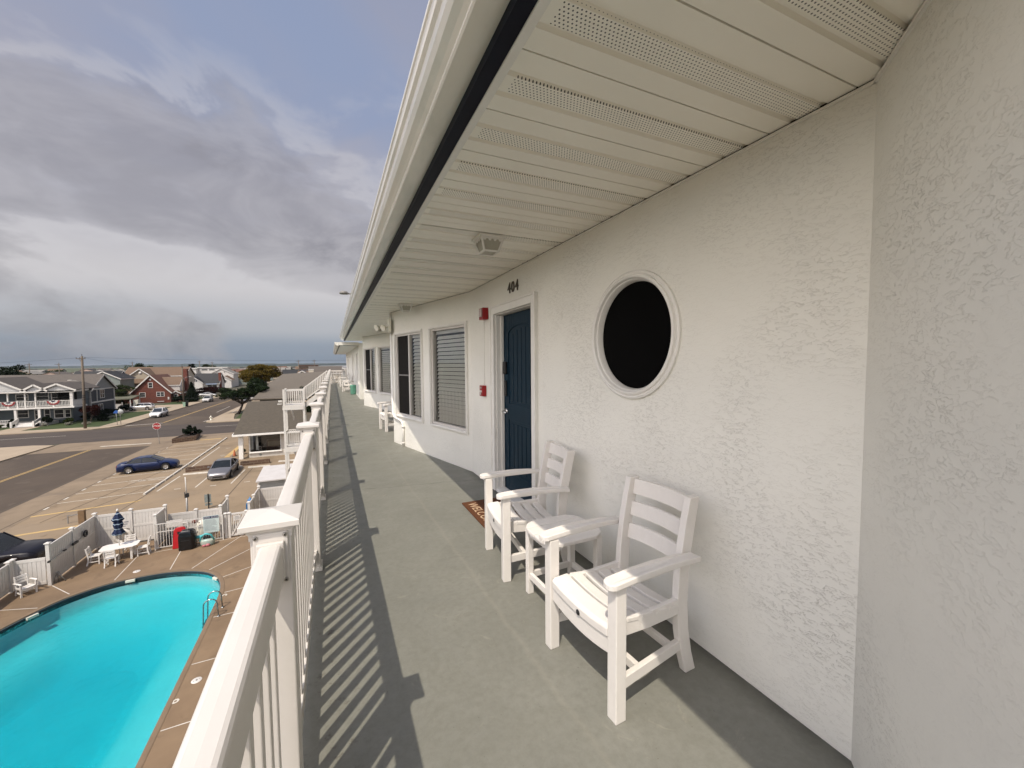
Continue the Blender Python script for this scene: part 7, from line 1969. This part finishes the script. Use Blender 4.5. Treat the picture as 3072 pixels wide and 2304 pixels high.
# ------------------------------------------------------------------ trees and shrubs
LEAFS = {
    'dark': leaf_mat('dark_green_leaves', (0.012, 0.022, 0.010), (0.026, 0.042, 0.014)),
    'olive': leaf_mat('yellow_olive_leaves', (0.090, 0.070, 0.012), (0.130, 0.088, 0.016), 0.8),
    'mid': leaf_mat('mid_green_leaves', (0.022, 0.036, 0.012), (0.045, 0.062, 0.016)),
    'pine': leaf_mat('conifer_needles', (0.007, 0.013, 0.007), (0.016, 0.026, 0.012)),
    'red': leaf_mat('maroon_leaves', (0.028, 0.008, 0.008), (0.045, 0.014, 0.010)),
    'bloom': leaf_mat('pale_blossom', (0.42, 0.40, 0.36), (0.25, 0.25, 0.16)),
}
BARK = mat('bark', (0.055, 0.04, 0.03), (0.035, 0.026, 0.02), 5, 0.95, 0.6, 20, stretch=(4, 4, 0.8))


def leaves(blobs, n, size, seed, flat=0.0):
    """many small leaf faces scattered through the given blobs: (cx,cy,cz,rx,ry,rz)"""
    R = np.random.default_rng(seed)
    vol = np.array([b[3] * b[4] * b[5] for b in blobs]) ** 0.75; pr = vol / vol.sum()
    idx = R.choice(len(blobs), n, p=pr); B = np.array(blobs)[idx]
    d = R.normal(size=(n, 3)); d /= np.linalg.norm(d, axis=1)[:, None]
    rad = R.uniform(0.25, 1.0, n) ** 0.45 * (1 + 0.13 * R.normal(size=n))
    P = B[:, :3] + d * B[:, 3:] * rad[:, None]
    u = R.normal(size=(n, 3)); u[:, 2] *= 0.7; u /= np.linalg.norm(u, axis=1)[:, None]
    w = np.cross(u, R.normal(size=(n, 3))); w /= np.linalg.norm(w, axis=1)[:, None]
    s = size * R.uniform(0.6, 1.4, n)[:, None]
    V = np.concatenate([P - u * s, P + w * s * 0.5, P + u * s, P - w * s * 0.5], axis=1).reshape(-1, 3)
    return V, [(4 * i, 4 * i + 1, 4 * i + 2, 4 * i + 3) for i in range(n)]


def cluster(c, r, n, seed, br=0.38):
    """n sub-blobs spread over an ellipsoid crown"""
    q = random.Random(seed); out = []
    for k in range(n):
        while True:
            p = [q.uniform(-1, 1) for _ in range(3)]
            l = sqrt(sum(v * v for v in p))
            if 0.25 < l < 1: break
        b = br * q.uniform(0.6, 1.25)
        out.append((c[0] + p[0] * r[0] * 0.82, c[1] + p[1] * r[1] * 0.82, c[2] + p[2] * r[2] * 0.78, r[0] * b, r[1] * b, r[2] * b * 0.85))
    return out


def tree(name, label, cat, base, blobs, n, size, leaf, seed, trunk_r=0.2, limbs=6, fork=0.4, group=None, trunk=True):
    t = thing(name, label, cat, base, 0, group)
    V, Fc = leaves(blobs, n, size, seed); mb = MB(); mb.add([tuple(p) for p in V], Fc); mb.build('crown', LEAFS[leaf], t)
    if trunk:
        q = random.Random(seed + 1); mb = MB(); b = Vector(base)
        ctr = Vector([sum(bb[i] for bb in blobs) / len(blobs) for i in range(3)])
        f = b.lerp(ctr, fork); f.x += 0.15
        mb.tube([b, b.lerp(f, 0.5) + Vector((0.05, 0, 0)), f], [trunk_r * 1.2, trunk_r * 0.95, trunk_r * 0.8], 8)
        for k in range(limbs):
            e = Vector(blobs[q.randrange(len(blobs))][:3]); m_ = f.lerp(e, 0.5) + Vector((q.uniform(-.3, .3), q.uniform(-.3, .3), q.uniform(0, .4)))
            mb.tube([f, m_, e], [trunk_r * 0.62, trunk_r * 0.42, trunk_r * 0.12], 6)
        mb.build('trunk', BARK, t)
    return t


tree('street_tree', 'dark green spreading tree with a forked trunk on the right street corner', 'tree', (-18.7, 102.3, GZ),
     cluster((-19.3, 102.5, -4.7), (3.7, 3.6, 1.7), 34, 1, 0.25) + cluster((-15.6, 103.5, -3.6), (3.3, 3.8, 2.5), 40, 2, 0.25), 13000, 0.17, 'dark', 3, 0.24, 12, 0.42)
tree('street_tree', 'large yellow-olive tree towering behind the dark green tree', 'tree', (-19.2, 136, GZ),
     cluster((-19.4, 136, -0.9), (5.9, 5.0, 3.5), 80, 5, 0.20) + [(-19.4, 136, -1.2, 3.6, 3.0, 2.0)], 17000, 0.21, 'olive', 6, 0.35, 10, 0.5)
tree('evergreen', 'dark ragged evergreen clump at the far left behind the slate house roof', 'tree', (-66, 127, GZ),
     cluster((-66.0, 127, -1.6), (3.4, 3.0, 3.0), 26, 8) + cluster((-62.6, 126.5, -1.6), (3.6, 3.0, 2.2), 24, 9) + [(-63.9, 127, 1.4, 1.0, 0.8, 0.7), (-65.8, 127, 1.0, 1.2, 1.0, 0.6)], 11000, 0.22, 'pine', 10, 0.3, 8)
tree('hedge_tree', 'broad green shrub mass below the cream bay window', 'shrub', (-51.6, 140, GZ), cluster((-51.8, 140.5, -4.9), (2.6, 2.0, 1.5), 18, 11) + [(-51.8, 140.5, -7.2, 2.4, 1.8, 1.8)], 7000, 0.16, 'mid', 12, 0.2, 4)
tree('round_tree', 'rounded olive tree on the skyline behind the tan house roof', 'tree', (-78.2, 234, GZ), cluster((-78.2, 234, 0.6), (4.2, 3, 2.0), 18, 13) + [(-78.2, 234, -3, 3, 2, 3)], 6000, 0.25, 'mid', 14, 0.3, 4)
tree('round_tree', 'small dark round tree above the white flat roof', 'tree', (-68, 264, GZ), cluster((-68, 264, 0.9), (1.8, 1.5, 1.5), 10, 15) + [(-68, 264, -2, 1.5, 1.2, 2)], 3500, 0.25, 'pine', 16, 0.25, 3)
tree('round_tree', 'low olive tree mass right of the small dark round tree', 'tree', (-70, 304, GZ), cluster((-70, 304, 0.4), (4.2, 2.5, 1.9), 14, 17), 4000, 0.28, 'mid', 18, 0.25, 3)
tree('conifer', 'dark conical evergreen beside the brick house chimney', 'tree', (-36.8, 141.5, GZ), [(-36.8, 141.5, -8.2 + 0.62 * k, 1.75 - 0.2 * k, 1.6 - 0.18 * k, 0.75) for k in range(8)], 8000, 0.15, 'pine', 19, 0.15, 0, 0.8)
tree('conifer', 'dark shrubbery along the street side of the brick house', 'shrub', (-40.2, 141.5, GZ), cluster((-39.6, 141.5, -7.8), (1.8, 1.2, 1.1), 10, 20), 4000, 0.15, 'pine', 21, 0.1, 2)
tree('maroon_hedge', 'maroon hedge in front of the white cottage', 'hedge', (-41, 178, GZ), cluster((-41.5, 178, -7.6), (6.0, 1.5, 1.5), 20, 22), 6000, 0.18, 'red', 23, 0.1, 3)
tree('red_maple', 'maroon-leaved small tree at the slate house corner behind the lamp pole', 'tree', (-41.5, 100, GZ), cluster((-41.6, 100.5, -6.9), (1.5, 1.2, 1.2), 10, 24), 3500, 0.12, 'red', 25, 0.08, 4)
for k, (x, y, w, h, lf, lb) in enumerate([(-52.3, 97.8, 1.0, 0.7, 'mid', 'clipped green shrub left of the porch steps'), (-51.2, 98.6, 0.55, 1.5, 'pine', 'dark upright shrub just left of the porch steps'),
                                          (-46.9, 99.0, 0.75, 1.6, 'pine', 'dark upright shrub right of the porch steps'), (-44.2, 99.3, 0.8, 1.2, 'mid', 'loose green shrub below the right porch'),
                                          (-42.6, 104.5, 1.7, 1.5, 'pine', 'dark bush at the shaded house side, nearest the lawn'), (-43.2, 109, 1.6, 1.4, 'pine', 'dark bush at the middle of the shaded house side'),
                                          (-43.8, 114.5, 1.5, 1.5, 'pine', 'dark bush near the rear of the shaded house side'), (-44.0, 119.4, 1.1, 1.9, 'pine', 'dark pointed bush behind the blue street sign'), (-40.0, 101.5, 1.2, 1.0, 'pine', 'low dark bush right of the lamp pole')]):
    tree('shrub', lb, 'shrub', (x, y, GZ), cluster((x, y, GZ + h * 0.55), (w, w * 0.9, h * 0.55), 9, 40 + k), 2200, 0.10, lf, 60 + k, 0.05, 3, 0.5, 'shrubs around the slate house')
for k, (x, y, lb) in enumerate([(-46.6, 97.9, 'pale flowering bush by the lawn, right of the porch steps'), (-43.3, 97.4, 'pale flowering bush left of the lamp pole'), (-40.6, 96.6, 'pale flowering bush just right of the lamp pole foot'),
                                (-41.0, 102.6, 'pale grey-leaved bush on the lawn in the house shade'), (-40.8, 106.2, 'pale grey-leaved bush farther along the shaded lawn')]):
    tree('flowering_bush', lb, 'bush', (x, y, GZ), cluster((x, y, GZ + 0.32), (0.62, 0.5, 0.32), 7, 80 + k), 900, 0.09, 'bloom', 90 + k, 0.04, 2, 0.5, 'pale bushes on the lawn')
tree('spiky_evergreen', 'ragged dark evergreen shrub growing in the stone planter by the stop sign', 'shrub', (-18.8, 70.6, GZ + 0.5), cluster((-18.9, 70.8, -8.0), (0.85, 0.9, 0.5), 9, 31) + [(-18.9, 70.8, -7.5, 0.3, 0.3, 0.5), (-19.5, 70.6, -7.8, 0.2, 0.2, 0.35), (-18.3, 70.9, -7.7, 0.22, 0.22, 0.4), (-18.0, 71.2, -8.1, 0.5, 0.4, 0.3)], 3500, 0.09, 'pine', 32, 0.06, 5)
tree('office_shrub', 'small green clump beside the cone at the office corner', 'shrub', (-10.1, 55.6, GZ), cluster((-10.05, 55.6, -8.55), (0.35, 0.6, 0.45), 6, 33), 900, 0.08, 'mid', 34, 0.03, 2)
tree('dark_yew', 'dark leafy treetop behind the stair tower handrail', 'tree', (-2.8, 62, GZ), cluster((-2.9, 62, -3.2), (1.4, 1.2, 2.4), 22, 35), 9000, 0.13, 'dark', 36, 0.2, 5)
for k, (x, y, s, lf) in enumerate([(-150, 330, 5, 'mid'), (-118, 300, 4, 'dark'), (-103, 275, 4, 'mid'), (-95, 380, 5, 'mid'), (-60, 400, 5, 'dark'), (-160, 450, 6, 'mid'), (-40, 470, 5, 'mid'), (-24, 380, 4, 'dark'), (-52, 310, 4, 'mid'), (-15, 330, 4, 'dark'), (-72, 205, 3, 'mid'), (-66, 190, 3, 'dark')]):
    tree('distant_tree', ['wide olive treetop among the far rooftops', 'dark treetop among the far rooftops'][lf == 'dark'], 'tree', (x, y, GZ), cluster((x, y, GZ + s), (s, s * 0.8, s * 0.85), 10, 100 + k), 1500, 0.35, lf, 120 + k, 0.25, 3, 0.5, 'treetops among the far rooftops')

# ------------------------------------------------------------------ sea air
mb = MB(); mb.box(-4700, 4700, -400, 4800, GZ - 1.2, 14.0)
hz = mb.build('haze', None); hz['kind'] = 'stuff'
HM = bpy.data.materials.new('sea_haze'); HM.use_nodes = True; _ht = HM.node_tree
_ht.nodes.remove(_ht.nodes['Principled BSDF'])
_pv = _ht.nodes.new('ShaderNodeVolumePrincipled'); _pv.inputs['Color'].default_value = (0.80, 0.86, 0.95, 1); _pv.inputs['Density'].default_value = 0.00004
_ht.links.new(_pv.outputs[0], _ht.nodes['Material Output'].inputs['Volume'])
hz.data.materials.clear(); hz.data.materials.append(HM)
